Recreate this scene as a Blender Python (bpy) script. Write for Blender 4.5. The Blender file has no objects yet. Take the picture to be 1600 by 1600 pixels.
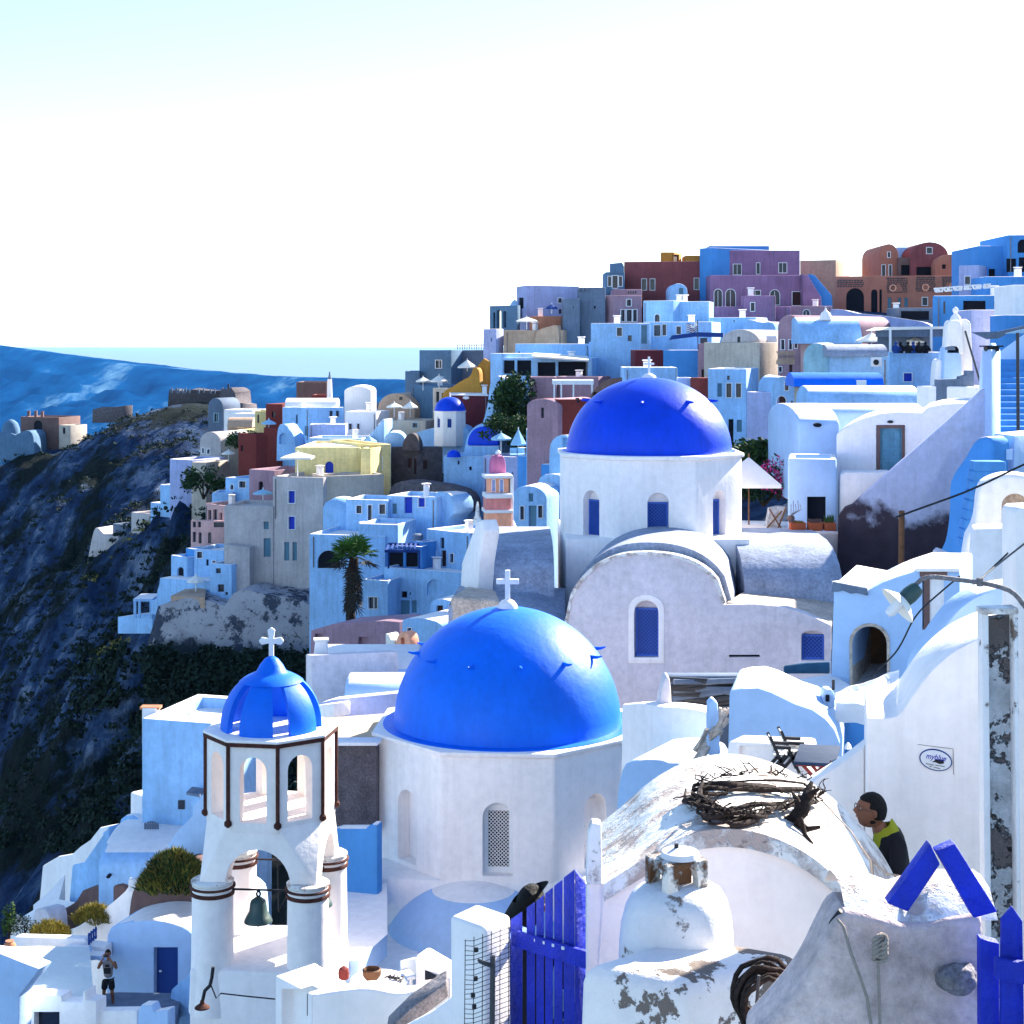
import bpy, bmesh, math, random
import numpy as np
from mathutils import Vector, Matrix, noise
R = math.radians
random.seed(7)
sc = bpy.context.scene
col = sc.collection

# ------------------------------------------------------------------ camera, sky, sun, exposure
FA, HY, CX = 2600.0, 537.0, 800.0         # focal length and horizon measured on the 1600 px photograph
F = 1700.0; KD = FA / F                   # distances D below are in units of KD metres: size in metres = pixels / F * D
cam_d = bpy.data.cameras.new('camera'); cam = bpy.data.objects.new('camera', cam_d); col.objects.link(cam)
cam.location = (0, 0, 0); cam.rotation_euler = (R(90), 0, 0)
cam_d.sensor_width = 36; cam_d.lens = 36 * FA / 1600; cam_d.shift_y = -(800 - HY) / 1600
cam_d.clip_start = 0.1; cam_d.clip_end = 60000
sc.camera = cam
SUN_AZ, SUN_EL = R(44), R(30)              # behind the village, to the right
S = Vector((math.sin(SUN_AZ) * math.cos(SUN_EL), math.cos(SUN_AZ) * math.cos(SUN_EL), math.sin(SUN_EL)))
w = bpy.data.worlds.new('World'); sc.world = w; w.use_nodes = True
nt = w.node_tree; nt.nodes.clear()
sky = nt.nodes.new('ShaderNodeTexSky'); sky.sky_type = 'NISHITA'; sky.sun_disc = False
sky.sun_elevation = SUN_EL; sky.sun_rotation = SUN_AZ
sky.altitude = 100; sky.air_density = 1.0; sky.dust_density = .2; sky.ozone_density = 4.0
bg = nt.nodes.new('ShaderNodeBackground'); bg.inputs[1].default_value = 0.088
wo = nt.nodes.new('ShaderNodeOutputWorld')
nt.links.new(sky.outputs[0], bg.inputs[0]); nt.links.new(bg.outputs[0], wo.inputs[0])
sd = bpy.data.lights.new('sun', 'SUN'); sd.energy = 5.0; sd.angle = R(0.6); sd.color = (1.0, 0.93, 0.82)
sun = bpy.data.objects.new('sun', sd); col.objects.link(sun)
sun.rotation_euler = S.to_track_quat('Z', 'Y').to_euler()
sc.view_settings.view_transform = 'Standard'; sc.view_settings.look = 'None'
sc.view_settings.exposure = 1.87; sc.view_settings.gamma = 1

# ------------------------------------------------------------------ helpers
def W(px, py, D):
    return Vector(((px - CX) / F * D, D * KD, (HY - py) / F * D))
def XY(px, D):
    return Vector(((px - CX) / F * D, D * KD, 0))
LOC = {}
def tag(o, label=None, cat=None, group=None, kind=None):
    if label: o['label'] = label
    if cat: o['category'] = cat
    if group: o['group'] = group
    if kind: o['kind'] = kind
    return o
def thing(name, label, cat, loc, group=None):
    o = bpy.data.objects.new(name, None); col.objects.link(o); o.location = loc; o.empty_display_size = .2
    LOC[o.name] = Vector(loc)
    return tag(o, label, cat, group)

class MB:
    def __init__(s): s.v = []; s.f = []
    def add(s, vs, fs):
        n = len(s.v); s.v += [Vector(q) for q in vs]; s.f += [tuple(i + n for i in f) for f in fs]; return s
    def prism(s, pts, off):
        n = len(pts); off = Vector(off)
        vs = [Vector(p) for p in pts] + [Vector(p) + off for p in pts]
        fs = [tuple(range(n)), tuple(range(2 * n - 1, n - 1, -1))] + [(i, i + n, (i + 1) % n + n, (i + 1) % n) for i in range(n)]
        return s.add(vs, fs)
    def box(s, c, size, rz=0, M=None):
        c = Vector(c); hx, hy, hz = size[0] / 2, size[1] / 2, size[2] / 2
        m = M if M else Matrix.Rotation(rz, 3, 'Z')
        vs = [c + m @ Vector((x * hx, y * hy, z * hz)) for x in (-1, 1) for y in (-1, 1) for z in (-1, 1)]
        return s.add(vs, [(0, 1, 3, 2), (4, 6, 7, 5), (0, 4, 5, 1), (2, 3, 7, 6), (0, 2, 6, 4), (1, 5, 7, 3)])
    def bar(s, a, b, w, h=None, up=(0, 0, 1)):
        a = Vector(a); b = Vector(b); h = h or w; d = (b - a).normalized(); u = Vector(up)
        if abs(d.dot(u)) > .98: u = Vector((0, 1, 0))
        x = d.cross(u).normalized(); z = x.cross(d)
        q = [x * w / 2 + z * h / 2, -x * w / 2 + z * h / 2, -x * w / 2 - z * h / 2, x * w / 2 - z * h / 2]
        return s.add([a + i for i in q] + [b + i for i in q], [(0, 1, 2, 3), (7, 6, 5, 4)] + [(i, i + 4, (i + 1) % 4 + 4, (i + 1) % 4) for i in range(4)])
    def tube(s, pts, r, seg=8, cap=True):
        pts = [Vector(p) for p in pts]; n = len(pts); rs = r if isinstance(r, (list, tuple)) else [r] * n
        vs = []; fs = []; px = None
        for i, p in enumerate(pts):
            d = (pts[min(i + 1, n - 1)] - pts[max(i - 1, 0)]).normalized()
            if px is None:
                u = Vector((0, 0, 1)) if abs(d.z) < .9 else Vector((1, 0, 0)); px = d.cross(u).normalized()
            px = (px - d * px.dot(d)).normalized(); py = d.cross(px)
            for k in range(seg):
                a = 2 * math.pi * k / seg; vs.append(p + (px * math.cos(a) + py * math.sin(a)) * rs[i])
        for i in range(n - 1):
            for k in range(seg):
                k2 = (k + 1) % seg; fs.append((i * seg + k, i * seg + k2, (i + 1) * seg + k2, (i + 1) * seg + k))
        if cap: fs += [tuple(range(seg - 1, -1, -1)), tuple(range((n - 1) * seg, n * seg))]
        return s.add(vs, fs)
    def lathe(s, c, prof, seg=24, rot=0, sx=1, sy=1, a0=0, a1=None):
        c = Vector(c); vs = []; fs = []; full = a1 is None; a1 = a0 + 2 * math.pi if full else a1
        m = seg if full else seg + 1
        for (r, z) in prof:
            for k in range(m):
                a = rot + a0 + (a1 - a0) * k / seg; vs.append(c + Vector((r * math.cos(a) * sx, r * math.sin(a) * sy, z)))
        n = len(prof)
        for i in range(n - 1):
            for k in range(seg):
                k2 = (k + 1) % m if full else k + 1
                fs.append((i * m + k, i * m + k2, (i + 1) * m + k2, (i + 1) * m + k))
        fs += [tuple(range(m - 1, -1, -1)), tuple(range((n - 1) * m, n * m))]
        return s.add(vs, fs)
    def grid(s, P):
        n, m = len(P), len(P[0])
        return s.add([p for r in P for p in r], [(i * m + j, i * m + j + 1, (i + 1) * m + j + 1, (i + 1) * m + j) for i in range(n - 1) for j in range(m - 1)])
    def base(s):
        xs = [q.x for q in s.v]; ys = [q.y for q in s.v]; return Vector(((min(xs) + max(xs)) / 2, (min(ys) + max(ys)) / 2, min(q.z for q in s.v)))
    def build(s, name, mat, parent=None, bevel=0, seg=2, smooth=35, cut=None, origin=None, weld=False, kind=None, label=None, wob=0):
        loc = LOC[parent.name] if parent else (Vector(origin) if origin is not None else s.base())
        bm = bmesh.new()
        bv = [bm.verts.new(q - loc) for q in s.v]
        for f in s.f:
            try: bm.faces.new([bv[i] for i in f])
            except ValueError: pass
        if weld or smooth: bmesh.ops.remove_doubles(bm, verts=bm.verts[:], dist=1e-4)
        bmesh.ops.recalc_face_normals(bm, faces=bm.faces[:])
        me = bpy.data.meshes.new(name); bm.to_mesh(me); bm.free()
        o = bpy.data.objects.new(name, me); col.objects.link(o)
        if bevel:
            m = o.modifiers.new('b', 'BEVEL'); m.width = bevel; m.segments = seg; m.limit_method = 'ANGLE'; m.angle_limit = R(40); m.use_clamp_overlap = True
        tmp = None
        if cut and cut.v:
            cb = bmesh.new(); bv = [cb.verts.new(q - loc) for q in cut.v]
            for f in cut.f: cb.faces.new([bv[i] for i in f])
            bmesh.ops.recalc_face_normals(cb, faces=cb.faces[:])
            cm = bpy.data.meshes.new('cut'); cb.to_mesh(cm); cb.free()
            tmp = bpy.data.objects.new('cut', cm); col.objects.link(tmp)
            m = o.modifiers.new('c', 'BOOLEAN'); m.object = tmp; m.solver = 'EXACT'; m.operation = 'DIFFERENCE'
        if bevel or tmp:
            bpy.context.view_layer.update()
            dg = bpy.context.evaluated_depsgraph_get()
            m2 = bpy.data.meshes.new_from_object(o.evaluated_get(dg)); o.modifiers.clear(); old = o.data; o.data = m2; bpy.data.meshes.remove(old); m2.name = name
            if tmp: cm = tmp.data; bpy.data.objects.remove(tmp); bpy.data.meshes.remove(cm)
        me = o.data
        if smooth:
            me.polygons.foreach_set('use_smooth', [True] * len(me.polygons)); me.set_sharp_from_angle(angle=R(smooth))
        if wob:
            for q in me.vertices:
                p = q.co + loc; n1 = noise.noise_vector(p * 1.3) * wob + noise.noise_vector(p * 4) * wob * .35
                q.co += n1
        me.materials.clear(); me.materials.append(mat)
        if mat.name in ('wash_blue', 'wash_mid', 'wash_deep', 'lavender', 'cyan') and name not in ('steps', 'canopy', 'pole'):   # upward faces coloured white to imitate sunlit roofs and wall tops
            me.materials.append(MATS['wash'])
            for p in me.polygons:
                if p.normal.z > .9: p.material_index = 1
        if parent: o.parent = parent
        else: o.location = loc
        LOC[o.name] = loc
        if kind: o['kind'] = kind
        if label: o['label'] = label
        return o
def solo(name, mb, mat, label, cat, group=None, **k):
    return tag(mb.build(name, mat, None, **k), label, cat, group)

class Pl:
    """vertical plane through two (pixel column, distance) points"""
    def __init__(s, px0, D0, px1, D1):
        s.A = XY(px0, D0); s.B = XY(px1, D1); s.t = (s.B - s.A).normalized(); n = Vector((s.t.y, -s.t.x, 0))
        if n.dot(s.A) > 0: n = -n
        s.n = n
    def pt(s, px, py, out=0):
        r = Vector(((px - CX) / FA, 1, (HY - py) / FA)); t = s.A.dot(s.n) / r.dot(s.n)
        return r * t + s.n * out
    def slab(s, mb, pts, o0, o1):
        mb.prism([s.pt(x, y, o0) for x, y in pts], s.n * (o1 - o0)); return mb
def rect(x0, y0, x1, y1): return [(x0, y1), (x0, y0), (x1, y0), (x1, y1)]
def arch(x0, y0, x1, y1, n=10, k=1.0):
    r = (x1 - x0) / 2; c = (x0 + x1) / 2
    return [(x0, y1)] + [(c - r * math.cos(math.pi * i / n), y0 + r * k - r * k * math.sin(math.pi * i / n)) for i in range(n + 1)] + [(x1, y1)]
def grow(pts, d):
    xs = [p[0] for p in pts]; ys = [p[1] for p in pts]; cx = (min(xs) + max(xs)) / 2; cy = (min(ys) + max(ys)) / 2
    hw = (max(xs) - min(xs)) / 2; hh = (max(ys) - min(ys)) / 2
    return [(cx + (x - cx) * (hw + d) / hw, cy + (y - cy) * (hh + d) / hh) for x, y in pts]
def ring(pl, mb, pts, d, o0, o1):
    out = grow(pts, d); n = len(pts)
    a = [pl.pt(x, y, o0) for x, y in out]; b = [pl.pt(x, y, o0) for x, y in pts]
    off = pl.n * (o1 - o0); v = a + b + [p + off for p in a] + [p + off for p in b]; f = []
    for i in range(n):
        j = (i + 1) % n
        f += [(i, j, n + j, n + i), (2 * n + i, 3 * n + i, 3 * n + j, 2 * n + j), (i, 2 * n + i, 2 * n + j, j), (n + i, n + j, 3 * n + j, 3 * n + i)]
    return mb.add(v, f)

# ------------------------------------------------------------------ materials
MATS = {}
def mat(name, c, rough=.88, var=.10, scale=.6, bump=.25, bscale=14, streak=.0, stain=None, spec=.25, fine=.05, low=None):
    if name in MATS: return MATS[name]
    m = bpy.data.materials.new(name); m.use_nodes = True; t = m.node_tree; N = t.nodes; L = t.links
    b = N['Principled BSDF']; b.inputs['Roughness'].default_value = rough; b.inputs['Specular IOR Level'].default_value = spec
    g = N.new('ShaderNodeNewGeometry')
    def nz(sc_, det=4, rg=.6, vec=None):
        n = N.new('ShaderNodeTexNoise'); n.inputs['Scale'].default_value = sc_; n.inputs['Detail'].default_value = det; n.inputs['Roughness'].default_value = rg
        L.new(vec or g.outputs['Position'], n.inputs['Vector']); return n.outputs['Fac']
    def mr(x, a, b_, c_, d):
        n = N.new('ShaderNodeMapRange'); L.new(x, n.inputs[0])
        for i, q in enumerate((a, b_, c_, d)): n.inputs[i + 1].default_value = q
        return n.outputs[0]
    def mth(op, a, b_):
        n = N.new('ShaderNodeMath'); n.operation = op
        for i, q in enumerate((a, b_)):
            if isinstance(q, (int, float)): n.inputs[i].default_value = q
            else: L.new(q, n.inputs[i])
        return n.outputs[0]
    f = mr(nz(scale), .3, .7, 1 - var, 1 + var)
    f = mth('MULTIPLY', f, mr(nz(scale * 9, 6, .7), .3, .7, 1 - fine, 1 + fine))
    if streak:
        mp = N.new('ShaderNodeMapping'); mp.inputs['Scale'].default_value = (3, 3, .25); L.new(g.outputs['Position'], mp.inputs[0])
        f = mth('MULTIPLY', f, mr(nz(1.6, 5, .65, mp.outputs[0]), .45, .75, 1, 1 - streak))
    cc = N.new('ShaderNodeMix'); cc.data_type = 'RGBA'; cc.blend_type = 'MULTIPLY'; cc.inputs[0].default_value = 1
    cc.inputs[6].default_value = (*c, 1); L.new(f, cc.inputs[7]); out = cc.outputs[2]
    hgt = mth('ADD', mth('MULTIPLY', nz(bscale, 5, .65), 1.0), mth('MULTIPLY', nz(bscale * .12, 3), 4.0))
    if stain:
        for (c2, s2, lo, hi) in stain:
            k = mr(nz(s2, 7, .68), lo, hi, 0, 1)
            mx = N.new('ShaderNodeMix'); mx.data_type = 'RGBA'; L.new(k, mx.inputs[0]); L.new(out, mx.inputs[6]); mx.inputs[7].default_value = (*c2, 1); out = mx.outputs[2]
            hgt = mth('SUBTRACT', hgt, mth('MULTIPLY', k, 1.5))
    if low:                                             # bare patch that keeps to the foot of a wall, ragged upper edge
        (c2, ztop, band, amp, s2) = low; sx_ = N.new('ShaderNodeSeparateXYZ'); L.new(g.outputs['Position'], sx_.inputs[0])
        k = mr(mth('ADD', sx_.outputs[2], mth('MULTIPLY', nz(s2, 7, .6), amp)), ztop + amp * .5, ztop + amp * .5 - band, 0, 1)
        c3 = N.new('ShaderNodeMix'); c3.data_type = 'RGBA'; L.new(nz(2.2, 6), c3.inputs[0]); c3.inputs[6].default_value = (*[q * .5 for q in c2], 1); c3.inputs[7].default_value = (*[q * 1.6 for q in c2], 1)
        mx = N.new('ShaderNodeMix'); mx.data_type = 'RGBA'; L.new(k, mx.inputs[0]); L.new(out, mx.inputs[6]); L.new(c3.outputs[2], mx.inputs[7]); out = mx.outputs[2]
    L.new(out, b.inputs['Base Color'])
    bp = N.new('ShaderNodeBump'); bp.inputs['Strength'].default_value = bump; bp.inputs['Distance'].default_value = .02
    L.new(hgt, bp.inputs['Height']); L.new(bp.outputs[0], b.inputs['Normal'])
    MATS[name] = m; return m
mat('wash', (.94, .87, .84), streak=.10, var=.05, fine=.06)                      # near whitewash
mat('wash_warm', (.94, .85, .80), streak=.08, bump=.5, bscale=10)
mat('wash_mid', (.42, .58, .82), streak=.06)                 # whitewash of the nearer houses, blue shade mixed into the colour
mat('wash_blue', (.31, .53, .81), streak=.22, var=.14, fine=.12)         # whitewash of the village, its blue shade put into the colour
mat('wash_deep', (.07, .27, .62), streak=.1, var=.1)  # whitewash of walls in deep shade, that shade painted in as dark blue
mat('wash_dirty', (.78, .76, .76), stain=[((.22, .17, .14), 2.6, .60, .63)], streak=.12, bump=.6, bscale=12)
mat('wash_lichen', (.80, .78, .74), stain=[((.44, .35, .31), 3.2, .49, .60), ((.25, .2, .18), 14, .60, .68)], bump=.6, bscale=12)
mat('plaster_grey', (.68, .62, .65), var=.10, fine=.14, streak=.1, bump=.6, bscale=8)
mat('roof_cement', (.30, .34, .44), var=.2, fine=.3, bump=.6, bscale=10, streak=.2, scale=1.2)
mat('roof_stone', (.52, .42, .34), var=.2, fine=.4, bump=.8, bscale=9, scale=1.6)
mat('dome_blue', (.002, .15, .80), rough=.5, var=.10, fine=.05, streak=.12, bump=.35, bscale=6, spec=.22, scale=.9)
mat('dome_deep', (.002, .055, .66), rough=.42, var=.10, fine=.05, streak=.15, bump=.35, bscale=6, spec=.2, scale=.9)
mat('paint_blue', (.004, .025, .50), rough=.6, var=.2, fine=.25, streak=.35, bump=.8, bscale=40, spec=.4)
mat('shutter', (.012, .05, .26), rough=.6, var=.1)
mat('shutter_bright', (.01, .04, .45), rough=.6, var=.1)
mat('lattice_blue', (.05, .13, .50), rough=.6)
mat('shutter_grey', (.10, .22, .30), rough=.6, var=.1)
mat('glass_dark', (.012, .016, .035), rough=.25, var=.2, bump=.05, spec=.5)
mat('void', (.006, .007, .015), rough=.9, var=.2, bump=0)
mat('wood_dark', (.05, .018, .018), rough=.7, var=.3)
mat('wood', (.16, .075, .035), rough=.7, var=.3, fine=.3)
mat('rust', (.075, .025, .018), rough=.85, var=.4, fine=.4, scale=4, bump=.7)
mat('metal', (.05, .05, .055), rough=.5, var=.2)
mat('iron', (.02, .02, .025), rough=.6, var=.2)
mat('white_paint', (.80, .80, .82), rough=.6, var=.04)
mat('canvas', (.80, .77, .70), rough=.9, var=.05)
mat('canvas_blue', (.30, .52, .72), rough=.9, var=.05)
mat('navy', (.015, .05, .22), rough=.9, var=.08)
mat('bronze', (.02, .055, .05), rough=.45, var=.3, spec=.6)
mat('terracotta', (.45, .10, .04), rough=.85, var=.15)
mat('clay', (.42, .17, .09), rough=.85, var=.15)
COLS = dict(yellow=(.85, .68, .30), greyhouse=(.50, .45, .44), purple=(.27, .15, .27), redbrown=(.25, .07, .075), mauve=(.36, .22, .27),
            pink=(.60, .36, .34), ochre=(.50, .24, .04), orange=(.50, .20, .12), rose=(.72, .26, .24), tan=(.50, .34, .24), beige=(.50, .43, .36),
            greyblue=(.10, .19, .30), slate=(.13, .17, .24), maroon=(.12, .02, .03), brickred=(.20, .035, .03), lavender=(.38, .42, .66),
            stone=(.09, .075, .08), cyan=(.30, .52, .62), teal=(.02, .08, .16), brown=(.17, .10, .09), salmon=(.95, .44, .28), plum=(.50, .15, .28))
for k_, c_ in COLS.items(): mat(k_, c_, streak=.22, var=.16, fine=.12)
MATS['stone'] = None; del MATS['stone']
mat('stone', (.085, .07, .075), var=.3, fine=.6, scale=2.5, bump=1.0, bscale=6)
mat('rubble', (.12, .10, .11), var=.3, fine=.5, scale=3, bump=1.0, bscale=9)
mat('patchwall', (.38, .37, .40), stain=[((.05, .06, .09), .45, .53, .57), ((.10, .10, .12), 1.9, .56, .62)], low=((.010, .020, .030), -22.4, .8, 5.0, .22), streak=.1)
mat('pave', (.60, .46, .30), var=.08, fine=.12, scale=2)
mat('terrace', (.68, .72, .70), var=.06)
mat('skin', (.20, .085, .05), rough=.6, var=.08, bump=.1)
mat('hair', (.006, .005, .005), rough=.75, var=.3, bump=.8, bscale=90)
mat('black_cloth', (.012, .012, .016), rough=.9, var=.2)
mat('lime_cloth', (.28, .30, .02), rough=.9, var=.15)
mat('rope', (.48, .40, .34), rough=.95, var=.2, bump=1, bscale=120)
mat('vine', (.035, .022, .018), rough=.95, var=.4, fine=.5, scale=6, bump=1.2, bscale=30)
mat('cement', (.22, .20, .21), var=.25, fine=.5, scale=5, bump=1.2, bscale=20)

def slabt(name, label, cat, matn, plane, pts, depth, group=None, bevel=.03, cut=None, parent=None, o0=0, **k):
    """a wall or block: an outline on a vertical plane, given real thickness"""
    pl = Pl(*plane); m = MB(); pl.slab(m, pts, o0 - depth, o0); c = None
    if cut:
        c = MB()
        for cp_, dp in cut: pl.slab(c, cp_, .3, -dp)
    o = m.build(name, MATS[matn], parent, bevel=bevel, cut=c, **k)
    if parent is None: tag(o, label, cat, group)
    return o
# ------------------------------------------------------------------ openings and houses
KIND = {'w': ('glass_dark', 'white_paint'), 'wn': ('glass_dark', None), 'wb': ('shutter_bright', 'white_paint'), 'wg': ('shutter_grey', None),
        'b': ('shutter', None), 'd': ('wood_dark', 'white_paint'), 'db': ('shutter_bright', None), 'dg': ('shutter_grey', None),
        'k': ('void', None), 'dn': ('wood_dark', None), 'wt': ('glass_dark', 'cyan')}
def up(p, z): return Vector((p.x, p.y, z))
def opening(root, pl, cut, kind, x0, y0, x1, y1, dep, D, wallname='wash_blue'):
    ar = kind.startswith('a'); kk = kind[1:] if ar else kind
    pts = arch(x0, y0, x1, y1, 8) if ar else rect(x0, y0, x1, y1)
    pl.slab(cut, pts, .4, -dep)
    if kk == 'n': return
    pane, fr = KIND[kk]
    isd = kk[0] == 'd'
    px = D / F                                             # metres per pixel
    name = 'door' if isd else 'window'
    m = MB()
    if fr:
        ring(pl, m, pts, .95 if D > 50 else .09 / px, -.02, .05)
        if not isd and (x1 - x0) * px > .6:
            xc = (x0 + x1) / 2; t = .05 / px; pl.slab(m, rect(xc - t / 2, y0 + (2 if ar else 0), xc + t / 2, y1), -dep + .012, -dep + .05)
        wnd = m.build(name, MATS[fr], root)
        p = MB(); pl.slab(p, grow(pts, .3), -dep - .05, -dep + .01); p.build('pane' if not isd else 'leaf', MATS[pane], wnd)
    else:
        pl.slab(m, grow(pts, .3), -dep - .05, -dep + .01)
        if pane.startswith('shutter') and not isd:
            xc = (x0 + x1) / 2; t = .06 / px; pl.slab(m, rect(xc - t / 2, y0, xc + t / 2, y1), -dep + .012, -dep + .04)
        m.build(name, MATS[pane], root)
def inset(q, d):
    n = len(q); out = []
    c = sum(q, Vector()) / n
    for i in range(n):
        a, b, cc = q[i - 1], q[i], q[(i + 1) % n]
        e1 = (b - a).normalized(); e2 = (cc - b).normalized()
        n1 = Vector((-e1.y, e1.x, 0)); n1 = n1 if n1.dot(c - b) > 0 else -n1
        n2 = Vector((-e2.y, e2.x, 0)); n2 = n2 if n2.dot(c - b) > 0 else -n2
        k = 1 + n1.dot(n2); out.append(b + (n1 + n2) * d / max(k, .25))
    return out
def house(name, label, wall, corners, top, bot, back=6, roof='flat', vh=None, ops=(), cat='house', rmat=None, bevel=.06, deep=4, group=None, rise=1.0, lip=.22, dep=.16, root=None, partname='wall', chim=()):
    Ps = [XY(*c[:2]) for c in corners]
    D0 = corners[0][1]
    zt = (HY - top) / F * D0; zb = (HY - bot) / F * D0 - deep
    if len(Ps) == 2:
        pl = Pl(*corners[0], *corners[1]); q = [Ps[0], Ps[1], Ps[1] - pl.n * back, Ps[0] - pl.n * back]
    elif len(Ps) == 3: q = [Ps[0], Ps[1], Ps[2], Ps[0] + Ps[2] - Ps[1]]
    else: q = Ps
    own = root is None
    if own: root = thing(name, label, cat, up(sum(q, Vector()) / 4, zb + deep), group)
    m = MB()
    if roof == 'flat':
        inn = inset(q, lip); n = len(q); dz = .3
        v = [up(p, zb) for p in q] + [up(p, zt) for p in q] + [up(p, zt) for p in inn] + [up(p, zt - dz) for p in inn]
        f = [tuple(range(n - 1, -1, -1))] + [(i, (i + 1) % n, (i + 1) % n + n, i + n) for i in range(n)]
        f += [(n + i, n + (i + 1) % n, 2 * n + (i + 1) % n, 2 * n + i) for i in range(n)] + [(2 * n + i, 2 * n + (i + 1) % n, 3 * n + (i + 1) % n, 3 * n + i) for i in range(n)] + [tuple(range(3 * n, 4 * n))]
        m.add(v, f)
    elif roof in 'AB':
        a, b, ax = (q[0], q[1], q[3] - q[0]) if roof == 'A' else (q[1], q[2], q[0] - q[1])
        h = vh if vh else (b - a).length / 2 * rise
        def prof(g=0, n=14, lo=0):
            L = (b - a); u = L.normalized()
            return [up(a + L * (.5 - .5 * math.cos(math.pi * i / n)) + u * g * (-math.cos(math.pi * i / n)), zt + (h + g) * math.sin(math.pi * i / n)) for i in range(n + 1)]
        m.prism([up(b, zb), up(a, zb)] + prof(), ax)
        if rmat:
            k = MB(); o = prof(.09); i_ = prof(-.02)[::-1]; e = ax.normalized() * .02
            k.prism([p + e * 6 for p in o + i_], ax - e * 12)
            roofpart = k
    if rmat and roof in 'AB': roofpart.build('roof', MATS[rmat], root)
    cut = MB(); pls = {}
    for i in range(len(corners) - 1): pls[i] = Pl(*corners[i], *corners[i + 1])
    todo = []
    for o in ops:
        fi = 0
        if isinstance(o[0], int): fi = o[0]; o = o[1:]
        opening(root, pls[fi], cut, o[0], *o[1:5], dep if len(o) < 6 else o[5], corners[fi][1])
    m.build(partname, MATS[wall], root, bevel=bevel, cut=cut)
    if own and roof == 'flat' and cat == 'house' and 50 < D0 < 112 and (q[1] - q[0]).length > 3:      # small roof stubs and a downpipe
        rn = random.Random(int(corners[0][0] * 7 + top)); u = rn.uniform(.15, .85); v = rn.uniform(.35, .7); p = q[0].lerp(q[1], u).lerp(q[3].lerp(q[2], u), v); hh = rn.uniform(.5, .9)
        k = MB(); k.box(up(p, zt + hh / 2 - .3), (.42, .42, hh + .3), rn.uniform(0, 1)); k.box(up(p, zt + hh - .05), (.55, .55, .09), rn.uniform(0, 1)); k.build('chimney', MATS['wash'], root, bevel=.03)
        pl = Pl(*corners[0], *corners[1]); u = rn.choice((.06, .94)); p = q[0].lerp(q[1], u) + pl.n * .05; MB().tube([up(p, zt - .2), up(p, zt - rn.uniform(2.2, 4))], .04, 5).build('downpipe', MATS['cement'], root)
    for (cx_, cy0, cy1, wd) in chim:      # chimneys: column, top row, bottom row, width in pixels
        D = D0 + 2; k = MB(); p = W(cx_, cy1, D); wm = wd / F * D; hm = (cy1 - cy0) / F * D
        k.box(p + Vector((0, 0, hm / 2 - 1)), (wm, wm, hm + 2)); k.box(p + Vector((0, 0, hm + .1)), (wm * 1.35, wm * 1.35, .12)); k.build('chimney', MATS[wall], root, bevel=.04)
    return root
# ================================================================== SETTING
GC = [(430,19,-13.5),(700,22,-14),(900,26,-14.5),(560,30,-16),(170,31,-21.5),(60,38,-22.5),(250,42,-20),(0,28,-24),(-100,34,-29),(-300,45,-45),
(0,75,-38),(100,80,-37),(200,90,-31),(350,70,-25),(400,80,-25),(480,50,-20.5),(545,88,-25.6),(650,85,-25),(700,70,-21),(720,55,-17),
(300,88,-24.5),(220,92,-25.5),(150,98,-28),(250,110,-27.5),(300,105,-20.5),(150,120,-28),(0,130,-42),(-200,140,-70),(330,115,-15.5),(200,150,-24),(100,170,-33),(0,180,-42),
(300,180,-15),(250,210,-12.4),(310,225,-11.5),(370,215,-11.5),(180,215,-15),(100,225,-20),(30,225,-21),(0,225,-22),(-100,230,-26),(150,180,-22),
(450,125,-11),(600,125,-10.5),(700,110,-11),(650,130,-8),(760,115,-5.5),(850,112,-2),(900,118,1),(1000,122,3.5),(1150,120,4),(1350,122,3.0),(1500,95,1.5),(1600,90,2.5),(1700,85,4),
(1400,80,-2.5),(1300,65,-6),(1200,50,-9),(1000,60,-10),(800,58,-14),(1100,85,-6),(950,90,-6),(850,85,-11),(720,95,-12.5),(600,95,-15.5),(480,95,-17.5),(400,105,-16),
(1380,40,-10.5),(1550,38,-8),(1600,30,-8.5),(1100,36,-14),(1250,30,-14),(1500,20,-10),(1350,20,-11),(1150,15,-11),(1450,11,-8),(1300,9,-7),(1000,8,-7),(800,7,-7),(1500,5,-5),(1700,8,-5),(600,12,-11),(300,18,-15),(0,15,-14),
(2000,50,-3),(2200,100,5),(2500,10,-4),(850,170,-10),(1200,180,-12),(1600,170,-12),(500,190,-32),(350,280,-60),(100,290,-70),(600,260,-60),(1200,280,-50),(1800,280,-50),
(-600,100,-112),(-400,200,-104),(0,330,-114),(-1000,300,-130),(600,420,-126),(1500,420,-126),(2500,420,-120),(-500,20,-60),(-200,12,-25),(280,106,-14.6),(240,118,-18),(200,122,-21),(150,125,-23.2),(330,100,-14.2),(250,95,-20.3),(210,92,-23),(330,84,-23.5),(420,82,-23.5),(300,78,-23.9),(400,76,-23.7),(470,74,-23.3),(250,80,-24.8)]
cp = np.array([[(a - CX) / F * d, d * KD] for a, d, z in GC]); cz = np.array([z for a, d, z in GC], float)
n_ = len(GC); K = np.linalg.norm(cp[:, None] - cp[None], axis=2)
A_ = np.zeros((n_ + 3, n_ + 3)); A_[:n_, :n_] = K; A_[:n_, n_] = 1; A_[:n_, n_ + 1:] = cp; A_[n_, :n_] = 1; A_[n_ + 1:, :n_] = cp.T
wts = np.linalg.solve(A_, np.concatenate([cz, [0, 0, 0]]))
def ground(x, y):
    d = np.hypot(cp[:, 0] - x, cp[:, 1] - y); return float(d @ wts[:n_] + wts[n_] + wts[n_ + 1] * x + wts[n_ + 2] * y)
rows = []
Ds = [3 * (1.0135 ** i) for i in range(368)]
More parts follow.
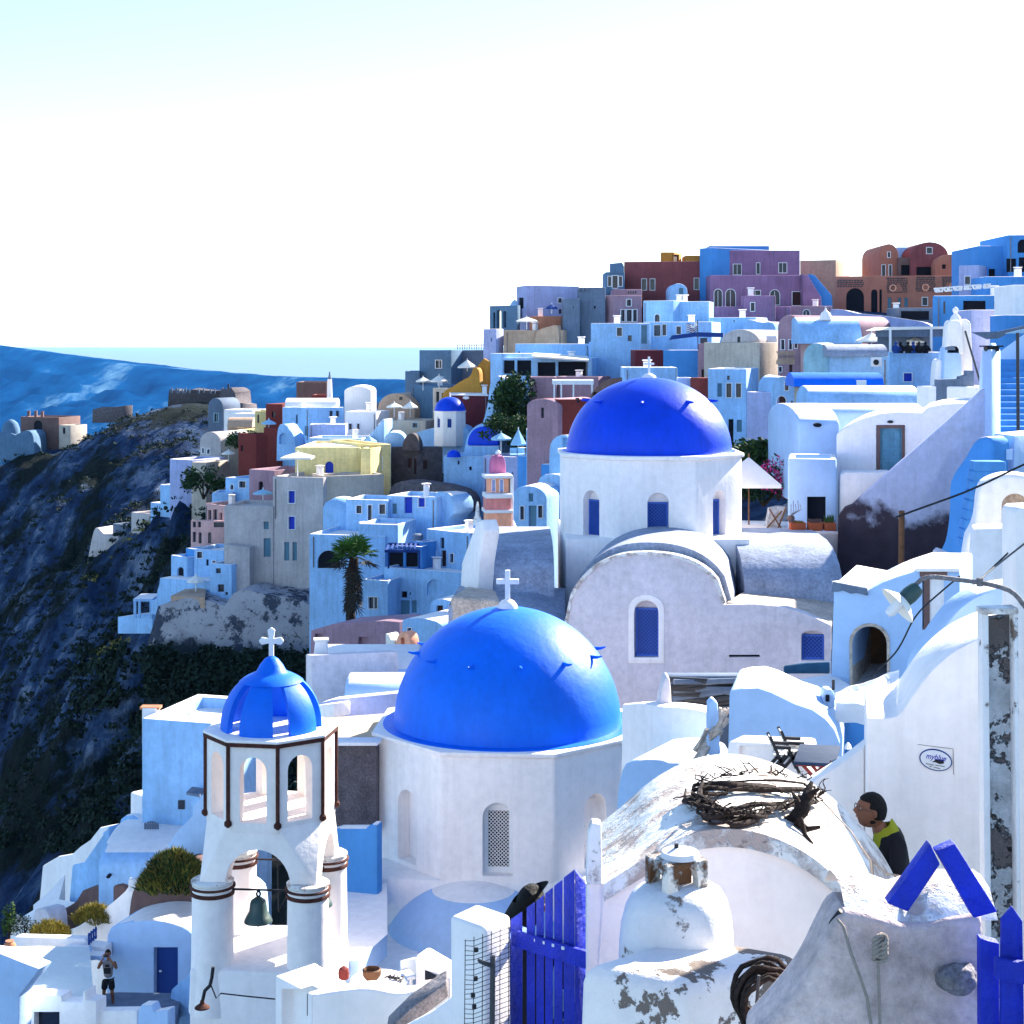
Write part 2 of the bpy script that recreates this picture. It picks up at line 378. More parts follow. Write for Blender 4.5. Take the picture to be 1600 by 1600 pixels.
for D in Ds:
    r = []
    for i in range(0, 320):
        px = -700 + i * 9
        x = (px - CX) / F * D; z = ground(x, D * KD); p = Vector((x, D * KD, z))
        a = noise.fractal(p * .045, .9, 2.1, 6) * min(6, D * .035) + noise.noise(p * .35) * min(.8, D * .008) + noise.noise(p * 1.1) * .15
        cl = min(1, max(0, (-z - 14) / 10)) if px < 500 else .25
        rd = ((1 - abs(noise.noise(p * .11))) * 2.2 + (1 - abs(noise.noise(p * .33))) * 1.1 + (1 - abs(noise.noise(p * .9))) * .5 - .8) * cl
        r.append(Vector((x + noise.noise(p * .2) * cl * 1.0, D * KD + noise.noise(p * .23 + Vector((9, 0, 0))) * cl, z + a * (.35 + .65 * cl) - rd * .8 - .6)))
    rows.append(r)
TR = rows
def rockmat():
    m = bpy.data.materials.new('volcanic_rock'); m.use_nodes = True; t = m.node_tree; N = t.nodes; L = t.links
    b = N['Principled BSDF']; b.inputs['Roughness'].default_value = .95; b.inputs['Specular IOR Level'].default_value = .1
    g = N.new('ShaderNodeNewGeometry')
    def nz(s, d=8, r=.65):
        n = N.new('ShaderNodeTexNoise'); n.inputs['Scale'].default_value = s; n.inputs['Detail'].default_value = d; n.inputs['Roughness'].default_value = r; L.new(g.outputs['Position'], n.inputs['Vector']); return n.outputs['Fac']
    def ramp(x, st):
        n = N.new('ShaderNodeValToRGB'); e = n.color_ramp.elements
        while len(e) < len(st): e.new(.5)
        for i, (p, c) in enumerate(st): e[i].position = p; e[i].color = (*c, 1)
        L.new(x, n.inputs[0]); return n.outputs[0]
    c1 = ramp(nz(.16), [(.30, (.002, .008, .032)), (.45, (.010, .030, .085)), (.55, (.035, .072, .150)), (.66, (.17, .21, .29))])
    c2 = ramp(nz(.9), [(.35, (.001, .005, .007)), (.55, (.003, .010, .010)), (.7, (.008, .018, .012))])
    k = ramp(nz(.055, 6), [(.50, (0, 0, 0)), (.57, (1, 1, 1))])
    mx = N.new('ShaderNodeMix'); mx.data_type = 'RGBA'; L.new(k, mx.inputs[0]); L.new(c1, mx.inputs[6]); L.new(c2, mx.inputs[7])
    f = ramp(nz(1.7), [(.3, (.55, .55, .55)), (.72, (1.5, 1.5, 1.5))])
    m2 = N.new('ShaderNodeMix'); m2.data_type = 'RGBA'; m2.blend_type = 'MULTIPLY'; m2.inputs[0].default_value = 1; L.new(mx.outputs[2], m2.inputs[6]); L.new(f, m2.inputs[7])
    L.new(m2.outputs[2], b.inputs['Base Color'])
    bp = N.new('ShaderNodeBump'); bp.inputs['Strength'].default_value = 1; bp.inputs['Distance'].default_value = .8; L.new(nz(.8, 10, .7), bp.inputs['Height']); L.new(bp.outputs[0], b.inputs['Normal'])
    return m
MATS['rock'] = rockmat()
g_ = MB().grid(rows).build('hillside_terrain', MATS['rock'], None, smooth=60, origin=(0, 0, 0), kind='structure')

# far island across the channel: crest read from the photograph, its own distance and slopes
CR = [(-900, 420), (-500, 470), (-200, 515), (-60, 532), (0, 539), (60, 548), (120, 558), (200, 569), (260, 577), (340, 584), (420, 587.5), (520, 591), (640, 595), (760, 600), (900, 606), (1100, 618), (1300, 640)]
def crest(px):
    for (a, ya), (b, yb) in zip(CR, CR[1:]):
        if a <= px <= b: return ya + (yb - ya) * (px - a) / (b - a)
    return 640
rows = []
SEA = -104
for j in range(70):
    t = j / 69; r = []
    for i in range(0, 230):
        px = -900 + i * 9.6
        x = (px - CX) / FA * 2300; zc = (HY - crest(px)) / FA * 2300
        D = 1350 + 2300 * t
        # front cliff: steep fluted face up to the crest at 2300 m, gentle back slope
        u = (D - 1350) / 950 if D < 2300 else 1 - (D - 2300) / 1350 * .5
        u = max(0, min(1, u)); s = u ** .75 if D < 2300 else u
        p = Vector((x * .004, D * .004, 0))
        fl = (1 - abs(noise.noise(Vector((x * .012 + D * .003, D * .002, 3))))) * 34 + noise.fractal(p * 5, 1, 2, 4) * 20
        z = SEA - 6 + (zc - SEA + 6) * s - (fl - 14) * math.sin(math.pi * min(1, u)) * (1 if D < 2300 else .15) * min(1, max(.15, (zc + 95) / 90))
        r.append(Vector((x, D, z)))
    rows.append(r)
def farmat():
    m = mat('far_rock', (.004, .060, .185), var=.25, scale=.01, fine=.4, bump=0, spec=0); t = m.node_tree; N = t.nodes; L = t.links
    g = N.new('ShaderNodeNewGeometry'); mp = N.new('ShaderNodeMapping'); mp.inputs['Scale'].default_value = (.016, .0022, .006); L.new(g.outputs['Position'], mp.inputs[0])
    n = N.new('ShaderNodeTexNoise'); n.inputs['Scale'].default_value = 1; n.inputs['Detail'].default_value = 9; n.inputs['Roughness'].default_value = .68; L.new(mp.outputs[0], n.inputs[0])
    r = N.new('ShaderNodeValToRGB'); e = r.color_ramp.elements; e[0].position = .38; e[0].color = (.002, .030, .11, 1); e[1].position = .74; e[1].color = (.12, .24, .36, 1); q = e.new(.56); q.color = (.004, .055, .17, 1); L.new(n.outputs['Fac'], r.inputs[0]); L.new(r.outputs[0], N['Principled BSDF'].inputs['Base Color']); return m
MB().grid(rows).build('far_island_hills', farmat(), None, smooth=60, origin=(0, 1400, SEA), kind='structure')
# sea
m = bpy.data.materials.new('sea_water'); m.use_nodes = True; t = m.node_tree; b = t.nodes['Principled BSDF']
b.inputs['Base Color'].default_value = (.13, .20, .27, 1); b.inputs['Roughness'].default_value = .45; b.inputs['Specular IOR Level'].default_value = .25
nz_ = t.nodes.new('ShaderNodeTexNoise'); nz_.inputs['Scale'].default_value = .15; nz_.inputs['Detail'].default_value = 6
ge = t.nodes.new('ShaderNodeNewGeometry'); t.links.new(ge.outputs['Position'], nz_.inputs['Vector'])
bp = t.nodes.new('ShaderNodeBump'); bp.inputs['Strength'].default_value = .6; bp.inputs['Distance'].default_value = 1.0; t.links.new(nz_.outputs['Fac'], bp.inputs['Height']); t.links.new(bp.outputs[0], b.inputs['Normal'])
MB().add([(-40000, -2000, SEA), (40000, -2000, SEA), (40000, 50000, SEA), (-40000, 50000, SEA)], [(0, 1, 2, 3)]).build('sea', m, None, smooth=0, origin=(0, 0, SEA), kind='structure')

# haze: one even box of air around the whole scene
HAZE = True
if HAZE:
    m = bpy.data.materials.new('haze_air'); m.use_nodes = True; t = m.node_tree; t.nodes.remove(t.nodes['Principled BSDF'])
    v = t.nodes.new('ShaderNodeVolumePrincipled'); v.inputs['Color'].default_value = (.30, .62, 1, 1); v.inputs['Density'].default_value = .000012; v.inputs['Anisotropy'].default_value = .3
    t.links.new(v.outputs[0], t.nodes['Material Output'].inputs['Volume'])
    MB().box((0, 24000, SEA / 2 + 20), (84000, 54000, -SEA + 120)).build('haze', m, None, smooth=0, kind='stuff')

# scrub on the slope: uncountable low bushes
def scrub(name, label, sel, n, sz, matn, seed, cl=.6, dens=None):
    rn = random.Random(seed); m = MB(); k = 0
    while k < n:
        i = rn.randrange(len(TR)); j = rn.randrange(len(TR[0])); p = TR[i][j]; px = p.x / p.y * FA + CX; py = HY - p.z / p.y * FA
        if not sel(px, py, p): continue
        if noise.noise(p * .07 + Vector((seed, 0, 0))) < .0 and rn.random() < cl: k += .2; continue
        k += 1; c = p + Vector((rn.uniform(-.8, .8), rn.uniform(-.8, .8), .1)); R_ = sz * rn.uniform(.4, 1.2)
        for q in range(11):
            d = Vector((rn.gauss(0, 1), rn.gauss(0, 1), abs(rn.gauss(0, .7)))).normalized() * R_ * rn.uniform(.3, 1); a = Vector((rn.gauss(0, 1), rn.gauss(0, 1), rn.gauss(0, 1))).normalized() * R_ * .3; b = a.cross(d).normalized() * R_ * .2
            m.add([c + d - a, c + d + b, c + d + a, c + d - b], [(0, 1, 2, 3)])
    return tag(m.build(name, MATS[matn], None, smooth=0), label, 'scrub', kind='stuff')
mat('scrub_leaf', (.008, .022, .014), var=.4, fine=.4, scale=.3, bump=0); mat('scrub_dry', (.22, .20, .05), var=.3, fine=.3, scale=.5, bump=0)
scrub('scrub', 'dark scrub covering the steep slope', lambda x, y, p: -40 < x < 520 and 640 < y < 1330 and p.y > 60, 15000, .7, 'scrub_leaf', 3)
scrub('scrub', 'dense dark bushes at the foot of the patchy retaining wall', lambda x, y, p: 120 < x < 500 and 1010 < y < 1130 and p.y > 80, 3500, 1.0, 'scrub_leaf', 7, cl=.1)
def nearline(x, y, L):
    return any(abs((x - a) * (d - b) - (y - b) * (c - a)) / math.hypot(c - a, d - b) < 5 and min(a, c) < x < max(a, c) for (a, b), (c, d) in zip(L, L[1:]))
scrub('dry_grass', 'sunlit yellow dry grass along the edges of the ridge', lambda x, y, p: p.y > 90 and nearline(x, y, [(118, 925), (190, 860), (245, 815)]) or nearline(x, y, [(126, 1052), (165, 1022), (205, 1000), (258, 950)]), 420, .5, 'scrub_dry', 5, cl=0)
# ================================================================== CHURCHES
def up(p, z): return Vector((p.x, p.y, z))
def ngon(c, r, n, rot): return [Vector((c.x + r * math.cos(rot + 2 * math.pi * k / n), c.y + r * math.sin(rot + 2 * math.pi * k / n), 0)) for k in range(n)]
def cross(root, base, h, wd, th, matn, budded=False, name='cross'):
    m = MB(); b = Vector(base)
    if not budded:
        m.box(b + Vector((0, 0, h / 2)), (th, th, h)); m.box(b + Vector((-(wd + th) / 4, 0, h * .62)), ((wd - th) / 2, th * .98, th)); m.box(b + Vector(((wd + th) / 4, 0, h * .62)), ((wd - th) / 2, th * .98, th))
    else:
        pts = []
        def bud(cx, cz, a0):
            r = th * .52; o = []
            for k in (-1, 0, 1):
                a = a0 + k * 1.25; c = (cx + math.cos(a) * r * .95, cz + math.sin(a) * r * .95)
                o += [(c[0] + math.cos(a + q) * r * .62, c[1] + math.sin(a + q) * r * .62) for q in (-1.0, -.4, .4, 1.0)]
            return o
        t = th / 2; zc = h * .6
        pts = [(t, .0), (t, zc - t)] + bud(wd / 2 - t, zc, 0) + [(t, zc + t)] + bud(0, h - t, math.pi / 2) + [(-t, zc + t)] + bud(-wd / 2 + t, zc, math.pi) + [(-t, zc - t), (-t, 0)]
        m.prism([b + Vector((x, -th * .3, z)) for x, z in pts], (0, th * .6, 0))
    return m.build(name, MATS[matn], root, bevel=.012, seg=2)
def dome_mesh(c, r, h, zb, n=72, rings=30, skirt=0.0):
    m = MB(); prof = [(r + skirt, zb - .06), (r + skirt, zb + .015), (r + .03, zb + .03), (r, zb + .10)]
    for i in range(2, rings + 1):
        a = math.pi / 2 * i / rings; prof.append((max(r * math.cos(a) ** 1.0, .001), zb + h * math.sin(a)))
    m.lathe(up(c, 0), prof, n); return m
def lattice(pl, m, x0, y0, x1, y1, step, out0, out1, wpx):
    # crossed diagonal slats, clipped to the window rectangle
    n = int(((x1 - x0) + (y1 - y0)) / step) + 1
    for sgn in (1, -1):
        for k in range(n + 1):
            c = k * step
            a = []
            for (X, Y) in ((0, c), (c, 0), (x1 - x0, c - (x1 - x0)), (c - (y1 - y0), y1 - y0)):
                if -1e-6 <= X <= x1 - x0 + 1e-6 and -1e-6 <= Y <= y1 - y0 + 1e-6: a.append((X, Y))
            if len(a) < 2: continue
            p, q = min(a), max(a)
            if abs(p[0] - q[0]) < .5: continue
            if sgn > 0: P, Q = (x0 + p[0], y0 + p[1]), (x0 + q[0], y0 + q[1])
            else: P, Q = (x1 - p[0], y0 + p[1]), (x1 - q[0], y0 + q[1])
            o = out0 + (.006 if sgn > 0 else 0)
            m.bar(pl.pt(*P, o), pl.pt(*Q, o), wpx, .012)

# ---- large light blue dome on its octagonal drum
D1 = 24.0
c1 = XY(793, D1)
zl = (HY - 1180) / F * 22.3                     # ledge level
rt = thing('domed_church', 'white octagonal church with a big light blue dome and a white cross, nearest dome', 'church', up(c1, (HY - 1400) / F * D1))
R8 = 3.02; rot = R(-71.5)
oc = ngon(c1, R8, 8, rot)
m = MB(); m.prism([up(p, zl - 2.9) for p in oc], (0, 0, 2.9))
cut = MB()
def facepl(a, b):
    p = Pl.__new__(Pl); p.A = a; p.B = b; p.t = (b - a).normalized(); n = Vector((p.t.y, -p.t.x, 0)); p.n = n if n.dot((a + b) / 2 - p.c0) > 0 else -n; return p
def octpl(c, a, b): Pl.c0 = c; return facepl(a, b)
faces = sorted([octpl(c1, oc[i], oc[(i + 1) % 8]) for i in range(8)], key=lambda p: (p.A + p.B).y)[:4]
faces.sort(key=lambda p: (p.A + p.B).x / (p.A + p.B).y)
def niche(pl, frac, wd, z0, z1, dep, cut):
    c = pl.A + (pl.B - pl.A) * frac; t = pl.t; r = wd / 2; pts = [c - t * r + Vector((0, 0, z0))]
    for i in range(13):
        a = math.pi * i / 12; pts.append(c - t * r * math.cos(a) + Vector((0, 0, z1 - r + r * math.sin(a))))
    pts.append(c + t * r + Vector((0, 0, z0)))
    cut.prism([p + pl.n * .3 for p in pts], pl.n * (-.3 - dep)); return c
cs = []
for k, pl in enumerate(faces):
    cs.append((pl, niche(pl, .5, .62, zl - 2.42, zl - .92, .30, cut)))
m.build('drum', MATS['wash'], rt, bevel=.05, cut=cut)
# ledge cap and dome
m = MB(); m.prism([up(p, zl) for p in ngon(c1, R8 + .06, 8, rot)], (0, 0, .10)); m.build('ledge', MATS['wash'], rt, bevel=.03)
dome_mesh(c1, 2.50, 2.52, zl + .1, skirt=.24).build('dome', MATS['dome_blue'], rt, smooth=50)
for az in range(0, 360, 30):
    a = R(az + 8); d = Vector((math.cos(a), math.sin(a), 0)); e = math.asin(.62)
    p = up(c1, zl + .1) + d * 2.5 * math.cos(e) + Vector((0, 0, 2.52 * math.sin(e)))
    MB().tube([p - d * .08, p + d * .12, p + d * .24 + Vector((0, 0, .03))], [.05, .035, .015], 6).build('spike', MATS['dome_blue'], rt)
m = MB(); m.lathe(up(c1, zl + 2.52), [(.23, 0), (.22, .14), (.15, .24), (.06, .28)], 16); m.build('cross_base', MATS['wash'], rt)
cross(rt, up(c1, zl + 2.78), .66, .50, .11, 'white_paint')
# pierced windows in the niches
for k, (pl, c) in enumerate(cs):
    p0 = lambda u, z, o: c + pl.t * u + pl.n * (-.30 + o) + Vector((0, 0, z))
    m = MB(); z0, z1 = zl - 2.42, zl - 1.10
    m.prism([p0(-.31, z0, -.02), p0(-.31, z1, -.02), p0(.31, z1, -.02), p0(.31, z0, -.02)], pl.n * .03)
    if k == 1:
        wn = m.build('window', MATS['void'], rt)
        f = MB()
        if True:
            X0, X1, Z0, Z1 = -.22, .22, z0 + .12, z1 - .05
            f.prism([p0(-.31, z0, .03), p0(-.31, z1 + .14, .03), p0(X0, z1 + .14, .03), p0(X0, z0, .03)], pl.n * .03)
            f.prism([p0(.31, z0, .03), p0(.31, z1 + .14, .03), p0(X1, z1 + .14, .03), p0(X1, z0, .03)], pl.n * .03)
            f.prism([p0(X0, z0, .032), p0(X0, Z0, .032), p0(X1, Z0, .032), p0(X1, z0, .032)], pl.n * .03)
            f.prism([p0(X0, Z1, .032), p0(X0, z1 + .28, .032), p0(X1, z1 + .28, .032), p0(X1, Z1, .032)], pl.n * .03)
        st = .076
        nn = int((X1 - X0 + Z1 - Z0) / st) + 1
        for sg in (1, -1):
            for q in range(1, nn):
                cc = q * st; a = []
                Wd, Hh = X1 - X0, Z1 - Z0
                for (x, y) in ((0, cc), (cc, 0), (Wd, cc - Wd), (cc - Hh, Hh)):
                    if -1e-6 <= x <= Wd + 1e-6 and -1e-6 <= y <= Hh + 1e-6: a.append((x, y))
                if len(a) < 2: continue
                a0, a1 = min(a), max(a)
                if a1[0] - a0[0] < .01: continue
                if sg > 0: f.bar(p0(X0 + a0[0], Z0 + a0[1], .045), p0(X0 + a1[0], Z0 + a1[1], .045), .016, .012)
                else: f.bar(p0(X1 - a0[0], Z0 + a0[1], .052), p0(X1 - a1[0], Z0 + a1[1], .052), .016, .012)
        f.build('lattice', MATS['white_paint'], wn, smooth=0)
    if k == 2:
        m.build('window', MATS['wash'], rt)
        for q in range(3):
            h = MB(); cc = p0(-.17, z0 + .35 + q * .42, .012); h.prism([cc + pl.t * .13 * math.cos(a_ * .5236) + Vector((0, 0, .13 * math.sin(a_ * .5236))) for a_ in range(12)], pl.n * .012); h.build('round_hole', MATS['void'], rt, smooth=0)
# body below the drum: square base with shoulder, long vault towards the viewer
m = MB()
ap = R8 * math.cos(R(22.5)); aa = -94.0
def square(c, ap, a0, k=1.0): return [Vector((c.x + ap * 1.41421 * math.cos(R(a0 + q)) * k, c.y + ap * 1.41421 * math.sin(R(a0 + q)) * k, 0)) for q in (-45, 45, 135, 225)]
m.prism([up(p, zl - 6.5) for p in square(c1, ap + .012, aa)], (0, 0, 6.5 - 2.52)); m.build('wall', MATS['wash'], rt, bevel=.05)
# apse vault in front of the drum: half cylinder whose gable is inside the block
def barrel(root, a, b, z, axis, h, matn, name='vault', n=18, deep=0, bevel=0, **k):
    L = b - a; pts = [up(a + L * (.5 - .5 * math.cos(math.pi * i / n)), z + h * math.sin(math.pi * i / n)) for i in range(n + 1)]
    m = MB(); m.prism(([up(b, z - deep), up(a, z - deep)] if deep else []) + pts, axis); return m.build(name, MATS[matn], root, bevel=bevel, **k)
# quarter-dome apse, its round roof leaning against the church front
ca = XY(740, 22.25)
m = MB(); zr = (HY - 1376) / F * 22.2; ca.y -= .1
m.lathe(up(ca, 0), [(1.95, zr - 5), (1.95, zr - 1.75)] + [(1.95 * math.cos(math.pi / 2 * i / 14), zr - 1.75 + 1.75 * math.sin(math.pi / 2 * i / 14)) for i in range(1, 14)] + [(.001, zr)], 48, sy=1.0)
m.build('apse', MATS['wash_mid'], rt, smooth=50)

# ---- bell tower: open octagonal lantern on four round pillars
Dt = 19.0
ct = XY(424, Dt)
sx = 1 / F * Dt
bt = thing('bell_tower', 'white bell tower with an open ribbed blue crown and rusty corner bands', 'bell tower', up(ct, (HY - 1510) / F * Dt))
zt0 = (HY - 1168) / F * (Dt - .75); zt1 = (HY - 1302) / F * (Dt - .75); zt2 = (HY - 1375) / F * Dt
Rt = 1.12; rt8 = R(-76.5)
oc = ngon(ct, Rt, 8, rt8)
m = MB(); m.prism([up(p, zt1 - .05) for p in oc], (0, 0, zt0 - zt1 + .05))
inner = MB(); inner.prism([up(p, zt1 + .12) for p in ngon(ct, Rt - .26, 8, rt8)], (0, 0, zt0 - zt1 - .24))
for i in range(8):
    Pl.c0 = ct; pl = octpl(ct, oc[i], oc[(i + 1) % 8])
    if i % 2 == 0 or True:
        c = (pl.A + pl.B) / 2; t = pl.t; r = .235; z0, z1 = zt1 + .13, zt0 - .2
        pts = [c - t * r + Vector((0, 0, z0))] + [c - t * r * math.cos(math.pi * k / 10) + Vector((0, 0, z1 - r + r * math.sin(math.pi * k / 10))) for k in range(11)] + [c + t * r + Vector((0, 0, z0))]
        cc = MB(); cc.prism([p + pl.n * .3 for p in pts], -pl.n * 1.1)
        inner_extra = cc
        inner.v and None
        # each opening is cut in turn below
        pl.cc = cc
        oc[i] = oc[i]
        if i == 0: cutters = []
        cutters.append(cc)
lan = m.build('lantern', MATS['wash_warm'], bt, bevel=.02, cut=inner)
def carve(o, mb, loc):
    cb = bmesh.new(); bv = [cb.verts.new(q - loc) for q in mb.v]
    for f in mb.f: cb.faces.new([bv[i] for i in f])
    bmesh.ops.recalc_face_normals(cb, faces=cb.faces[:]); cm = bpy.data.meshes.new('cut'); cb.to_mesh(cm); cb.free()
    tmp = bpy.data.objects.new('cut', cm); col.objects.link(tmp); par = o.parent; tmp.location = par.location if par else o.location
    md = o.modifiers.new('c', 'BOOLEAN'); md.object = tmp; md.solver = 'EXACT'; md.operation = 'DIFFERENCE'
    bpy.context.view_layer.update(); dg = bpy.context.evaluated_depsgraph_get(); m2 = bpy.data.meshes.new_from_object(o.evaluated_get(dg)); o.modifiers.clear(); o.data = m2; bpy.data.objects.remove(tmp)
for cc in cutters: carve(lan, cc, LOC[bt.name])
# rusty bands at the corners
for p in ngon(ct, Rt + .015, 8, rt8):
    m = MB(); m.tube([up(p, zt1 + .12), up(p, zt0 - .02)], .034, 8); m.lathe(up(p, zt1 + .04), [(.02, 0), (.065, .04), (.065, .09), (.03, .13)], 10)
    m.build('corner_band', MATS['rust'], bt)
# roof slab with a rusty edge, open crown ribs
m = MB(); m.prism([up(p, zt0 - .025) for p in ngon(ct, Rt + .055, 8, rt8)], (0, 0, .065)); m.build('roof_edge', MATS['rust'], bt)
m = MB(); m.prism([up(p, zt0 + .042) for p in ngon(ct, Rt + .06, 8, rt8)], (0, 0, .05)); m.build('roof_slab', MATS['wash'], bt, bevel=.015)
zc = zt0 + .092; Rd = .88; Hd = .96
def crown(a0, a1, lo, hi, r, h, n=9, mrg=14, th=.10):
    P = []; out = []
    for s_ in (1, 0):
        g = []
        for j in range(mrg + 1):
            t_ = lo + (hi - lo) * j / mrg; rr = (r - (0 if s_ else th)) * math.cos(t_ * math.pi / 2) ** .85; zz = (h - (0 if s_ else th)) * math.sin(t_ * math.pi / 2)
            g.append([up(ct, zc + zz) + Vector((math.cos(a0 + (a1 - a0) * k / n), math.sin(a0 + (a1 - a0) * k / n), 0)) * rr for k in range(n + 1)])
        out.append(g)
    m = MB(); m.grid(out[0]); m.grid(out[1]); A, B = out
    for i in range(mrg): 
        for e in (0, n): m.add([A[i][e], A[i + 1][e], B[i + 1][e], B[i][e]], [(0, 1, 2, 3)])
    for k in range(n):
        for e in (0, mrg): m.add([A[e][k], A[e][k + 1], B[e][k + 1], B[e][k]], [(0, 1, 2, 3)])
    return m
for k in range(6):
    a = R(-100 + 60 * k); crown(a - R(20), a + R(20), 0, .74, Rd, Hd).build('crown_rib', MATS['dome_blue'], bt, smooth=50)
m = MB(); pr = []
for i in range(13):
    t_ = .60 + .40 * i / 12; pr.append((max(.001, Rd * math.cos(t_ * math.pi / 2) ** .85), Hd * math.sin(t_ * math.pi / 2)))
pr = [(r_, z_ - .0) for r_, z_ in pr if r_ > .30] + [(.26, Hd * .99), (.20, Hd + .10), (.12, Hd + .20), (.04, Hd + .25)]
m.lathe(up(ct, zc + .02), pr, 32); m.build('crown_cap', MATS['dome_blue'], bt, smooth=60)
cross(bt, up(ct, zc + Hd + .22), .52, .38, .085, 'white_paint', budded=True)
# skirt widening to the pillars: four arches between the pillar heads
zp = (HY - 1385) / F * (Dt - .7); pr_ = 1.13
sq = [Vector((ct.x + pr_ * math.cos(R(a)), ct.y + pr_ * math.sin(R(a)), 0)) for a in (-140, -50, 40, 130)]
m = MB()
lo = ngon(ct, 1, 4, R(-140)); lo = [ct + (p - ct) * 1.42 for p in lo]
topo = ngon(ct, Rt - .02, 8, rt8)
vs = [up(p, zp) for p in lo] + [up(p, zt1 + .1) for p in topo]
# connect square foot to octagon
bmv = vs; near = lambda i: min(range(4), key=lambda k: (lo[k] - topo[i]).length)
fs = [(3, 2, 1, 0), tuple(range(4, 12))]
own = [near(i) for i in range(8)]
for i in range(8):
    j = (i + 1) % 8
    if own[i] == own[j]: fs.append((own[i], 4 + j, 4 + i))
    else: fs.append((own[i], own[j], 4 + j, 4 + i))
m.add(vs, fs)
cut = MB()
def tunnel(a, b):
    c = (a + b) / 2 - ct; d = c.normalized(); t = Vector((-d.y, d.x, 0)); r = .56; pts = [ct - d * 2.2 - t * r + Vector((0, 0, zp - .3)), ]
    pts += [ct - d * 2.2 - t * r * math.cos(math.pi * k / 16) + Vector((0, 0, zp + .60 * math.sin(math.pi * k / 16))) for k in range(17)]
    pts += [ct - d * 2.2 + t * r + Vector((0, 0, zp - .3))]
    cc = MB(); cc.prism(pts, d * 4.4); return cc
sk = m.build('arch_skirt', MATS['wash_warm'], bt, bevel=.02)
carve(sk, tunnel(lo[0], lo[1]), LOC[bt.name]); carve(sk, tunnel(lo[1], lo[2]), LOC[bt.name])
zf = (HY - 1515) / F * (Dt - .7)
for p in [ct + (q - ct) * .82 for q in lo]:
    m = MB(); m.lathe(up(p, 0), [(.40, zf - .8), (.36, zf + .05), (.345, zp - .05)], 28); q = m.build('pillar', MATS['wash'], bt, smooth=50)
    b = MB(); b.lathe(up(p, 0), [(.35, zp - .23), (.375, zp - .22), (.375, zp - .17), (.35, zp - .16)], 28); b.lathe(up(p, 0), [(.35, zp - .11), (.39, zp - .10), (.39, zp - .075), (.35, zp - .07)], 28); b.build('iron_band', MATS['rust'], q)
    k = MB(); k.lathe(up(p, 0), [(.34, zp - .06), (.36, zp - .03), (.365, zp + .01), (.33, zp + .03)], 24); k.build('capital', MATS['wash_lichen'], q)
# plinth
m = MB(); q = [ct + (p - ct) * 1.14 for p in lo]
m.prism([up(p, zf - 5) for p in q], (0, 0, 5)); m.build('plinth', MATS['wash'], bt, bevel=.08)
# tie rod and bells
lf = [ct + (q - ct) * .82 for q in lo]
m = MB(); m.tube([up(lf[0], zp - .14), up(lf[1], zp - .14)], .018, 6); m.tube([up(lf[1], zp - .14), up(lf[2], zp - .14)], .018, 6); m.tube([up(lf[2], zp - .14), up(lf[3], zp - .14)], .018, 6); m.build('tie_rod', MATS['iron'], bt)
def bell(p, s, lab, rope):
    b = thing('bell', lab, 'bell', p - Vector((0, 0, .52 * s)))
    m = MB(); m.lathe(p - Vector((0, 0, .52 * s)), [(.24, 0), (.235, .03), (.20, .10), (.155, .18), (.14, .30), (.125, .36), (.06, .41), (.03, .42)], 24)
    m.v = [p + (v - p) * s if False else v for v in m.v]; m.build('bell_body', MATS['bronze'], b, smooth=60)
    k = MB(); k.tube([p - Vector((0, 0, .12)), p + Vector((-.03, 0, -.05)), p + Vector((0, 0, .02))], .02, 6); k.tube([p - Vector((0, 0, .12)), p + Vector((.04, 0, -.05)), p + Vector((0, 0, .02))], .02, 6); k.build('hanger', MATS['iron'], b)
    c = MB(); c.tube([p - Vector((0, 0, .3)), p - Vector((0, 0, .58))], .014, 6); c.tube([p - Vector((0, 0, .54)), p - Vector((0, 0, .6))], .03, 8); c.build('clapper', MATS['iron'], b)
bell(up(lf[0] + (lf[1] - lf[0]) * .48, zp - .16), 1, 'dark green bronze bell hanging under the front arch of the white bell tower', True)
bell(up(lf[1] + (lf[2] - lf[1]) * .55, zp - .16), 1, 'green bell half hidden behind the right front pillar of the bell tower', False)
solo('bell_rope', MB().tube([up(lf[0] + (lf[1] - lf[0]) * .62 + Vector((0, .7, 0)), zp + .2), up(lf[0] + (lf[1] - lf[0]) * .63 + Vector((0, .7, 0)), zp - .75), up(lf[0] + (lf[1] - lf[0]) * .72 + Vector((0, .7, 0)), zp - .45), up(lf[1] + Vector((0, .7, 0)), zp - .2)], .014, 5), MATS['iron'], 'thin dark bell rope looped under the arch of the bell tower', 'rope')

# ---- second church: deep blue dome, drum, square crossing, gable front with arched roof
D2 = 36.0
c2 = XY(1014, D2)
ch = thing('domed_church', 'church with a deep blue dome, blue shuttered windows and a grey arched gable wall', 'church', up(c2, (HY - 1095) / F * 33))
zl2 = (HY - 720) / F * (D2 - 1.9); R2 = 3.13; rot2 = R(-66.5)
oc = ngon(c2, R2, 8, rot2)
m = MB(); m.prism([up(p, zl2 - 3.9) for p in oc], (0, 0, 3.9)); cut = MB()
fc = sorted([octpl(c2, oc[i], oc[(i + 1) % 8]) for i in range(8)], key=lambda p: (p.A + p.B).y)[:3]; fc.sort(key=lambda p: (p.A + p.B).x)
nc = [(pl, niche(pl, .5, .68, zl2 - 2.75, zl2 - 1.0, .34, cut)) for pl in fc]
m.build('drum', MATS['wash'], ch, bevel=.05, cut=cut)
m = MB(); m.prism([up(p, zl2) for p in ngon(c2, R2 + .09, 8, rot2)], (0, 0, .14)); m.build('ledge', MATS['wash'], ch, bevel=.04)
dome_mesh(c2, 2.72, 2.42, zl2 + .14, skirt=.14).build('dome', MATS['dome_deep'], ch, smooth=50)
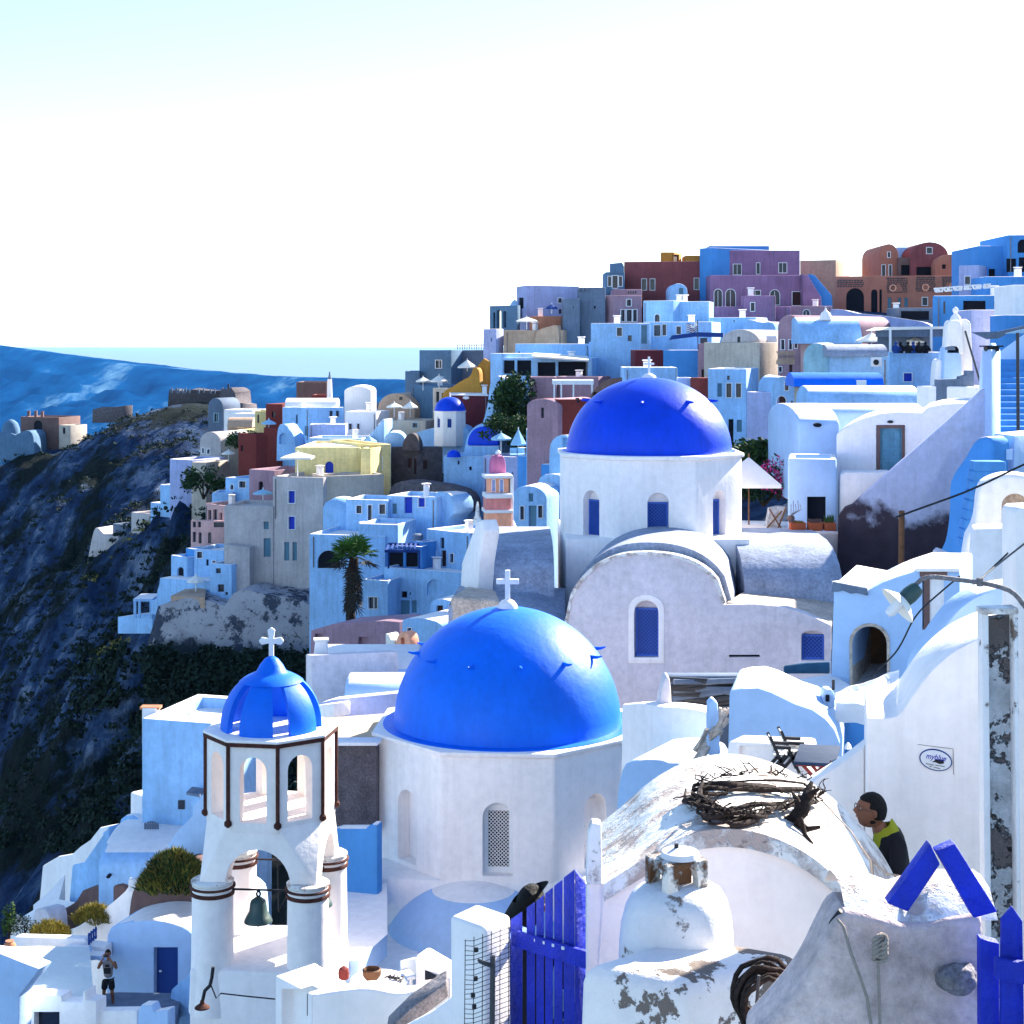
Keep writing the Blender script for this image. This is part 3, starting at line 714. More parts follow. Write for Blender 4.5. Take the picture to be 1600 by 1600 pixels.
for az in (20, 65, 110, 155, 200, 245, 290, 335):
    a = R(az + 14); d = Vector((math.cos(a), math.sin(a), 0)); e = math.asin(.70)
    p = up(c2, zl2 + .1) + d * 2.75 * math.cos(e) + Vector((0, 0, 2.42 * math.sin(e)))
    MB().tube([p - d * .1, p + d * .16, p + d * .3], [.07, .05, .03], 6).build('spike', MATS['dome_deep'], ch)
m = MB(); m.lathe(up(c2, zl2 + 2.5), [(.26, 0), (.22, .1), (.1, .18)], 14); m.build('cross_base', MATS['wash'], ch)
cross(ch, up(c2, zl2 + 2.62), .62, .34, .07, 'white_paint')
def shutter_window(root, pl, c, wd, z0, z1, dep, frame=True):
    P = lambda u, z, o: c + pl.t * u + pl.n * (-dep + o) + Vector((0, 0, z)); h = wd / 2
    m = MB(); m.prism([P(-h, z0, 0), P(-h, z1, 0), P(h, z1, 0), P(h, z0, 0)], pl.n * .05); s = m.build('window', MATS['shutter'], root)
    f = MB(); b = .05
    for (a0, b0, a1, b1) in ((-h, z0, -h + b, z1), (h - b, z0, h, z1), (-h + b, z0, h - b, z0 + b * 1.4), (-h + b, z1 - b, h - b, z1)):
        f.prism([P(a0, b0, .05), P(a0, b1, .05), P(a1, b1, .05), P(a1, b0, .05)], pl.n * .035)
    f.build('frame', MATS['lattice_blue'], s)
    g = MB(); X0, X1, Z0, Z1 = -h + b, h - b, z0 + b * 1.4, z1 - b; st = .11
    for sg in (1, -1):
        for q in range(1, int((X1 - X0 + Z1 - Z0) / st) + 1):
            cc = q * st; a = []; Wd, Hh = X1 - X0, Z1 - Z0
            for (x, y) in ((0, cc), (cc, 0), (Wd, cc - Wd), (cc - Hh, Hh)):
                if -1e-6 <= x <= Wd + 1e-6 and -1e-6 <= y <= Hh + 1e-6: a.append((x, y))
            if len(a) < 2: continue
            a0, a1 = min(a), max(a)
            if a1[0] - a0[0] < .01: continue
            if sg > 0: g.bar(P(X0 + a0[0], Z0 + a0[1], .058), P(X0 + a1[0], Z0 + a1[1], .058), .018, .012)
            else: g.bar(P(X1 - a0[0], Z0 + a0[1], .066), P(X1 - a1[0], Z0 + a1[1], .066), .018, .012)
    g.build('lattice', MATS['lattice_blue'], s, smooth=0)
for pl, c in nc: shutter_window(ch, pl, c, .66, zl2 - 2.75, zl2 - 1.32, .34)
# square crossing block under the drum
f0, f1 = XY(861, 33.6), XY(1167, 33.0)
zc0 = (HY - 842) / F * 34.1
pl = Pl(861, 33.6, 1167, 33.0)
q = square(c2, R2 * math.cos(R(22.5)) + .012, -89)
m = MB(); m.prism([up(p, zc0 - 4.5) for p in q], (0, 0, 4.5)); m.build('crossing', MATS['wash'], ch, bevel=.06)
# grey transept vaults left and right
zv = (HY - 842) / F * 34
def sidevault(x0, x1, Df, Db, ytop, ybot, name='side_vault', matn='roof_cement', sq_=1.6):
    a = XY(x0, Df); b = XY(x1, Df); D = Df; zt = (HY - ytop) / F * (Df + Db) / 2; zb = (HY - ybot) / F * Df; n = 14; m = MB(); pts = []
    for i in range(n + 1):
        t = math.pi * i / n; yy = (Df + Db) / 2 * KD - (Db - Df) / 2 * KD * math.copysign(abs(math.cos(t)) ** (1 / sq_), math.cos(t)); pts.append(Vector((a.x, yy, zb + (zt - zb) * math.sin(t) ** (1 / 1.0))))
    m.prism([Vector((a.x, Db * KD, zb - 4)), Vector((a.x, Df * KD, zb - 4))] + pts, (b.x - a.x, 0, 0)); return m.build(name, MATS[matn], ch)
sidevault(752, 866, 32.8, 38.5, 832, 905)
sidevault(1164, 1318, 32.8, 38.5, 832, 935)
# white rim wall at the left end of the transept with its little pinnacle
pl = Pl(724, 33.4, 752, 32.4)
m = MB(); pl.slab(m, [(719, 925), (721, 880), (744, 816), (752, 812), (757, 830), (749, 880), (746, 925)], -.5, 0); m.build('gable_rim', MATS['wash'], ch, bevel=.05)
m = MB(); m.lathe(W(746, 815, 33), [(.16, -.1), (.12, .1), (.07, .2), (.05, .45), (.02, .6)], 10); m.build('pinnacle', MATS['wash_lichen'], ch)
# front gable wall with its arched roof edge
pg = Pl(884, 31.4, 1300, 30.6)
def arcpts(x0, y0, xm, ym, x1, y1, n=22):
    o = []
    for i in range(n + 1):
        t = i / n; x = x0 + (x1 - x0) * t; u = (x - xm) / ((xm - x0) if x < xm else (x1 - xm)); yb = y0 if x < xm else y1
        o.append((x, yb + (ym - yb) * math.sqrt(max(0, 1 - abs(u) ** 2.3))))
    return o
arc = arcpts(884, 985, 1006, 866, 1129, 945)
out = [(884, 1160)] + arc + [(1180, 944), (1225, 948), (1262, 960), (1299, 977), (1299, 1160)]
m = MB(); pg.slab(m, out, -.45, 0); cut = MB()
pg.slab(cut, arch(991, 938, 1029, 1027), .3, -.30); pg.slab(cut, arch(1252, 985, 1288, 1032, k=.5), .3, -.25); pg.slab(cut, rect(1139, 1023, 1187, 1027), .3, -.2)
m.build('gable_wall', MATS['plaster_grey'], ch, bevel=.03, cut=cut)
m = MB(); ring(pg, m, arch(991, 938, 1029, 1027), 9, -.02, .03); m.build('window_surround', MATS['wash'], ch, bevel=.01)
class _c: pass
def pxwin(pl, x0, y0, x1, y1, dep):
    a = pl.pt(x0, y1); b = pl.pt(x1, y1); c = (a + b) / 2; shutter_window(ch, pl, up(c, 0), (b - a).length, a.z, pl.pt((x0 + x1) / 2, y0).z, dep)
pxwin(pg, 992, 952, 1029, 1027, .30); pxwin(pg, 1253, 993, 1288, 1032, .25)
m = MB(); pg.slab(m, rect(1139, 1022, 1187, 1028), -.22, -.16); m.build('slot', MATS['void'], ch)
# barrel roof behind the gable: rises above the wall as the shaded blue band
arc2 = arcpts(884, 985, 1012, 849, 1140, 945)
pr2 = Pl(884, 31.7, 1300, 30.9)
m = MB(); pr2.slab(m, [(880, 1100)] + arcpts(880, 985, 1011, 848, 1144, 942) + [(1144, 1100)], -.1, -5.5); m.build('barrel_roof', MATS['roof_cement'], ch)
m = MB(); pg.slab(m, [(x, y + 1) for x, y in arc] + [(x, y - 4) for x, y in arcpts(880, 985, 1006, 866, 1134, 945)][::-1], -.5, .04); m.build('roof_rim', MATS['wash_lichen'], ch)
# lean stone roof to the right of the crossing
m = MB(); m.prism([W(1135, 940, 31.0), W(1299, 972, 30.9), W(1320, 935, 33.5), W(1165, 922, 33.4)], (0, 0, -.2)); m.build('stone_roof', MATS['roof_stone'], ch, bevel=.04)
# left low roof with a stone coping beside the cross
m = MB(); m.prism([W(700, 945, 31), W(884, 990, 31.2), W(884, 918, 33.5), W(716, 915, 33.5)], (0, 0, -3)); m.build('low_roof', MATS['roof_cement'], ch, bevel=.05)
m = MB(); m.prism([W(703, 932, 31), W(782, 938, 31), W(775, 922, 32.4), W(728, 915, 32.4)], (0, 0, -2.2)); m.build('low_wall', MATS['roof_stone'], ch, bevel=.12, seg=3)

# ---- pink belfry beside the second church
Db = 46.0
bf = thing('belfry', 'pink and white three stage belfry between the grey vault and the blue houses', 'belfry', W(778, 835, Db))
q = lambda x0, y0, x1, y1, d0, d1: ((W((x0 + x1) / 2, (y0 + y1) / 2, Db) + Vector((0, (d0 + d1) / 2 - Db - .5, 0))), ((x1 - x0) / F * Db, d1 - d0, (y1 - y0) / F * Db))
def bxs(name, matn, *qs):
    m = MB()
    for r_ in qs: c, s_ = q(*r_); m.box(c, s_, R(8))
    return m.build(name, MATS[matn], bf, bevel=.02)
bxs('lower_stage', 'salmon', (758, 798, 797, 836, Db, Db + 1.1))
bxs('upper_stage', 'rose', (757, 776, 796, 798, Db + .02, Db + 1.08))
m = MB(); pbf = Pl(759, Db + .05, 794, Db + .05)
pbf.slab(m, rect(760, 746, 795, 777), -.95, 0); cut = MB(); pbf.slab(cut, arch(768.5, 749, 773.5, 771), .3, -1.2); pbf.slab(cut, arch(781, 749, 786, 771), .3, -1.2)
m.build('bell_stage', 'x' and MATS['salmon'], bf, bevel=.015, cut=cut)
m = MB(); ring(pbf, m, arch(768.5, 749, 773.5, 771), 1.1, 0, .05); ring(pbf, m, arch(781, 749, 786, 771), 1.1, 0, .05); m.build('arch_trim', MATS['white_paint'], bf)
c_, s_ = q(761, 712, 793, 746, Db, Db + .95)
m = MB(); px_ = 1 / F * Db; b0 = W(777, 746, Db + .5)
m.lathe(b0, [(.44, 0), (.44, .45), (.40, .75), (.30, .92), (.02, .98)], 4, rot=R(45 + 8), sx=1.05, sy=1.05); m.build('cap_roof', MATS['plum'], bf, bevel=.04)
bxs('cornice', 'white_paint', (755, 741, 799, 746, Db - .1, Db + 1.1), (756, 770, 798, 777, Db - .12, Db + 1.15), (755, 795, 799, 800, Db - .1, Db + 1.15), (796, 745, 800, 835, Db + .3, Db + 1.2), (792, 775, 800, 800, Db + .3, Db + 1.3))
m = MB(); m.lathe(W(778, 714, Db + .5), [(.1, 0), (.06, .08), (.12, .16), (.11, .22), (.03, .3)], 10); m.build('finial', MATS['white_paint'], bf)
m = MB(); m.prism([W(795, 836, Db + .6), W(795, 800, Db + .6), W(806, 822, Db + .6), W(812, 836, Db + .6)], (0, .5, 0)); m.build('buttress', MATS['white_paint'], bf)
# ================================================================== FOREGROUND
def poly_resample(P, n):
    L = [0]
    for a, b in zip(P, P[1:]): L.append(L[-1] + math.hypot(b[0] - a[0], b[1] - a[1]))
    o = []
    for i in range(n + 1):
        t = L[-1] * i / n; j = min(max(k for k in range(len(L)) if L[k] <= t + 1e-9), len(P) - 2); u = (t - L[j]) / (L[j + 1] - L[j])
        o.append((P[j][0] + (P[j + 1][0] - P[j][0]) * u, P[j][1] + (P[j + 1][1] - P[j][1]) * u))
    return o
def smoothpoly(P, n=40, it=3):
    for _ in range(it):
        Q = [P[0]]
        for a, b in zip(P, P[1:]): Q += [(a[0] * .75 + b[0] * .25, a[1] * .75 + b[1] * .25), (a[0] * .25 + b[0] * .75, a[1] * .25 + b[1] * .75)]
        P = Q + [P[-1]]
    return poly_resample(P, n)
# near barrel vaulted roof
DF, DB_ = 6.6, 7.84
fa = smoothpoly([(944, 1381), (1006, 1341), (1071, 1303), (1127, 1294), (1190, 1301), (1258, 1330), (1310, 1372), (1345, 1412)])
ba = smoothpoly([(932, 1290), (975, 1258), (1020, 1215), (1075, 1185), (1130, 1176), (1185, 1183), (1250, 1212), (1300, 1245), (1345, 1290), (1385, 1340), (1412, 1400)])
nv = thing('vaulted_roof_house', 'weathered white barrel vaulted roof with a pile of dry vine on it, bottom right', 'house', W(1150, 1560, 7.2))
P = []
fw = [W(x, y, DF) for x, y in fa]; bw = [W(x, y, DB_) for x, y in ba]
for j in range(9): P.append([fw[i].lerp(bw[i], j / 8) for i in range(41)])
P.append([p + Vector((0, .05, -.5)) for p in bw])
m = MB(); m.grid([[p + Vector((0, -.03, -.10)) for p in fw]] + P); m.build('roof', MATS['wash_lichen'], nv, smooth=60, wob=.008)
m = MB(); m.prism([W(1370, 1700, DF), W(925, 1700, DF)] + [p + Vector((0, .01, -.02)) for p in fw], (0, .3, 0)); m.build('gable_wall', MATS['wash_warm'], nv, wob=.004)
m = MB(); m.prism([W(915, 1560, 6.62), W(918, 1375, 6.62), W(985, 1384, 6.62), W(985, 1560, 6.62)], (0, .1, 0)); m.build('side_wall', MATS['wash_warm'], nv, bevel=.03)
m = MB(); m.prism([W(916, 1383, 6.6), W(919, 1305, 6.6), W(925, 1286, 6.6), W(940, 1288, 6.6), W(941, 1383, 6.6)], (0, .12, 0)); m.build('corner_block', MATS['wash_lichen'], nv, bevel=.012)
m = MB(); m.tube([W(1285, 1254, 7.5) + Vector((0, 0, .01)), W(1300, 1268, 7.4), W(1330, 1300, 7.2), W(1360, 1345, 7.0), W(1363, 1372, 6.95)], .006, 5); m.tube([W(1363, 1345, 6.97), W(1366, 1395, 6.9)], .006, 5); m.tube([W(1363, 1345, 6.97), W(1385, 1365, 6.95), W(1405, 1368, 6.9)], .006, 5)
solo('cord', m, MATS['rope'], 'thin cord lying over the right side of the vaulted roof', 'cord')
# dry vine heap
random.seed(11)
m = MB()
def vaultz(px, py): # drop a point on the roof surface: find t between front and back arcs
    i = min(range(41), key=lambda k: abs(fa[k][0] * .5 + ba[k][0] * .5 - px)); t = max(0, min(1, (fa[i][1] - py) / max(1, fa[i][1] - ba[i][1])))
    return fw[i].lerp(bw[i], t)
cen = vaultz(1175, 1262)
def vp(u, v, h): return vaultz(1178 + u, 1262 - v) + Vector((0, 0, h))
for k in range(19):
    a0 = random.uniform(0, 6.28); ln = random.uniform(1.6, 4.6); rx = random.uniform(60, 92); ry = random.uniform(12, 32); ph = random.uniform(0, 6); pts = []; rr = random.choice([.005, .007, .010, .014, .021])
    for i in range(22):
        a = a0 + ln * i / 21; wv = 1 + .10 * math.sin(a * 5 + ph); pts.append(vp(math.cos(a) * rx * wv - 8, math.sin(a) * ry * wv, .035 + .022 * math.sin(a * 3 + ph) + (k % 5) * .006))
    m.tube(pts, [rr * (1 - .7 * abs(i / 21 - .4)) for i in range(22)], 6)
for k in range(70):
    a = random.uniform(0, 6.28); p = vp(math.cos(a) * 90 - 6, math.sin(a) * 32, .08); q = [p]
    for i in range(5): q.append(q[-1] + Vector((random.uniform(-.05, .05), random.uniform(-.05, .05), random.uniform(-.02, .035))))
    m.tube(q, [.006, .005, .005, .004, .003, .002], 4)
b0 = W(1238, 1283, 7.0)
m.tube([W(1205, 1290, 6.95), b0, W(1252, 1268, 7.0), W(1262, 1245, 7.05), W(1264, 1232, 7.08), W(1268, 1222, 7.1)], [.02, .045, .05, .04, .024, .012], 9)
m.tube([W(1262, 1245, 7.05), W(1272, 1238, 7.0), W(1280, 1232, 7.0)], [.03, .018, .01], 7); m.tube([W(1252, 1268, 7.0), W(1245, 1250, 7.0), W(1238, 1238, 7.1)], [.03, .02, .008], 7)
m.tube([W(1245, 1285, 6.95), W(1262, 1296, 6.9), W(1282, 1292, 6.9)], [.03, .02, .012], 7); m.tube([W(1250, 1280, 6.9), W(1258, 1305, 6.85), W(1270, 1318, 6.8)], [.025, .015, .006], 6)
solo('dry_vine', m, MATS['vine'], 'coiled heap of dry twisted vine branches lying on top of the vaulted roof', 'vine', smooth=60, wob=.004)

# rounded chimney with a pierced pot
cn = thing('chimney', 'squat rounded white chimney with a small brown mouthed pot on top, foreground', 'chimney', W(1058, 1510, 5.9))
c0 = W(1057, 1514, 5.95)
prof = [(.335, -.05), (.345, .06), (.342, .18), (.330, .28), (.308, .36), (.27, .42), (.20, .46), (.10, .48)]
def sqlathe(c, prof, seg=40, e=.62, rot=0):
    m = MB(); P = []
    for r, z in prof:
        row = []
        for k in range(seg + 1):
            a = 2 * math.pi * (k % seg) / seg; ca, sa = math.cos(a), math.sin(a); q = (abs(ca) ** (2 / e / 1.6) + abs(sa) ** (2 / e / 1.6)) ** (-e * 1.6 / 2)
            x, y = r * q * ca, r * q * sa; row.append(c + Vector((x * math.cos(rot) - y * math.sin(rot), x * math.sin(rot) + y * math.cos(rot), z)))
        P.append(row)
    m.grid(P); m.f.append(tuple((len(prof) - 1) * (seg + 1) + k for k in range(seg))); return m
sqlathe(c0, prof, e=.85, rot=R(25)).build('body', MATS['wash_dirty'], cn, smooth=60, wob=.008)
pz = c0 + Vector((0, 0, .45))
m = MB(); m.box(pz + Vector((0, 0, .08)), (.27, .24, .17), R(28)); cut = MB()
for a in (R(28), R(28) + math.pi / 2):
    d = Vector((math.sin(a), -math.cos(a), 0)); t = Vector((math.cos(a), math.sin(a), 0)); r = .062
    pts = [pz + d * .3 - t * r + Vector((0, 0, .0))] + [pz + d * .3 - t * r * math.cos(math.pi * k / 8) + Vector((0, 0, .07 + r * math.sin(math.pi * k / 8))) for k in range(9)] + [pz + d * .3 + t * r + Vector((0, 0, 0))]
    cc = MB(); cc.prism(pts, -d * .6)
    if a < 1: cut = cc
    else: cut2 = cc
mat('sooty', (.85, .78, .70), stain=[((.16, .07, .03), 7, .46, .56)], bump=.8, bscale=20)
pot = m.build('pot', MATS['sooty'], cn, bevel=.02, cut=cut); carve(pot, cut2, LOC[cn.name])
m = MB(); m.box(pz + Vector((0, 0, .07)), (.12, .12, .12), R(28)); m.build('soot', MATS['wood'], pot)
m = MB(); m.lathe(pz + Vector((.02, 0, .165)), [(.11, 0), (.10, .03), (.02, .05)], 16); m.build('cap', MATS['wash_dirty'], pot)
m = MB(); m.tube([pz + Vector((.0, 0, .19)), pz + Vector((0, 0, .235))], [.018, .012], 6); m.build('peg', MATS['iron'], pot)
# pedestal under it
pd = MB(); q = [W(884, 1505, 5.60), W(1075, 1535, 5.40), W(1262, 1480, 5.72)]; q.append(q[0] + q[2] - q[1])
zt = -(1541 - HY) / F * 5.42
pd.prism([Vector((p.x * 1.03 if i == 0 else p.x, p.y, -4.6)) for i, p in enumerate(q)], (0, 0, .01)); pd = MB()
lo_ = [Vector((p.x, p.y, -4.8)) for p in q]; hi_ = [Vector((p.x, p.y, zt)) for p in q]; hi_[0].x += .05
pd.add(lo_ + hi_, [(3, 2, 1, 0), (4, 5, 6, 7)] + [(i, (i + 1) % 4, (i + 1) % 4 + 4, i + 4) for i in range(4)])
mat('wash_patch', (.94, .85, .80), stain=[((.20, .155, .13), 1.9, .545, .56), ((.2, .15, .13), 9, .66, .70)], streak=.1, bump=.7, bscale=14)
pd.build('pedestal', MATS['wash_patch'], cn, bevel=.09, seg=4, wob=.01)

# blue picket gate
def board(m, pts, D0, th=.025, off=(0, 0, 0)):
    m.prism([W(x, y, D) + Vector(off) for (x, y, D) in pts], (0, th, 0)); return m
def dg(x): return 6.22 + (5.9 - 6.22) * (x - 799) / (915 - 799)
gt = thing('picket_gate', 'tall blue picket gate with slanting top, between two white walls', 'gate', W(857, 1690, 6.0))
for (x0, x1, y0, y1) in ((798, 816, 1438, 1426), (823, 836, 1420, 1411), (838, 850, 1410, 1400), (852, 864, 1398, 1388), (866, 879, 1386, 1376), (881, 898, 1373, 1360)):
    board(MB(), [(x0, 1700, dg(x0)), (x0, y0, dg(x0)), (x1, y1, dg(x1)), (x1, 1700, dg(x1))], 0).build('picket', MATS['paint_blue'], gt, bevel=.004)
board(MB(), [(899, 1700, 5.93), (899, 1361, 5.93), (915, 1381, 5.98), (915, 1700, 5.98)], 0, .06).build('post', MATS['paint_blue'], gt, bevel=.005)
board(MB(), [(799, 1474, 6.2), (799, 1449, 6.2), (915, 1482, 5.9), (915, 1510, 5.9)], 0, .035, (0, -.045, 0)).build('rail', MATS['paint_blue'], gt, bevel=.005)
for x in (819, 837, 851, 865, 880):
    p = W(x, 1449 + (x - 799) * .285 + 3, dg(x)) + Vector((0, -.055, 0)); MB().lathe(p, [(.012, -.008), (.012, .008)], 8).build('nail_head', MATS['white_paint'], gt)
# white gate pier
def prism3(name, label, cat, matn, c, top, bot, back=None, bevel=.04, group=None, **k):
    Ps = [W(x, top, D) for x, D in c]; z = -(top - HY) / F * c[1][1]; zb = -(bot - HY) / F * c[1][1]
    q = [Vector((p.x, p.y, zb)) for p in Ps]; q.append(q[0] + q[2] - q[1]); m = MB(); m.prism(q, (0, 0, z - zb)); return solo(name, m, MATS[matn], label, cat, group, bevel=bevel, **k)
prism3('gate_pier', 'white masonry pier left of the blue gate with wire mesh in front', 'pier', 'wash', [(702, 6.13), (757, 6.0), (801, 6.14)], 1450, 1720, seg=3, bevel=.03, wob=.006)
# wire mesh panel
wm = MB(); Dm = 5.75
for i in range(6):
    x = 727 + i * 13.6; wm.tube([W(x, 1468 - i * 4.2, Dm), W(x - 2 + .3 * i, 1700, Dm)], .0022, 4)
for j in range(34):
    y = 1470 + j * 7.6; wm.tube([W(726, y, Dm), W(740, y + 1.2 * math.sin(j), Dm), W(760, y - 7, Dm), W(797, y - 21, Dm)], .0018, 4)
ms = solo('wire_mesh', wm, MATS['iron'], 'black wire mesh panel hung on the white pier beside the blue gate', 'wire mesh', smooth=0)
m = MB(); m.tube([W(770, 1493, 5.7), W(768, 1720, 5.7)], .014, 8); m.tube([W(770, 1508, 5.7), W(747, 1500, 5.68)], .008, 6); m.tube([W(770, 1512, 5.69), W(748, 1503, 5.68)], .006, 6)
solo('steel_pole', m, MATS['metal'], 'grey steel pole standing in front of the wire mesh', 'pole')
for (x, y) in ((744, 1484), (743, 1529), (739, 1555), (741, 1573)):
    m = MB(); m.box(W(x, y, 5.72), (.02, .015, .022), R(20)); tag(m.build('mesh_clip', MATS['iron'], ms), None, None)

# right hand pier of rough plaster
out = smoothpoly([(1180, 1625), (1240, 1560), (1268, 1520), (1290, 1470), (1312, 1428), (1330, 1426), (1385, 1438), (1415, 1450), (1450, 1446), (1480, 1438), (1537, 1430)], 36, 2) + [(1540, 1720), (1180, 1720)]
mat('wash_rough', (.62, .48, .45), var=.35, fine=.3, scale=1.1, stain=None, bump=1.0, bscale=24)
rp = slabt('rough_pier', 'rough dirty white plaster pier with a rope and a stone set into it, bottom right', 'pier', 'wash_rough', (1180, 4.6, 1540, 4.6), out, .30, bevel=.03, seg=3, wob=.006)
m = MB(); N_ = 10; P = []
for j in range(5):
    row = []
    for i in range(N_ + 1):
        t = i / N_; x = 1325 + (1562 - 1325) * t; sag = 18 * math.exp(-((t - .40) / .13) ** 2); yf = 1428 + sag - 2; row.append(W(x, yf, 4.6) + Vector((0, .02 + .13 * j, .05 * math.sin(math.pi * j / 4) + .02 - (.06 if j in (0, 4) else 0))))
    P.append(row)
solo('pier_coping', m.grid(P), MATS['wash_lichen'], 'rounded white coping on the rough plaster pier', 'coping', smooth=60)
# stone in the pier
m = MB(); bmn = bmesh.new(); bmesh.ops.create_icosphere(bmn, subdivisions=4, radius=1)
c = W(1497, 1528, 4.56); vs = []
for v in bmn.verts:
    p = v.co; k = 1 + .22 * noise.noise(p * 1.7) + .07 * noise.noise(p * 6) + .03 * noise.noise(p * 14); vs.append(c + Vector((p.x * .088 * k, p.y * .07 * k, p.z * .062 * k)))
m.add(vs, [tuple(v.index for v in f.verts) for f in bmn.faces]); bmn.free()
solo('stone', m, MATS['cement'], 'rough grey stone set into the dirty plaster pier', 'stone', smooth=70)
# ropes with a knot
m = MB()
m.tube([W(1308, 1436, 4.58), W(1318, 1448, 4.56), W(1330, 1490, 4.56), W(1345, 1530, 4.56), W(1355, 1560, 4.56), W(1364, 1620, 4.56)], .007, 7)
m.tube([W(1375, 1470, 4.56), W(1372, 1500, 4.56), W(1374, 1560, 4.56), W(1376, 1620, 4.56)], .0065, 7)
for k in range(5):
    c = W(1374, 1466 + k * 7, 4.55); m.tube([c + Vector((.028 * math.cos(a), -.012 + .012 * math.sin(a * 2), .018 * math.sin(a) + .004 * math.cos(a))) for a in [i * .6 + k for i in range(12)]], .0085, 6)
solo('knotted_rope', m, MATS['rope'], 'grey rope with a thick knot hanging down the rough plaster pier', 'rope', smooth=60)
m = MB(); m.tube([W(1314, 1423, 4.62), W(1300, 1440, 4.64), W(1292, 1465, 4.66), W(1288, 1480, 4.68)], [.012, .010, .018, .022], 7); m.tube([W(1288, 1478, 4.66), W(1283, 1492, 4.66)], [.03, .018], 8)
solo('hose', m, MATS['iron'], 'short black hose hanging at the left edge of the rough pier', 'hose')
# inverted V of blue planks
for pts, lab in (([(1454, 1319), (1469, 1351), (1419, 1425), (1387, 1412)], 'left leaning blue plank of the upside down V on the pier'), ([(1463, 1331), (1492, 1318), (1559, 1425), (1522, 1435)], 'right leaning blue plank of the upside down V on the pier')):
    m = MB(); m.prism([W(x, y, 4.52) for x, y in pts], (0, .07, 0)); solo('blue_plank', m, MATS['paint_blue'], lab, 'plank', 'blue planks on the pier', bevel=.005)
# second blue gate at the right edge
g2 = thing('picket_gate', 'blue gate with a pointed picket at the right edge beside the rough pier', 'gate', W(1580, 1700, 4.4))
m = MB(); m.prism([W(x, y, 4.42) for x, y in ((1533, 1700), (1532, 1466), (1545, 1470), (1562, 1474), (1562, 1700))], (0, .06, 0)); m.build('post', MATS['paint_blue'], g2, bevel=.006)
m = MB(); m.prism([W(x, y, 4.38) for x, y in ((1563, 1700), (1566, 1438), (1583, 1418), (1598, 1440), (1602, 1700))], (0, .03, 0)); m.build('picket', MATS['paint_blue'], g2, bevel=.004)
m = MB(); m.prism([W(x, y, 4.36) for x, y in ((1606, 1700), (1609, 1460), (1624, 1440), (1640, 1462), (1642, 1700))], (0, .03, 0)); m.build('picket', MATS['paint_blue'], g2, bevel=.004)
m = MB(); m.prism([W(x, y, 4.34) for x, y in ((1556, 1530), (1556, 1498), (1660, 1515), (1660, 1552))], (0, .04, 0)); m.build('rail', MATS['paint_blue'], g2, bevel=.006)

# big white house on the right with swooping parapet
bh = thing('white_house', 'large white house with a swooping stepped parapet and an oval sign, at the right edge', 'house', W(1480, 1560, 8.4))
fr = smoothpoly([(1353, 1121), (1370, 1122), (1400, 1121), (1412, 1108), (1440, 1064), (1475, 1028), (1510, 1005), (1560, 985), (1680, 960)], 40, 2)
slabt('wall', '', '', 'wash', (1353, 8.5, 1680, 8.3), fr + [(1680, 1700), (1353, 1700)], 1.15, parent=bh, bevel=.03)
fr2 = smoothpoly([(1425, 1120), (1436, 1040), (1455, 1010), (1475, 980), (1500, 948), (1535, 926), (1580, 915), (1640, 912)], 30, 2)
slabt('upper_wall', '', '', 'wash_mid', (1380, 10.4, 1640, 10.4), fr2 + [(1640, 1200), (1425, 1200)], .5, parent=bh, bevel=.04)
slabt('stair_parapet', 'white sloping parapet beside the seated boy catching the sun', 'parapet', 'wash', (1255, 8.85, 1353, 8.75), [(1250, 1232), (1310, 1194), (1352, 1162), (1352, 1400), (1250, 1400)], .35, bevel=.05)
# oval sign
pls = Pl(1353, 8.5, 1680, 8.3)
sg = thing('oval_sign', 'small oval shop sign with blue lettering on the white wall', 'sign', pls.pt(1462, 1205, .02))
tl = R(14)
def ell(rx, ry, n=40): return [(1462 + rx * math.cos(a) * math.cos(tl) - ry * math.sin(a) * math.sin(tl), 1187 + rx * math.cos(a) * math.sin(tl) + ry * math.sin(a) * math.cos(tl)) for a in [2 * math.pi * i / n for i in range(n)]]
m = MB(); pls.slab(m, ell(26, 16.5), .0, .012); m.build('rim', MATS['navy'], sg, smooth=0)
m = MB(); pls.slab(m, ell(24.3, 14.8), .0, .016); m.build('plate', MATS['white_paint'], sg, smooth=0)
def text(body, px, py, size, parent, matn, pl, out, tilt=0, sx=1.0, shear=0):
    cu = bpy.data.curves.new('txt', 'FONT'); cu.body = body; cu.size = size; cu.align_x = 'CENTER'; cu.align_y = 'CENTER'; cu.extrude = .002; cu.shear = shear
    t = bpy.data.objects.new('txt', cu); col.objects.link(t); bpy.context.view_layer.update()
    me = bpy.data.meshes.new_from_object(t.evaluated_get(bpy.context.evaluated_depsgraph_get())); bpy.data.objects.remove(t)
    o0 = pl.pt(px, py, out); ct_, st_ = math.cos(tilt), math.sin(tilt)
    mb = MB(); tt = pl.t if pl.t.x > 0 else -pl.t
    mb.add([o0 + tt * ((v.co.x * ct_ - v.co.y * st_) * sx) + Vector((0, 0, v.co.x * st_ + v.co.y * ct_)) + pl.n * (v.co.z) for v in me.vertices], [tuple(p.vertices) for p in me.polygons])
    return mb.build('lettering', MATS[matn], parent, smooth=0)
text('myblue', 1462, 1182.5, .062, sg, 'paint_blue', pls, .018, -tl * .4, .85, .3)
text('Accommodation', 1459, 1194.5, .016, sg, 'iron', pls, .018, -tl * .6, 1, 0) if False else None
m = MB(); pls.slab(m, [(1456, 1190), (1462, 1186), (1469, 1185.5), (1474, 1187), (1475, 1192), (1468, 1193), (1461, 1190)], .016, .019); m.build('emblem', MATS['iron'], sg, smooth=0)
m = MB()
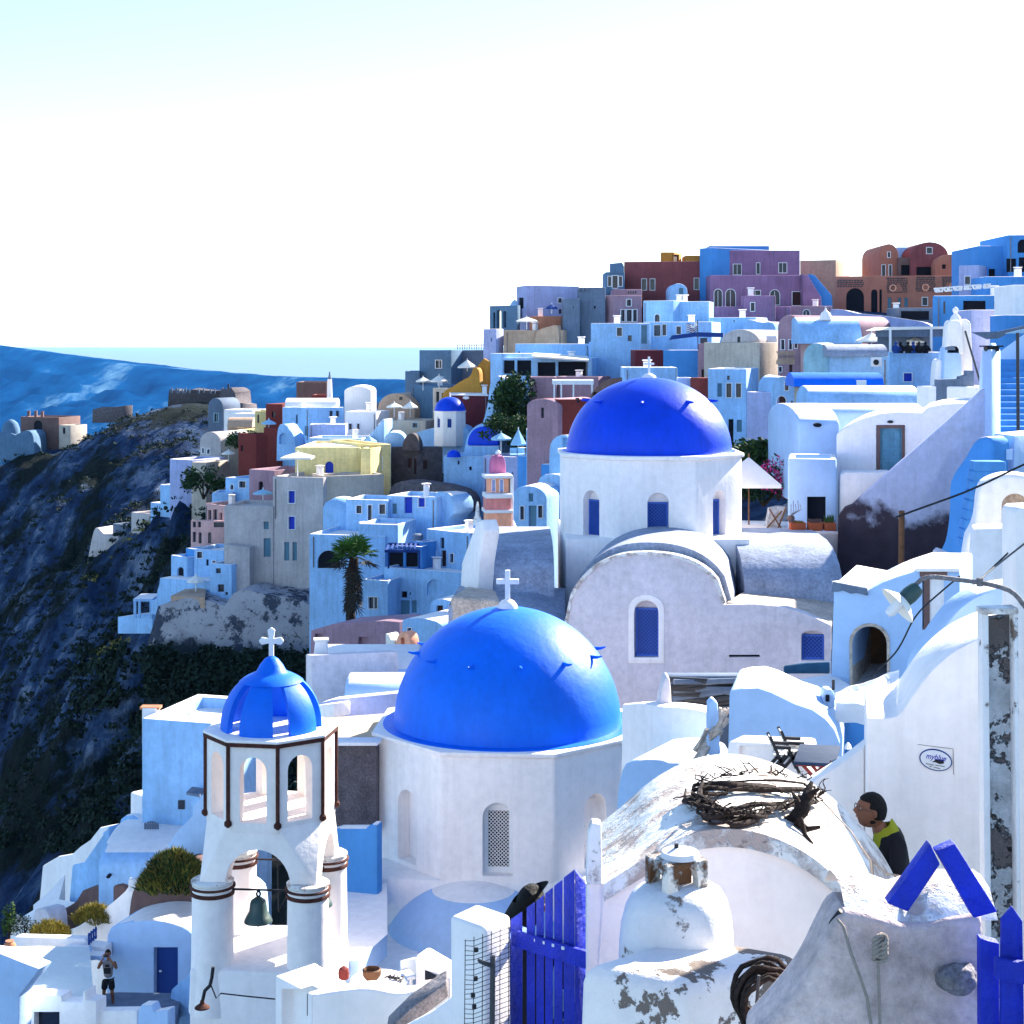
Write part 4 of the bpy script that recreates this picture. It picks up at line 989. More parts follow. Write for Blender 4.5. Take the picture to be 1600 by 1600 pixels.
for (x0, x1, y0) in ((1446, 1459, 1192), (1461, 1467, 1194.5), (1468, 1476, 1195.5), (1452, 1456, 1196), (1459, 1469, 1198)): m.bar(pls.pt(x0, y0, .019), pls.pt(x1, y0 + (x1 - x0) * .2, .019), .004, .004)
m.build('small_lettering', MATS['iron'], sg, smooth=0)
m = MB(); m.bar(pls.pt(1434, 1163, .003), pls.pt(1489, 1170, .003), .003, .003); m.bar(pls.pt(1489, 1170, .003), pls.pt(1490, 1210, .003), .003, .003)
m.build('wire_outline', MATS['metal'], sg, smooth=0)
# peeling pillar at the right edge
mat('peeling', (.55, .56, .58), stain=[((.16, .135, .13), 3.2, .50, .53), ((.10, .085, .08), 9, .62, .68)], bump=1.2, bscale=30, fine=.3)
pp = thing('peeling_pillar', 'tall grey pillar with peeling plaster at the right edge', 'pillar', W(1562, 1440, 6.5))
prow = [(1537, 958), (1545, 1560)]
m = MB(); m.prism([W(1541, 968, 6.56), W(1588, 962, 6.56), W(1594, 1560, 6.56), W(1548, 1560, 6.56)], (0, .10, 0)); m.build('core', MATS['peeling'], pp, wob=.004)
m = MB(); m.prism([W(1534, 960, 6.5), W(1545, 956, 6.5), W(1550, 1560, 6.5), W(1540, 1560, 6.5)], (0, .10, 0)); m.build('edge_strip', MATS['wash_dirty'], pp, bevel=.006, wob=.004)
m = MB(); m.prism([W(1584, 958, 6.5), W(1591, 956, 6.5), W(1597, 1560, 6.5), W(1591, 1560, 6.5)], (0, .10, 0)); m.build('edge_strip', MATS['wash_dirty'], pp, bevel=.006)
m = MB(); m.prism([W(1534, 961, 6.49), W(1534, 952, 6.49), W(1592, 950, 6.49), W(1592, 960, 6.49)], (0, .14, 0)); m.build('cap', MATS['wash_lichen'], pp, bevel=.008)
slabt('side_wall', 'narrow strip of white wall at the far right edge behind the pillar', 'wall', 'wash', (1588, 6.9, 1700, 6.9), [(1588, 1440), (1586, 800), (1592, 793), (1700, 790), (1700, 1440)], .3)
# street lamp on a bent arm
lp = thing('street_lamp', 'old lamp with a white dish and dark green socket on a curved arm', 'lamp', W(1590, 945, 6.4))
arm = [(1640, 985), (1602, 950), (1585, 925), (1560, 916), (1530, 910), (1500, 906), (1470, 902), (1450, 901), (1437, 906), (1428, 918), (1422, 928)]
MB().tube([W(x, y, 6.3) for x, y in smoothpoly(arm, 26, 2)], .014, 8).build('arm', MATS['cement'], lp, smooth=60)
MB().tube([W(1531, 903, 6.3), W(1531, 916, 6.3)], .02, 8).build('clamp', MATS['cement'], lp)
MB().tube([W(1531, 906, 6.31), W(1545, 893, 6.6), W(1600, 850, 6.9)], .006, 6).build('brace', MATS['metal'], lp)
ax = (W(1405, 944, 6.29) - W(1430, 922, 6.3)).normalized()
def oriented(m, prof, base, ax, seg=28):
    u = ax.cross(Vector((0, 1, 0))).normalized(); v = ax.cross(u); P = []
    for r, h in prof: P.append([base + ax * h + (u * math.cos(2 * math.pi * k / seg) + v * math.sin(2 * math.pi * k / seg)) * r for k in range(seg + 1)])
    return m.grid(P)
oriented(MB(), [(.001, -.02), (.035, -.02), (.045, .0), (.05, .05), (.045, .10), (.06, .11)], W(1431, 921, 6.3), ax).build('socket', MATS['bronze'], lp, smooth=60)
oriented(MB(), [(.055, .095), (.10, .125), (.125, .145), (.115, .142), (.05, .11)], W(1431, 921, 6.3), ax, 36).build('lamp_shade', MATS['canvas'], lp, smooth=60)
oriented(MB(), [(.03, .10), (.03, .20), (.02, .22), (.001, .22)], W(1431, 921, 6.3), ax).build('bulb', MATS['white_paint'], lp, smooth=60)
m = MB(); m.tube([W(1590, 850, 7), W(1532, 905, 7)], .006, 5); m.tube([W(x, y, 7.2) for x, y in smoothpoly([(1500, 900), (1470, 925), (1430, 960), (1412, 1000), (1400, 1020), (1385, 1035), (1360, 1058)], 20)], .006, 5)
solo('cable', m, MATS['iron'], 'thin black cable drooping behind the lamp arm', 'cable')
solo('cable', MB().tube([W(x, y, 12) for x, y in smoothpoly([(1400, 808), (1450, 790), (1520, 765), (1600, 725), (1680, 690)], 16)], .012, 5), MATS['iron'], 'black cable running from the wooden pole up to the right edge', 'cable')

# small white house at the bottom, behind the pier
sb = thing('white_house', 'small white house with a flat bright roof block and curved parapet, bottom centre', 'house', W(490, 1610, 9))
m = MB(); q = [W(430, 1524, 9.24), W(487, 1554, 8.97), W(548, 1542, 9.10)]; zt = -(1554 - HY) / F * 8.97
q = [Vector((p.x, p.y, zt - 3)) for p in q]; q.append(q[0] + q[2] - q[1] + Vector((.0, .1, 0)))
m.prism(q, (0, 0, 3)); cut = MB(); pw = Pl(430, 9.24, 487, 8.97); pw.slab(cut, rect(440, 1545, 481, 1660), .3, -.12); m.build('wall', MATS['wash'], sb, bevel=.015, cut=cut)
m = MB(); pw.slab(m, rect(464, 1558, 480, 1592), -.14, -.10); m.build('window', MATS['wood_dark'], sb)
cop = smoothpoly([(487, 1556), (540, 1548), (575, 1545), (600, 1550), (622, 1555), (645, 1551), (670, 1541), (703, 1527)], 30, 2)
slabt('parapet', '', '', 'wash_warm', (487, 8.97, 710, 8.7), cop + [(703, 1700), (487, 1700)], .22, parent=sb, bevel=.03, seg=3)
m = MB(); m.prism([W(600, 1612, 8.3), W(640, 1576, 8.3), W(697, 1536, 8.3), W(700, 1560, 8.3), W(660, 1590, 8.3), W(640, 1612, 8.3)], (0, .3, 0))
solo('rubble_coping', m, MATS['cement'], 'band of grey rubble running diagonally below the curved white parapet', 'wall edge', bevel=.02, wob=.02)
slabt('white_block', 'white sloping wall below the rubble band, left of the wire mesh', 'wall', 'wash', (600, 8.0, 740, 7.7), [(590, 1625), (640, 1598), (672, 1582), (700, 1560), (722, 1556), (722, 1750), (590, 1750)], .3, bevel=.04)
prism3('white_box', 'little white roof box with a dark triangular opening behind the parapet', 'roof box', 'wash', [(648, 9.75), (690, 9.5), (712, 9.65)], 1516, 1600)
m = MB(); m.prism([W(664, 1530, 9.66), W(664, 1515, 9.66), W(688, 1527, 9.46)], (0, -.02, 0)); solo('roof_opening', m, MATS['void'], 'dark triangular hole in the little white roof box', 'opening')
# round glass table with a cane basket and a cap beside it, white chair
tb = thing('round_table', 'round glass topped table with white rim behind the curved parapet', 'table', W(592, 1560, 9.5))
pt_ = W(592, 1536, 9.6); m = MB(); m.lathe(pt_, [(.25, 0), (.26, .015), (.25, .03)], 32); m.build('rim', MATS['white_paint'], tb)
m = MB(); m.lathe(pt_ + Vector((0, 0, .031)), [(.235, 0), (.235, .006)], 32); m.build('glass_top', MATS['cyan'], tb)
for a in (40, 130, 220, 310): MB().tube([pt_ + Vector((.17 * math.cos(R(a)), .17 * math.sin(R(a)), 0)), pt_ + Vector((.22 * math.cos(R(a)), .22 * math.sin(R(a)), -.7))], .014, 6).build('leg', MATS['white_paint'], tb)
m = MB(); m.lathe(W(581, 1531, 9.55), [(.05, 0), (.08, .04), (.085, .09), (.07, .10), (.05, .03)], 14); solo('wicker_basket', m, MATS['wood'], 'small brown wicker basket on the round glass table', 'basket')
m = MB()
for k in range(5): 
    a = k * 1.3; m.tube([pt_ + Vector((.05 + .03 * k, 0, .05)), pt_ + Vector((.1 + .03 * k, .05 * math.cos(a), .05)), pt_ + Vector((.12 + .02 * k, .1 * math.sin(a), .045))], .008, 5)
solo('cutlery', m, MATS['iron'], 'dark cutlery scattered on the round glass table', 'cutlery')
m = MB(); m.lathe(W(537, 1529, 9.6), [(.045, 0), (.05, .05), (.04, .09), (.01, .11)], 14); solo('red_cap', m, MATS['brickred'], 'red and black cap lying at the left end of the curved parapet', 'cap')
wc = thing('white_chair', 'white moulded chair standing behind the round glass table', 'chair', W(632, 1535, 9.8))
m = MB(); m.box(W(630, 1524, 9.8), (.18, .2, .03), R(20)); m.build('seat', MATS['white_paint'], wc, bevel=.01)
m = MB(); m.box(W(638, 1512, 9.9), (.17, .03, .16), R(35)); m.build('backrest', MATS['white_paint'], wc, bevel=.012)
for k in range(4): MB().tube([W(630, 1524, 9.8) + Vector(((-.07, .07)[k % 2], (-.07, .07)[k // 2], 0)), W(630, 1524, 9.8) + Vector(((-.08, .08)[k % 2], (-.09, .09)[k // 2], -.4))], .01, 5).build('leg', MATS['white_paint'], wc)
# little wall lamp on the tower plinth
wl = thing('wall_lamp', 'small hanging wall lamp with a rusty dish, below the left pillar of the bell tower', 'lamp', W(317, 1572, 17.2))
MB().tube([W(x, y, 17.0) for x, y in ((333, 1511), (331, 1528), (328, 1540), (320, 1548), (317, 1562))], .03, 6).build('arm', MATS['iron'], wl)
MB().lathe(W(316, 1575, 17.0), [(.12, 0), (.115, .02), (.04, .07), (.03, .12)], 20).build('lamp_shade', MATS['rust'], wl)
solo('cable', MB().tube([W(x, y, 16.9) for x, y in ((330, 1540), (338, 1560), (345, 1552), (380, 1556), (430, 1561))], .012, 5), MATS['iron'], 'loose thin cable across the white wall under the bell tower', 'cable')

m = MB(); rn = random.Random(4)
for k in range(9):
    c = W(1200, 1568, 5.0); r_ = rn.uniform(.10, .15); a0 = rn.uniform(0, 1)
    m.tube([c + Vector((r_ * math.cos(a), -.04 + .02 * k, r_ * 1.1 * math.sin(a) + .01 * math.sin(5 * a + k))) for a in [a0 + i * .3 for i in range(16)]], rn.choice([.008, .013, .02]), 6)
solo('vine_coil', m, MATS['vine'], 'dark coil of old vine leaning against the vaulted roof wall, behind the rough pier', 'vine coil', smooth=60)
solo('iron_rod', MB().tube([W(1186, 1524, 4.9), W(1176, 1640, 4.9)], .008, 6), MATS['metal'], 'thin upright metal rod in front of the dark vine coil', 'rod')
# ================================================================== MIDDLE GROUND RIGHT
def bush(name, label, c, r, n, leaf, mats, group=None, cat='bush', flat=1.0, seed=1, trunk=True, top=None):
    rnd = random.Random(seed); root = thing(name, label, cat, Vector(c) - Vector((0, 0, r[2])), group)
    ms = [MB() for _ in mats]
    cl = [(Vector((rnd.uniform(-1, 1), rnd.uniform(-1, 1), rnd.uniform(-.8, 1))), rnd.uniform(.25, .5)) for _ in range(18)]
    for i in range(n):
        k, rad = rnd.choice(cl); d = Vector((rnd.gauss(0, 1), rnd.gauss(0, 1), rnd.gauss(0, 1))).normalized() * rad * rnd.random() ** .4
        q = k * .72 + d
        if q.length > 1.15: continue
        p = Vector(c) + Vector((q.x * r[0], q.y * r[1], q.z * r[2])); s_ = leaf * rnd.uniform(.6, 1.4)
        a = Vector((rnd.gauss(0, 1), rnd.gauss(0, 1), rnd.gauss(0, .8))).normalized(); b = a.cross(Vector((rnd.gauss(0, 1), rnd.gauss(0, 1), rnd.gauss(0, 1)))).normalized()
        j = 0 if len(mats) == 1 else (rnd.randrange(len(mats)) if not top else (1 if q.z > top and rnd.random() < .6 else 0))
        ms[j].add([p - a * s_ * .5, p + b * s_ * .22, p + a * s_ * .5, p - b * s_ * .22], [(0, 1, 2, 3)])
    for m, mt in zip(ms, mats):
        if m.v: m.build('foliage' if mt == mats[0] else 'blossom' if 'flower' in mt else 'young_leaves', MATS[mt], root, smooth=0)
    if trunk:
        m = MB(); b = Vector(c) - Vector((0, 0, r[2] * 1.1))
        for k in range(5): m.tube([b, b + Vector((rnd.uniform(-.3, .3) * r[0], rnd.uniform(-.3, .3) * r[1], r[2] * .7)), Vector(c) + Vector((rnd.uniform(-.6, .6) * r[0], rnd.uniform(-.6, .6) * r[1], r[2] * .3))], [leaf * .35, leaf * .22, leaf * .08], 5)
        m.build('stem', MATS['vine'], root)
    return root
mat('leaf_dark', (.018, .045, .018), var=.3, fine=.4, scale=2, bump=0); mat('leaf', (.045, .09, .02), var=.3, fine=.3, scale=2, bump=0); mat('leaf_dry', (.20, .15, .03), var=.3, fine=.3, scale=2, bump=0)
mat('leaf_yellow', (.28, .24, .04), var=.3, fine=.3, scale=2, bump=0); mat('flower_pink', (.60, .04, .20), var=.3, bump=0); mat('flower_red', (.60, .03, .02), bump=0); mat('flower_white', (.7, .7, .7), bump=0)

# house with the brown mouthed arch
pa = (1297, 15.6, 1500, 15.2)
ah = thing('white_house', 'white house with a brown edged arched passage, right of the grey gable', 'house', W(1390, 1080, 15.4))
P_ = Pl(*pa)
slabt('wall', '', '', 'wash_mid', pa, [(1297, 1110), (1303, 912), (1356, 922), (1380, 910), (1400, 902), (1431, 892), (1500, 893), (1500, 1110)], 2.2, parent=ah, bevel=.03, cut=[(arch(1332, 978, 1386, 1075), 2.0), (rect(1441, 899, 1475, 984), .12)])
m = MB(); ring(P_, m, arch(1332, 978, 1386, 1075), 4.5, -1.9, .02); m.build('arch_lining', MATS['roof_stone'], ah, wob=.01)
m = MB(); P_.slab(m, rect(1330, 976, 1388, 1080), -2.0, -1.92); m.build('arch_back', MATS['wood'], ah)
m = MB(); P_.slab(m, rect(1451, 903, 1476, 982), -.11, -.05); sh = m.build('shutter', MATS['wash'], ah)
m = MB(); P_.slab(m, rect(1443, 900, 1452, 984), -.11, -.02); P_.slab(m, rect(1443, 980, 1478, 986), -.11, -.0); P_.slab(m, rect(1437, 893, 1480, 901), -.11, .03); m.build('broken_frame', MATS['brown'], ah, wob=.01)
m = MB(); P_.slab(m, [(1300, 924), (1302, 908), (1356, 919), (1356, 930), (1340, 926), (1330, 927), (1318, 922), (1310, 924)], .01, .05); m.build('painted_eave_shadow', MATS['slate'], ah)  # dark scalloped sheet standing in for the shadow band below the roof edge
m = MB(); m.prism([W(1300, 908, 15.6), W(1356, 918, 15.55), W(1385, 905, 17.2), W(1330, 905, 17.4)], (0, 0, -.05)); m.build('roof', MATS['wash_lichen'], ah)
m = MB(); P_.slab(m, rect(1432, 887, 1500, 892), -.6, .08); m.build('eave_slab', MATS['wash'], ah)
# terraced wall in front of it, with bright roof
slabt('terrace_wall', 'bluish white terrace wall with a sloping top, right of the driftwood pile', 'wall', 'wash_mid', (1137, 13.2, 1315, 13.0), [(1136, 1260), (1139, 1079), (1160, 1075), (1183, 1074), (1205, 1081), (1243, 1099), (1270, 1108), (1290, 1122), (1305, 1140), (1315, 1165), (1315, 1260)], 1.4, bevel=.04, wob=.01)
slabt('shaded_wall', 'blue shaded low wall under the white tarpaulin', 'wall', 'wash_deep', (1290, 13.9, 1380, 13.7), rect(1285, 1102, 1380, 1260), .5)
m = MB(); m.prism([W(1210, 1071, 14.9), W(1240, 1062, 15.3), W(1300, 1052, 15.8), W(1330, 1070, 15.0), W(1290, 1105, 14.0), W(1240, 1095, 14.2)], (0, 0, -1)); solo('bright_roof', m, MATS['wash'], 'bright flat white roof in the sun between the teal fence and the tarpaulin', 'roof', bevel=.03)
mat('teal', (.02, .45, .48), rough=.7, var=.2, fine=.3, scale=3)
slabt('teal_fence', 'low teal mosaic fence panel under the square window of the grey church wall', 'fence', 'teal', (1224, 17.5, 1297, 17.4), [(1225, 1053), (1224, 1041), (1260, 1036), (1297, 1034), (1297, 1053)], .1)
# white tarpaulin, crumpled
P = []
random.seed(3)
for j in range(9):
    row = []
    for i in range(13):
        u, v = i / 12, j / 8; x = 1306 + (1405 - 1306) * u; y0 = 1083 - 34 * u; y1 = 1098 + 8 * math.sin(u * 3) - 4 * u; y = y0 + (y1 - y0) * v
        p = W(x, y, 13.3 + .5 * (1 - v)); row.append(p + Vector((0, 0, .05 * noise.noise(Vector((u * 4, v * 5, 2))) + .03 * abs(math.sin(u * 7 + v * 3)))))
    P.append(row)
P.append([p + Vector((0, .05, -.25)) for p in P[-1]])
solo('tarpaulin', MB().grid(P), MATS['white_paint'], 'crumpled white tarpaulin cover lying in front of the arched passage', 'tarpaulin', smooth=25)
cp_ = thing('small_chimney', 'little white chimney with a round mouth beside the tarpaulin', 'chimney', W(1295, 1103, 13.5))
m = MB(); m.prism([W(1285, 1106, 13.5), W(1286, 1082, 13.5), W(1290, 1077, 13.5), W(1299, 1077, 13.5), W(1304, 1084, 13.5), W(1305, 1106, 13.5)], (0, .2, 0)); m.build('body', MATS['wash_mid'], cp_, bevel=.015)
MB().tube([W(1293, 1096, 13.48), W(1293, 1086, 13.48)], .025, 8).build('mouth', MATS['void'], cp_); MB().tube([W(1302, 1078, 13.6), W(1302, 1062, 13.6)], .02, 6).build('pipe', MATS['iron'], cp_)
# parapet walls left of the pile
slabt('courtyard_wall', 'pale courtyard wall with a soft dipping top, right of the nearest dome', 'wall', 'wash', (973, 17.4, 1037, 16.6), [(970, 1300), (970, 1100), (1000, 1098), (1037, 1104), (1037, 1300)], .4, bevel=.05)
slabt('courtyard_wall', 'pale courtyard wall falling towards the driftwood pile', 'wall', 'wash', (1036, 16.6, 1112, 16.4), [(1036, 1300), (1036, 1104), (1060, 1105), (1085, 1108), (1110, 1114), (1106, 1160), (1096, 1300)], .4, bevel=.05)
slabt('garden_mound', 'blue shaded low plaster ledge at the foot of the courtyard wall', 'ledge', 'wash_mid', (965, 15.4, 1090, 15.0), smoothpoly([(960, 1290), (968, 1192), (1000, 1186), (1035, 1186), (1050, 1194), (1060, 1190), (1075, 1200), (1090, 1290)], 24, 2), 1.5, bevel=.05)
# driftwood pile and poles
random.seed(5)
m = MB()
for k in range(34):
    x = random.uniform(1093, 1128); y = 1180 - (x - 1090) * 1.6 + random.uniform(-16, 16); D = 14.6 + random.uniform(-.3, .3)
    m.bar(W(x - random.uniform(2, 12), y + random.uniform(4, 22), D), W(x + random.uniform(2, 14), y - random.uniform(4, 26), D + random.uniform(-.2, .2)), random.uniform(.02, .09), random.uniform(.02, .05))
solo('driftwood_pile', m, MATS['roof_stone'], 'leaning pile of broken boards and driftwood between the courtyard wall and the terrace wall', 'wood pile', smooth=0)
for k in range(16):
    y = 1062 + k * 3.0 + random.uniform(-2, 2); x0 = 1046 + random.uniform(0, 10); x1 = 1150 + random.uniform(0, 75)
    o = MB().tube([W(x0, y + random.uniform(-8, 6), 17.2 + .05 * k), W((x0 + x1) / 2, y + random.uniform(-6, 2), 17.3), W(x1, y + random.uniform(-14, 0), 17.0)], .045, 6)
    solo('metal_pole', o, MATS['metal' if k % 3 else 'slate'], 'one of the long grey poles stacked at the foot of the grey church wall', 'pole', 'grey poles stacked by the church wall')
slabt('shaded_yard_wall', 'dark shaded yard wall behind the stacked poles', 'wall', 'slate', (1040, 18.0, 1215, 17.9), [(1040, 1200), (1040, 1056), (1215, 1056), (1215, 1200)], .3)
slabt('rounded_buttress', 'rounded brown plaster buttress at the left end of the stacked poles', 'buttress', 'plaster_grey', (1030, 16.9, 1052, 16.9), smoothpoly([(1028, 1110), (1033, 1075), (1040, 1056), (1047, 1056), (1050, 1110)], 16, 2), .4)
slabt('small_post', 'small white post with a rounded top in front of the stacked poles', 'post', 'wash_mid', (1105, 14.4, 1122, 14.4), smoothpoly([(1106, 1180), (1106, 1094), (1109, 1091), (1119, 1091), (1122, 1096), (1126, 1180)], 14, 2), .2)
# terrace with chairs and table
slabt('terrace_parapet', 'white parapet of the terrace with the folding chairs', 'parapet', 'wash', (1128, 10.9, 1250, 10.6), [(1120, 1260), (1137, 1158), (1255, 1163), (1262, 1260)], .35, bevel=.04, cut=[(rect(1155, 1165, 1262, 1300), .05)])
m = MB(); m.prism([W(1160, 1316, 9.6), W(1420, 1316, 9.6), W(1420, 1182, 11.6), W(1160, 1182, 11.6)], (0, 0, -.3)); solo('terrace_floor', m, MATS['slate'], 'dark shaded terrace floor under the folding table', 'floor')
def fchair(px, py, D, lab, sc_=1.0):
    r = thing('folding_chair', lab, 'chair', W(px, py, D), 'black folding chairs on the terrace'); b = W(px, py, D); k = sc_
    A = lambda x, y, z: b + Vector((x * k, y * k, z * k))
    for sgn in (-1, 1):
        MB().bar(A(.22, .2 * sgn, 0), A(-.16, .2 * sgn, .88), .028).build('back_post', MATS['iron'], r); MB().bar(A(-.2, .2 * sgn, 0), A(.2, .2 * sgn, .45), .028).build('leg', MATS['iron'], r)
        MB().bar(A(-.07, .22 * sgn, .64), A(.32, .22 * sgn, .62), .03).build('armrest', MATS['iron'], r)
    m = MB()
    for q in range(6): m.box(A(-.05 + q * .055, 0, .45), (.04 * k, .4 * k, .015 * k))
    m.build('seat', MATS['canvas'], r); m = MB()
    for q in range(5): m.box(A(-.055 - q * .024, 0, .58 + q * .065), (.015 * k, .4 * k, .045 * k))
    m.build('backrest', MATS['canvas'], r)
fchair(1212, 1206, 10.3, 'left folding chair with pale slats behind the vaulted roof', .40); fchair(1230, 1204, 10.6, 'folding chair with pale slats nearest the blue topped table', .46)
mat('teal_dark', (.012, .03, .07), var=.3)
tt = thing('folding_table', 'blue topped folding table with crossed brown legs behind the vaulted roof', 'table', W(1275, 1225, 10.2))
m = MB(); m.prism([W(1240, 1190, 10.0), W(1304, 1193, 10.0), W(1313, 1165, 10.45), W(1250, 1162, 10.45)], (0, 0, -.03)); m.build('table_top', MATS['teal_dark'], tt, bevel=.004)
for (a, b) in (((1252, 1193), (1285, 1228)), ((1290, 1193), (1258, 1228)), ((1264, 1190), (1292, 1224)), ((1300, 1190), (1270, 1224))): MB().bar(W(*a, 10.05), W(*b, 10.05), .03).build('leg', MATS['brickred'], tt)
m = MB(); m.prism([W(1244, 1192, 10.02), W(1244, 1197, 10.02), W(1300, 1199, 10.02), W(1300, 1195, 10.02)], (0, .02, 0)); m.build('apron', MATS['brickred'], tt)
m = MB(); m.lathe(W(1325, 1170, 10.4), [(.035, 0), (.03, .03), (.008, .06)], 12); solo('small_lantern', m, MATS['white_paint'], 'tiny white lantern on the wall right of the folding table', 'lantern')

# ---- stair house right of the second church (D about 40)
st = thing('stair_house', 'white house with a pale blue panelled door above a long diagonal stair wall', 'house', W(1400, 900, 38))
ps = (1307, 39.0, 1530, 38.2)
PS = Pl(*ps)
face = [(1307, 1000), (1307, 678), (1320, 668), (1345, 655), (1375, 646), (1405, 643), (1443, 645), (1452, 637), (1475, 631), (1515, 629), (1530, 629), (1530, 1000)]
slabt('front_wall', '', '', 'wash', ps, face, 5, parent=st, bevel=.08, cut=[(rect(1369, 664, 1414, 742), .22)])
m = MB(); PS.slab(m, rect(1375, 669, 1409, 742), -.2, -.13); dr = m.build('door', MATS['shutter_grey'], st)
mat('door_pale', (.12, .30, .42), rough=.6, var=.15, fine=.2)
dr.data.materials.clear(); dr.data.materials.append(MATS['door_pale'])
m = MB()
for (a, b) in ((377, 391), (393.5, 407)):
    for (c, d) in ((672, 700), (704, 718), (722, 740)): ring(PS, m, rect(1000 + a + 2, c + 1, 1000 + b - 2, d - 1), 1.0, -.13, -.10)
m.build('panel_moulding', MATS['door_pale'], dr, smooth=0)
m = MB(); ring(PS, m, [(1375, 742), (1375, 669), (1409, 669), (1409, 742)], 4.6, -.14, .03); m.build('door_frame', MATS['brown'], st)
m = MB(); PS.slab(m, [(1391 + 5 * math.cos(a), 659 + 2.4 * math.sin(a)) for a in [i * .524 for i in range(12)]], 0, .05); m.build('house_number_plate', MATS['iron'], st)
slabt('balcony_wall', '', '', 'wash_warm', (1309, 37.4, 1392, 37.2), [(1309, 900), (1312, 742), (1320, 738), (1392, 738), (1392, 900)], 1.2, parent=st, bevel=.08)
# diagonal stair wall with peeled lower part
mat('stair_wall', (.52, .54, .70), var=.12, fine=.12, streak=.15, low=((.05, .036, .05), -5.6, .5, 5.0, .42), bump=.6, bscale=8)
dw = [(1306, 1020), (1307, 900), (1310, 806), (1318, 795), (1330, 790), (1345, 776), (1380, 745), (1430, 702), (1480, 658), (1520, 622), (1532, 610), (1541, 606), (1548, 612), (1551, 640), (1552, 760), (1540, 1020)]
slabt('stair_wall', '', '', 'stair_wall', (1306, 36.6, 1552, 35.8), dw, .9, parent=st, bevel=.08)
solo('wooden_pole', MB().tube([W(1408, 1010, 33), W(1408, 900, 33), W(1409, 798, 33)], .09, 10), MATS['wood'], 'upright weathered wooden pole in front of the dark rock wall', 'pole')
# left wing with the round topped back vault
house('house_wing', 'bluish white vaulted house with a small oval vent, left of the stair house', 'wash_mid', [(1247, 41), (1310, 40.5)], 655, 730, 9, 'B', vh=.01) if False else None
lw = thing('vaulted_house', 'bluish white vaulted house with a small dark oval vent, left of the pale blue door', 'house', W(1280, 720, 40))
pv = Pl(1246, 40.5, 1306, 40.3)
def curvewall(root, name, x0a, x0b, x1, ytop, ybase, D, run, matn, deep=3, n=10, rmat=None):
    """long barrel vault seen from its side: side wall curving back into the crown"""
    zb = (HY - ybase) / F * D; zt = (HY - ytop) / F * (D + run * .5); P = []
    for i in range(n + 1):
        a = math.pi * .5 * i / n; y = D * KD + (1 - math.cos(a)) * run * KD; z = zb + (zt - zb) * math.sin(a)
        P.append((y, z))
    prof = [(D * KD, zb - deep)] + P + [(P[-1][0] + (P[-1][0] - P[i][0]), P[i][1]) for i in range(n - 1, -1, -1)] + [(2 * P[-1][0] - D * KD, zb - deep)]
    X0 = (x0a - CX) / F * D; X1 = (x1 - CX) / F * D; m = MB(); m.prism([Vector((X0, y, z)) for y, z in prof], (X1 - X0, 0, 0)); return m.build(name, MATS[matn], root, bevel=.08, smooth=50)
curvewall(lw, 'wall', 1247, 1250, 1312, 633, 665, 40.5, 2.4, 'wash_mid')
m = MB(); Pl(1247, 40.45, 1312, 40.45).slab(m, [(1277 + 6 * math.cos(a), 664 + 3.4 * math.sin(a)) for a in [i * .524 for i in range(12)]], -.3, .12); m.build('vent', MATS['void'], lw)
lb = house('white_house', 'small bluish white house block with a black doorway behind three orange planters', 'wash_mid', [(1231, 37.5), (1307, 37.3)], 716, 840, 2.6, 'flat', ops=[('k', 1261, 776, 1290, 818)], bevel=.08, dep=.3)
for i, (x0, x1, lab) in enumerate(((1234, 1258, 'leftmost orange planter, empty looking, on the ledge'), (1262, 1284, 'middle orange planter with a low dry shrub'), (1287, 1305, 'right orange planter with a green aloe'))):
    r = thing('planter', lab, 'planter', W((x0 + x1) / 2, 829, 36.4), 'orange planters on the ledge'); w_ = (x1 - x0) / F * 36.4
    m = MB(); m.box(W((x0 + x1) / 2, 822.5, 36.4), (w_, .4, .27)); c2_ = MB(); c2_.box(W((x0 + x1) / 2, 819, 36.4) + Vector((0, 0, .05)), (w_ - .1, .3, .3)); m.build('trough', MATS['terracotta'], r, bevel=.02, cut=c2_)
    m = MB(); rn = random.Random(i)
    for k in range((40, 160, 40)[i]):
        p = W((x0 + x1) / 2, 817, 36.4) + Vector((rn.uniform(-.4, .4) * w_, rn.uniform(-.12, .12), 0)); d = Vector((rn.uniform(-.5, .5), rn.uniform(-.5, .5), 1)).normalized() * rn.uniform(.1, (.06, .16, .34)[i]); m.add([p, p + d * .5 + Vector((.02, 0, 0)), p + d, p + d * .5 - Vector((.02, 0, 0))], [(0, 1, 2, 3)])
    m.build('plant', MATS[('leaf_dry', 'brown', 'leaf')[i]], r, smooth=0)
pot = thing('potted_plant', 'dark pot with leafless curved stems left of the orange planters', 'plant pot', W(1236, 818, 36.2))
MB().lathe(W(1236, 816, 36.2), [(.08, 0), (.13, .12), (.10, .22)], 12).build('pot', MATS['brown'], pot)
for k in range(5): MB().tube([W(1236, 806, 36.2), W(1236 + k * 4, 800 - k, 36.2), W(1236 + k * 3.5, 788 - (k % 2) * 6, 36.2)], .012, 4).build('stem', MATS['cement'], pot)
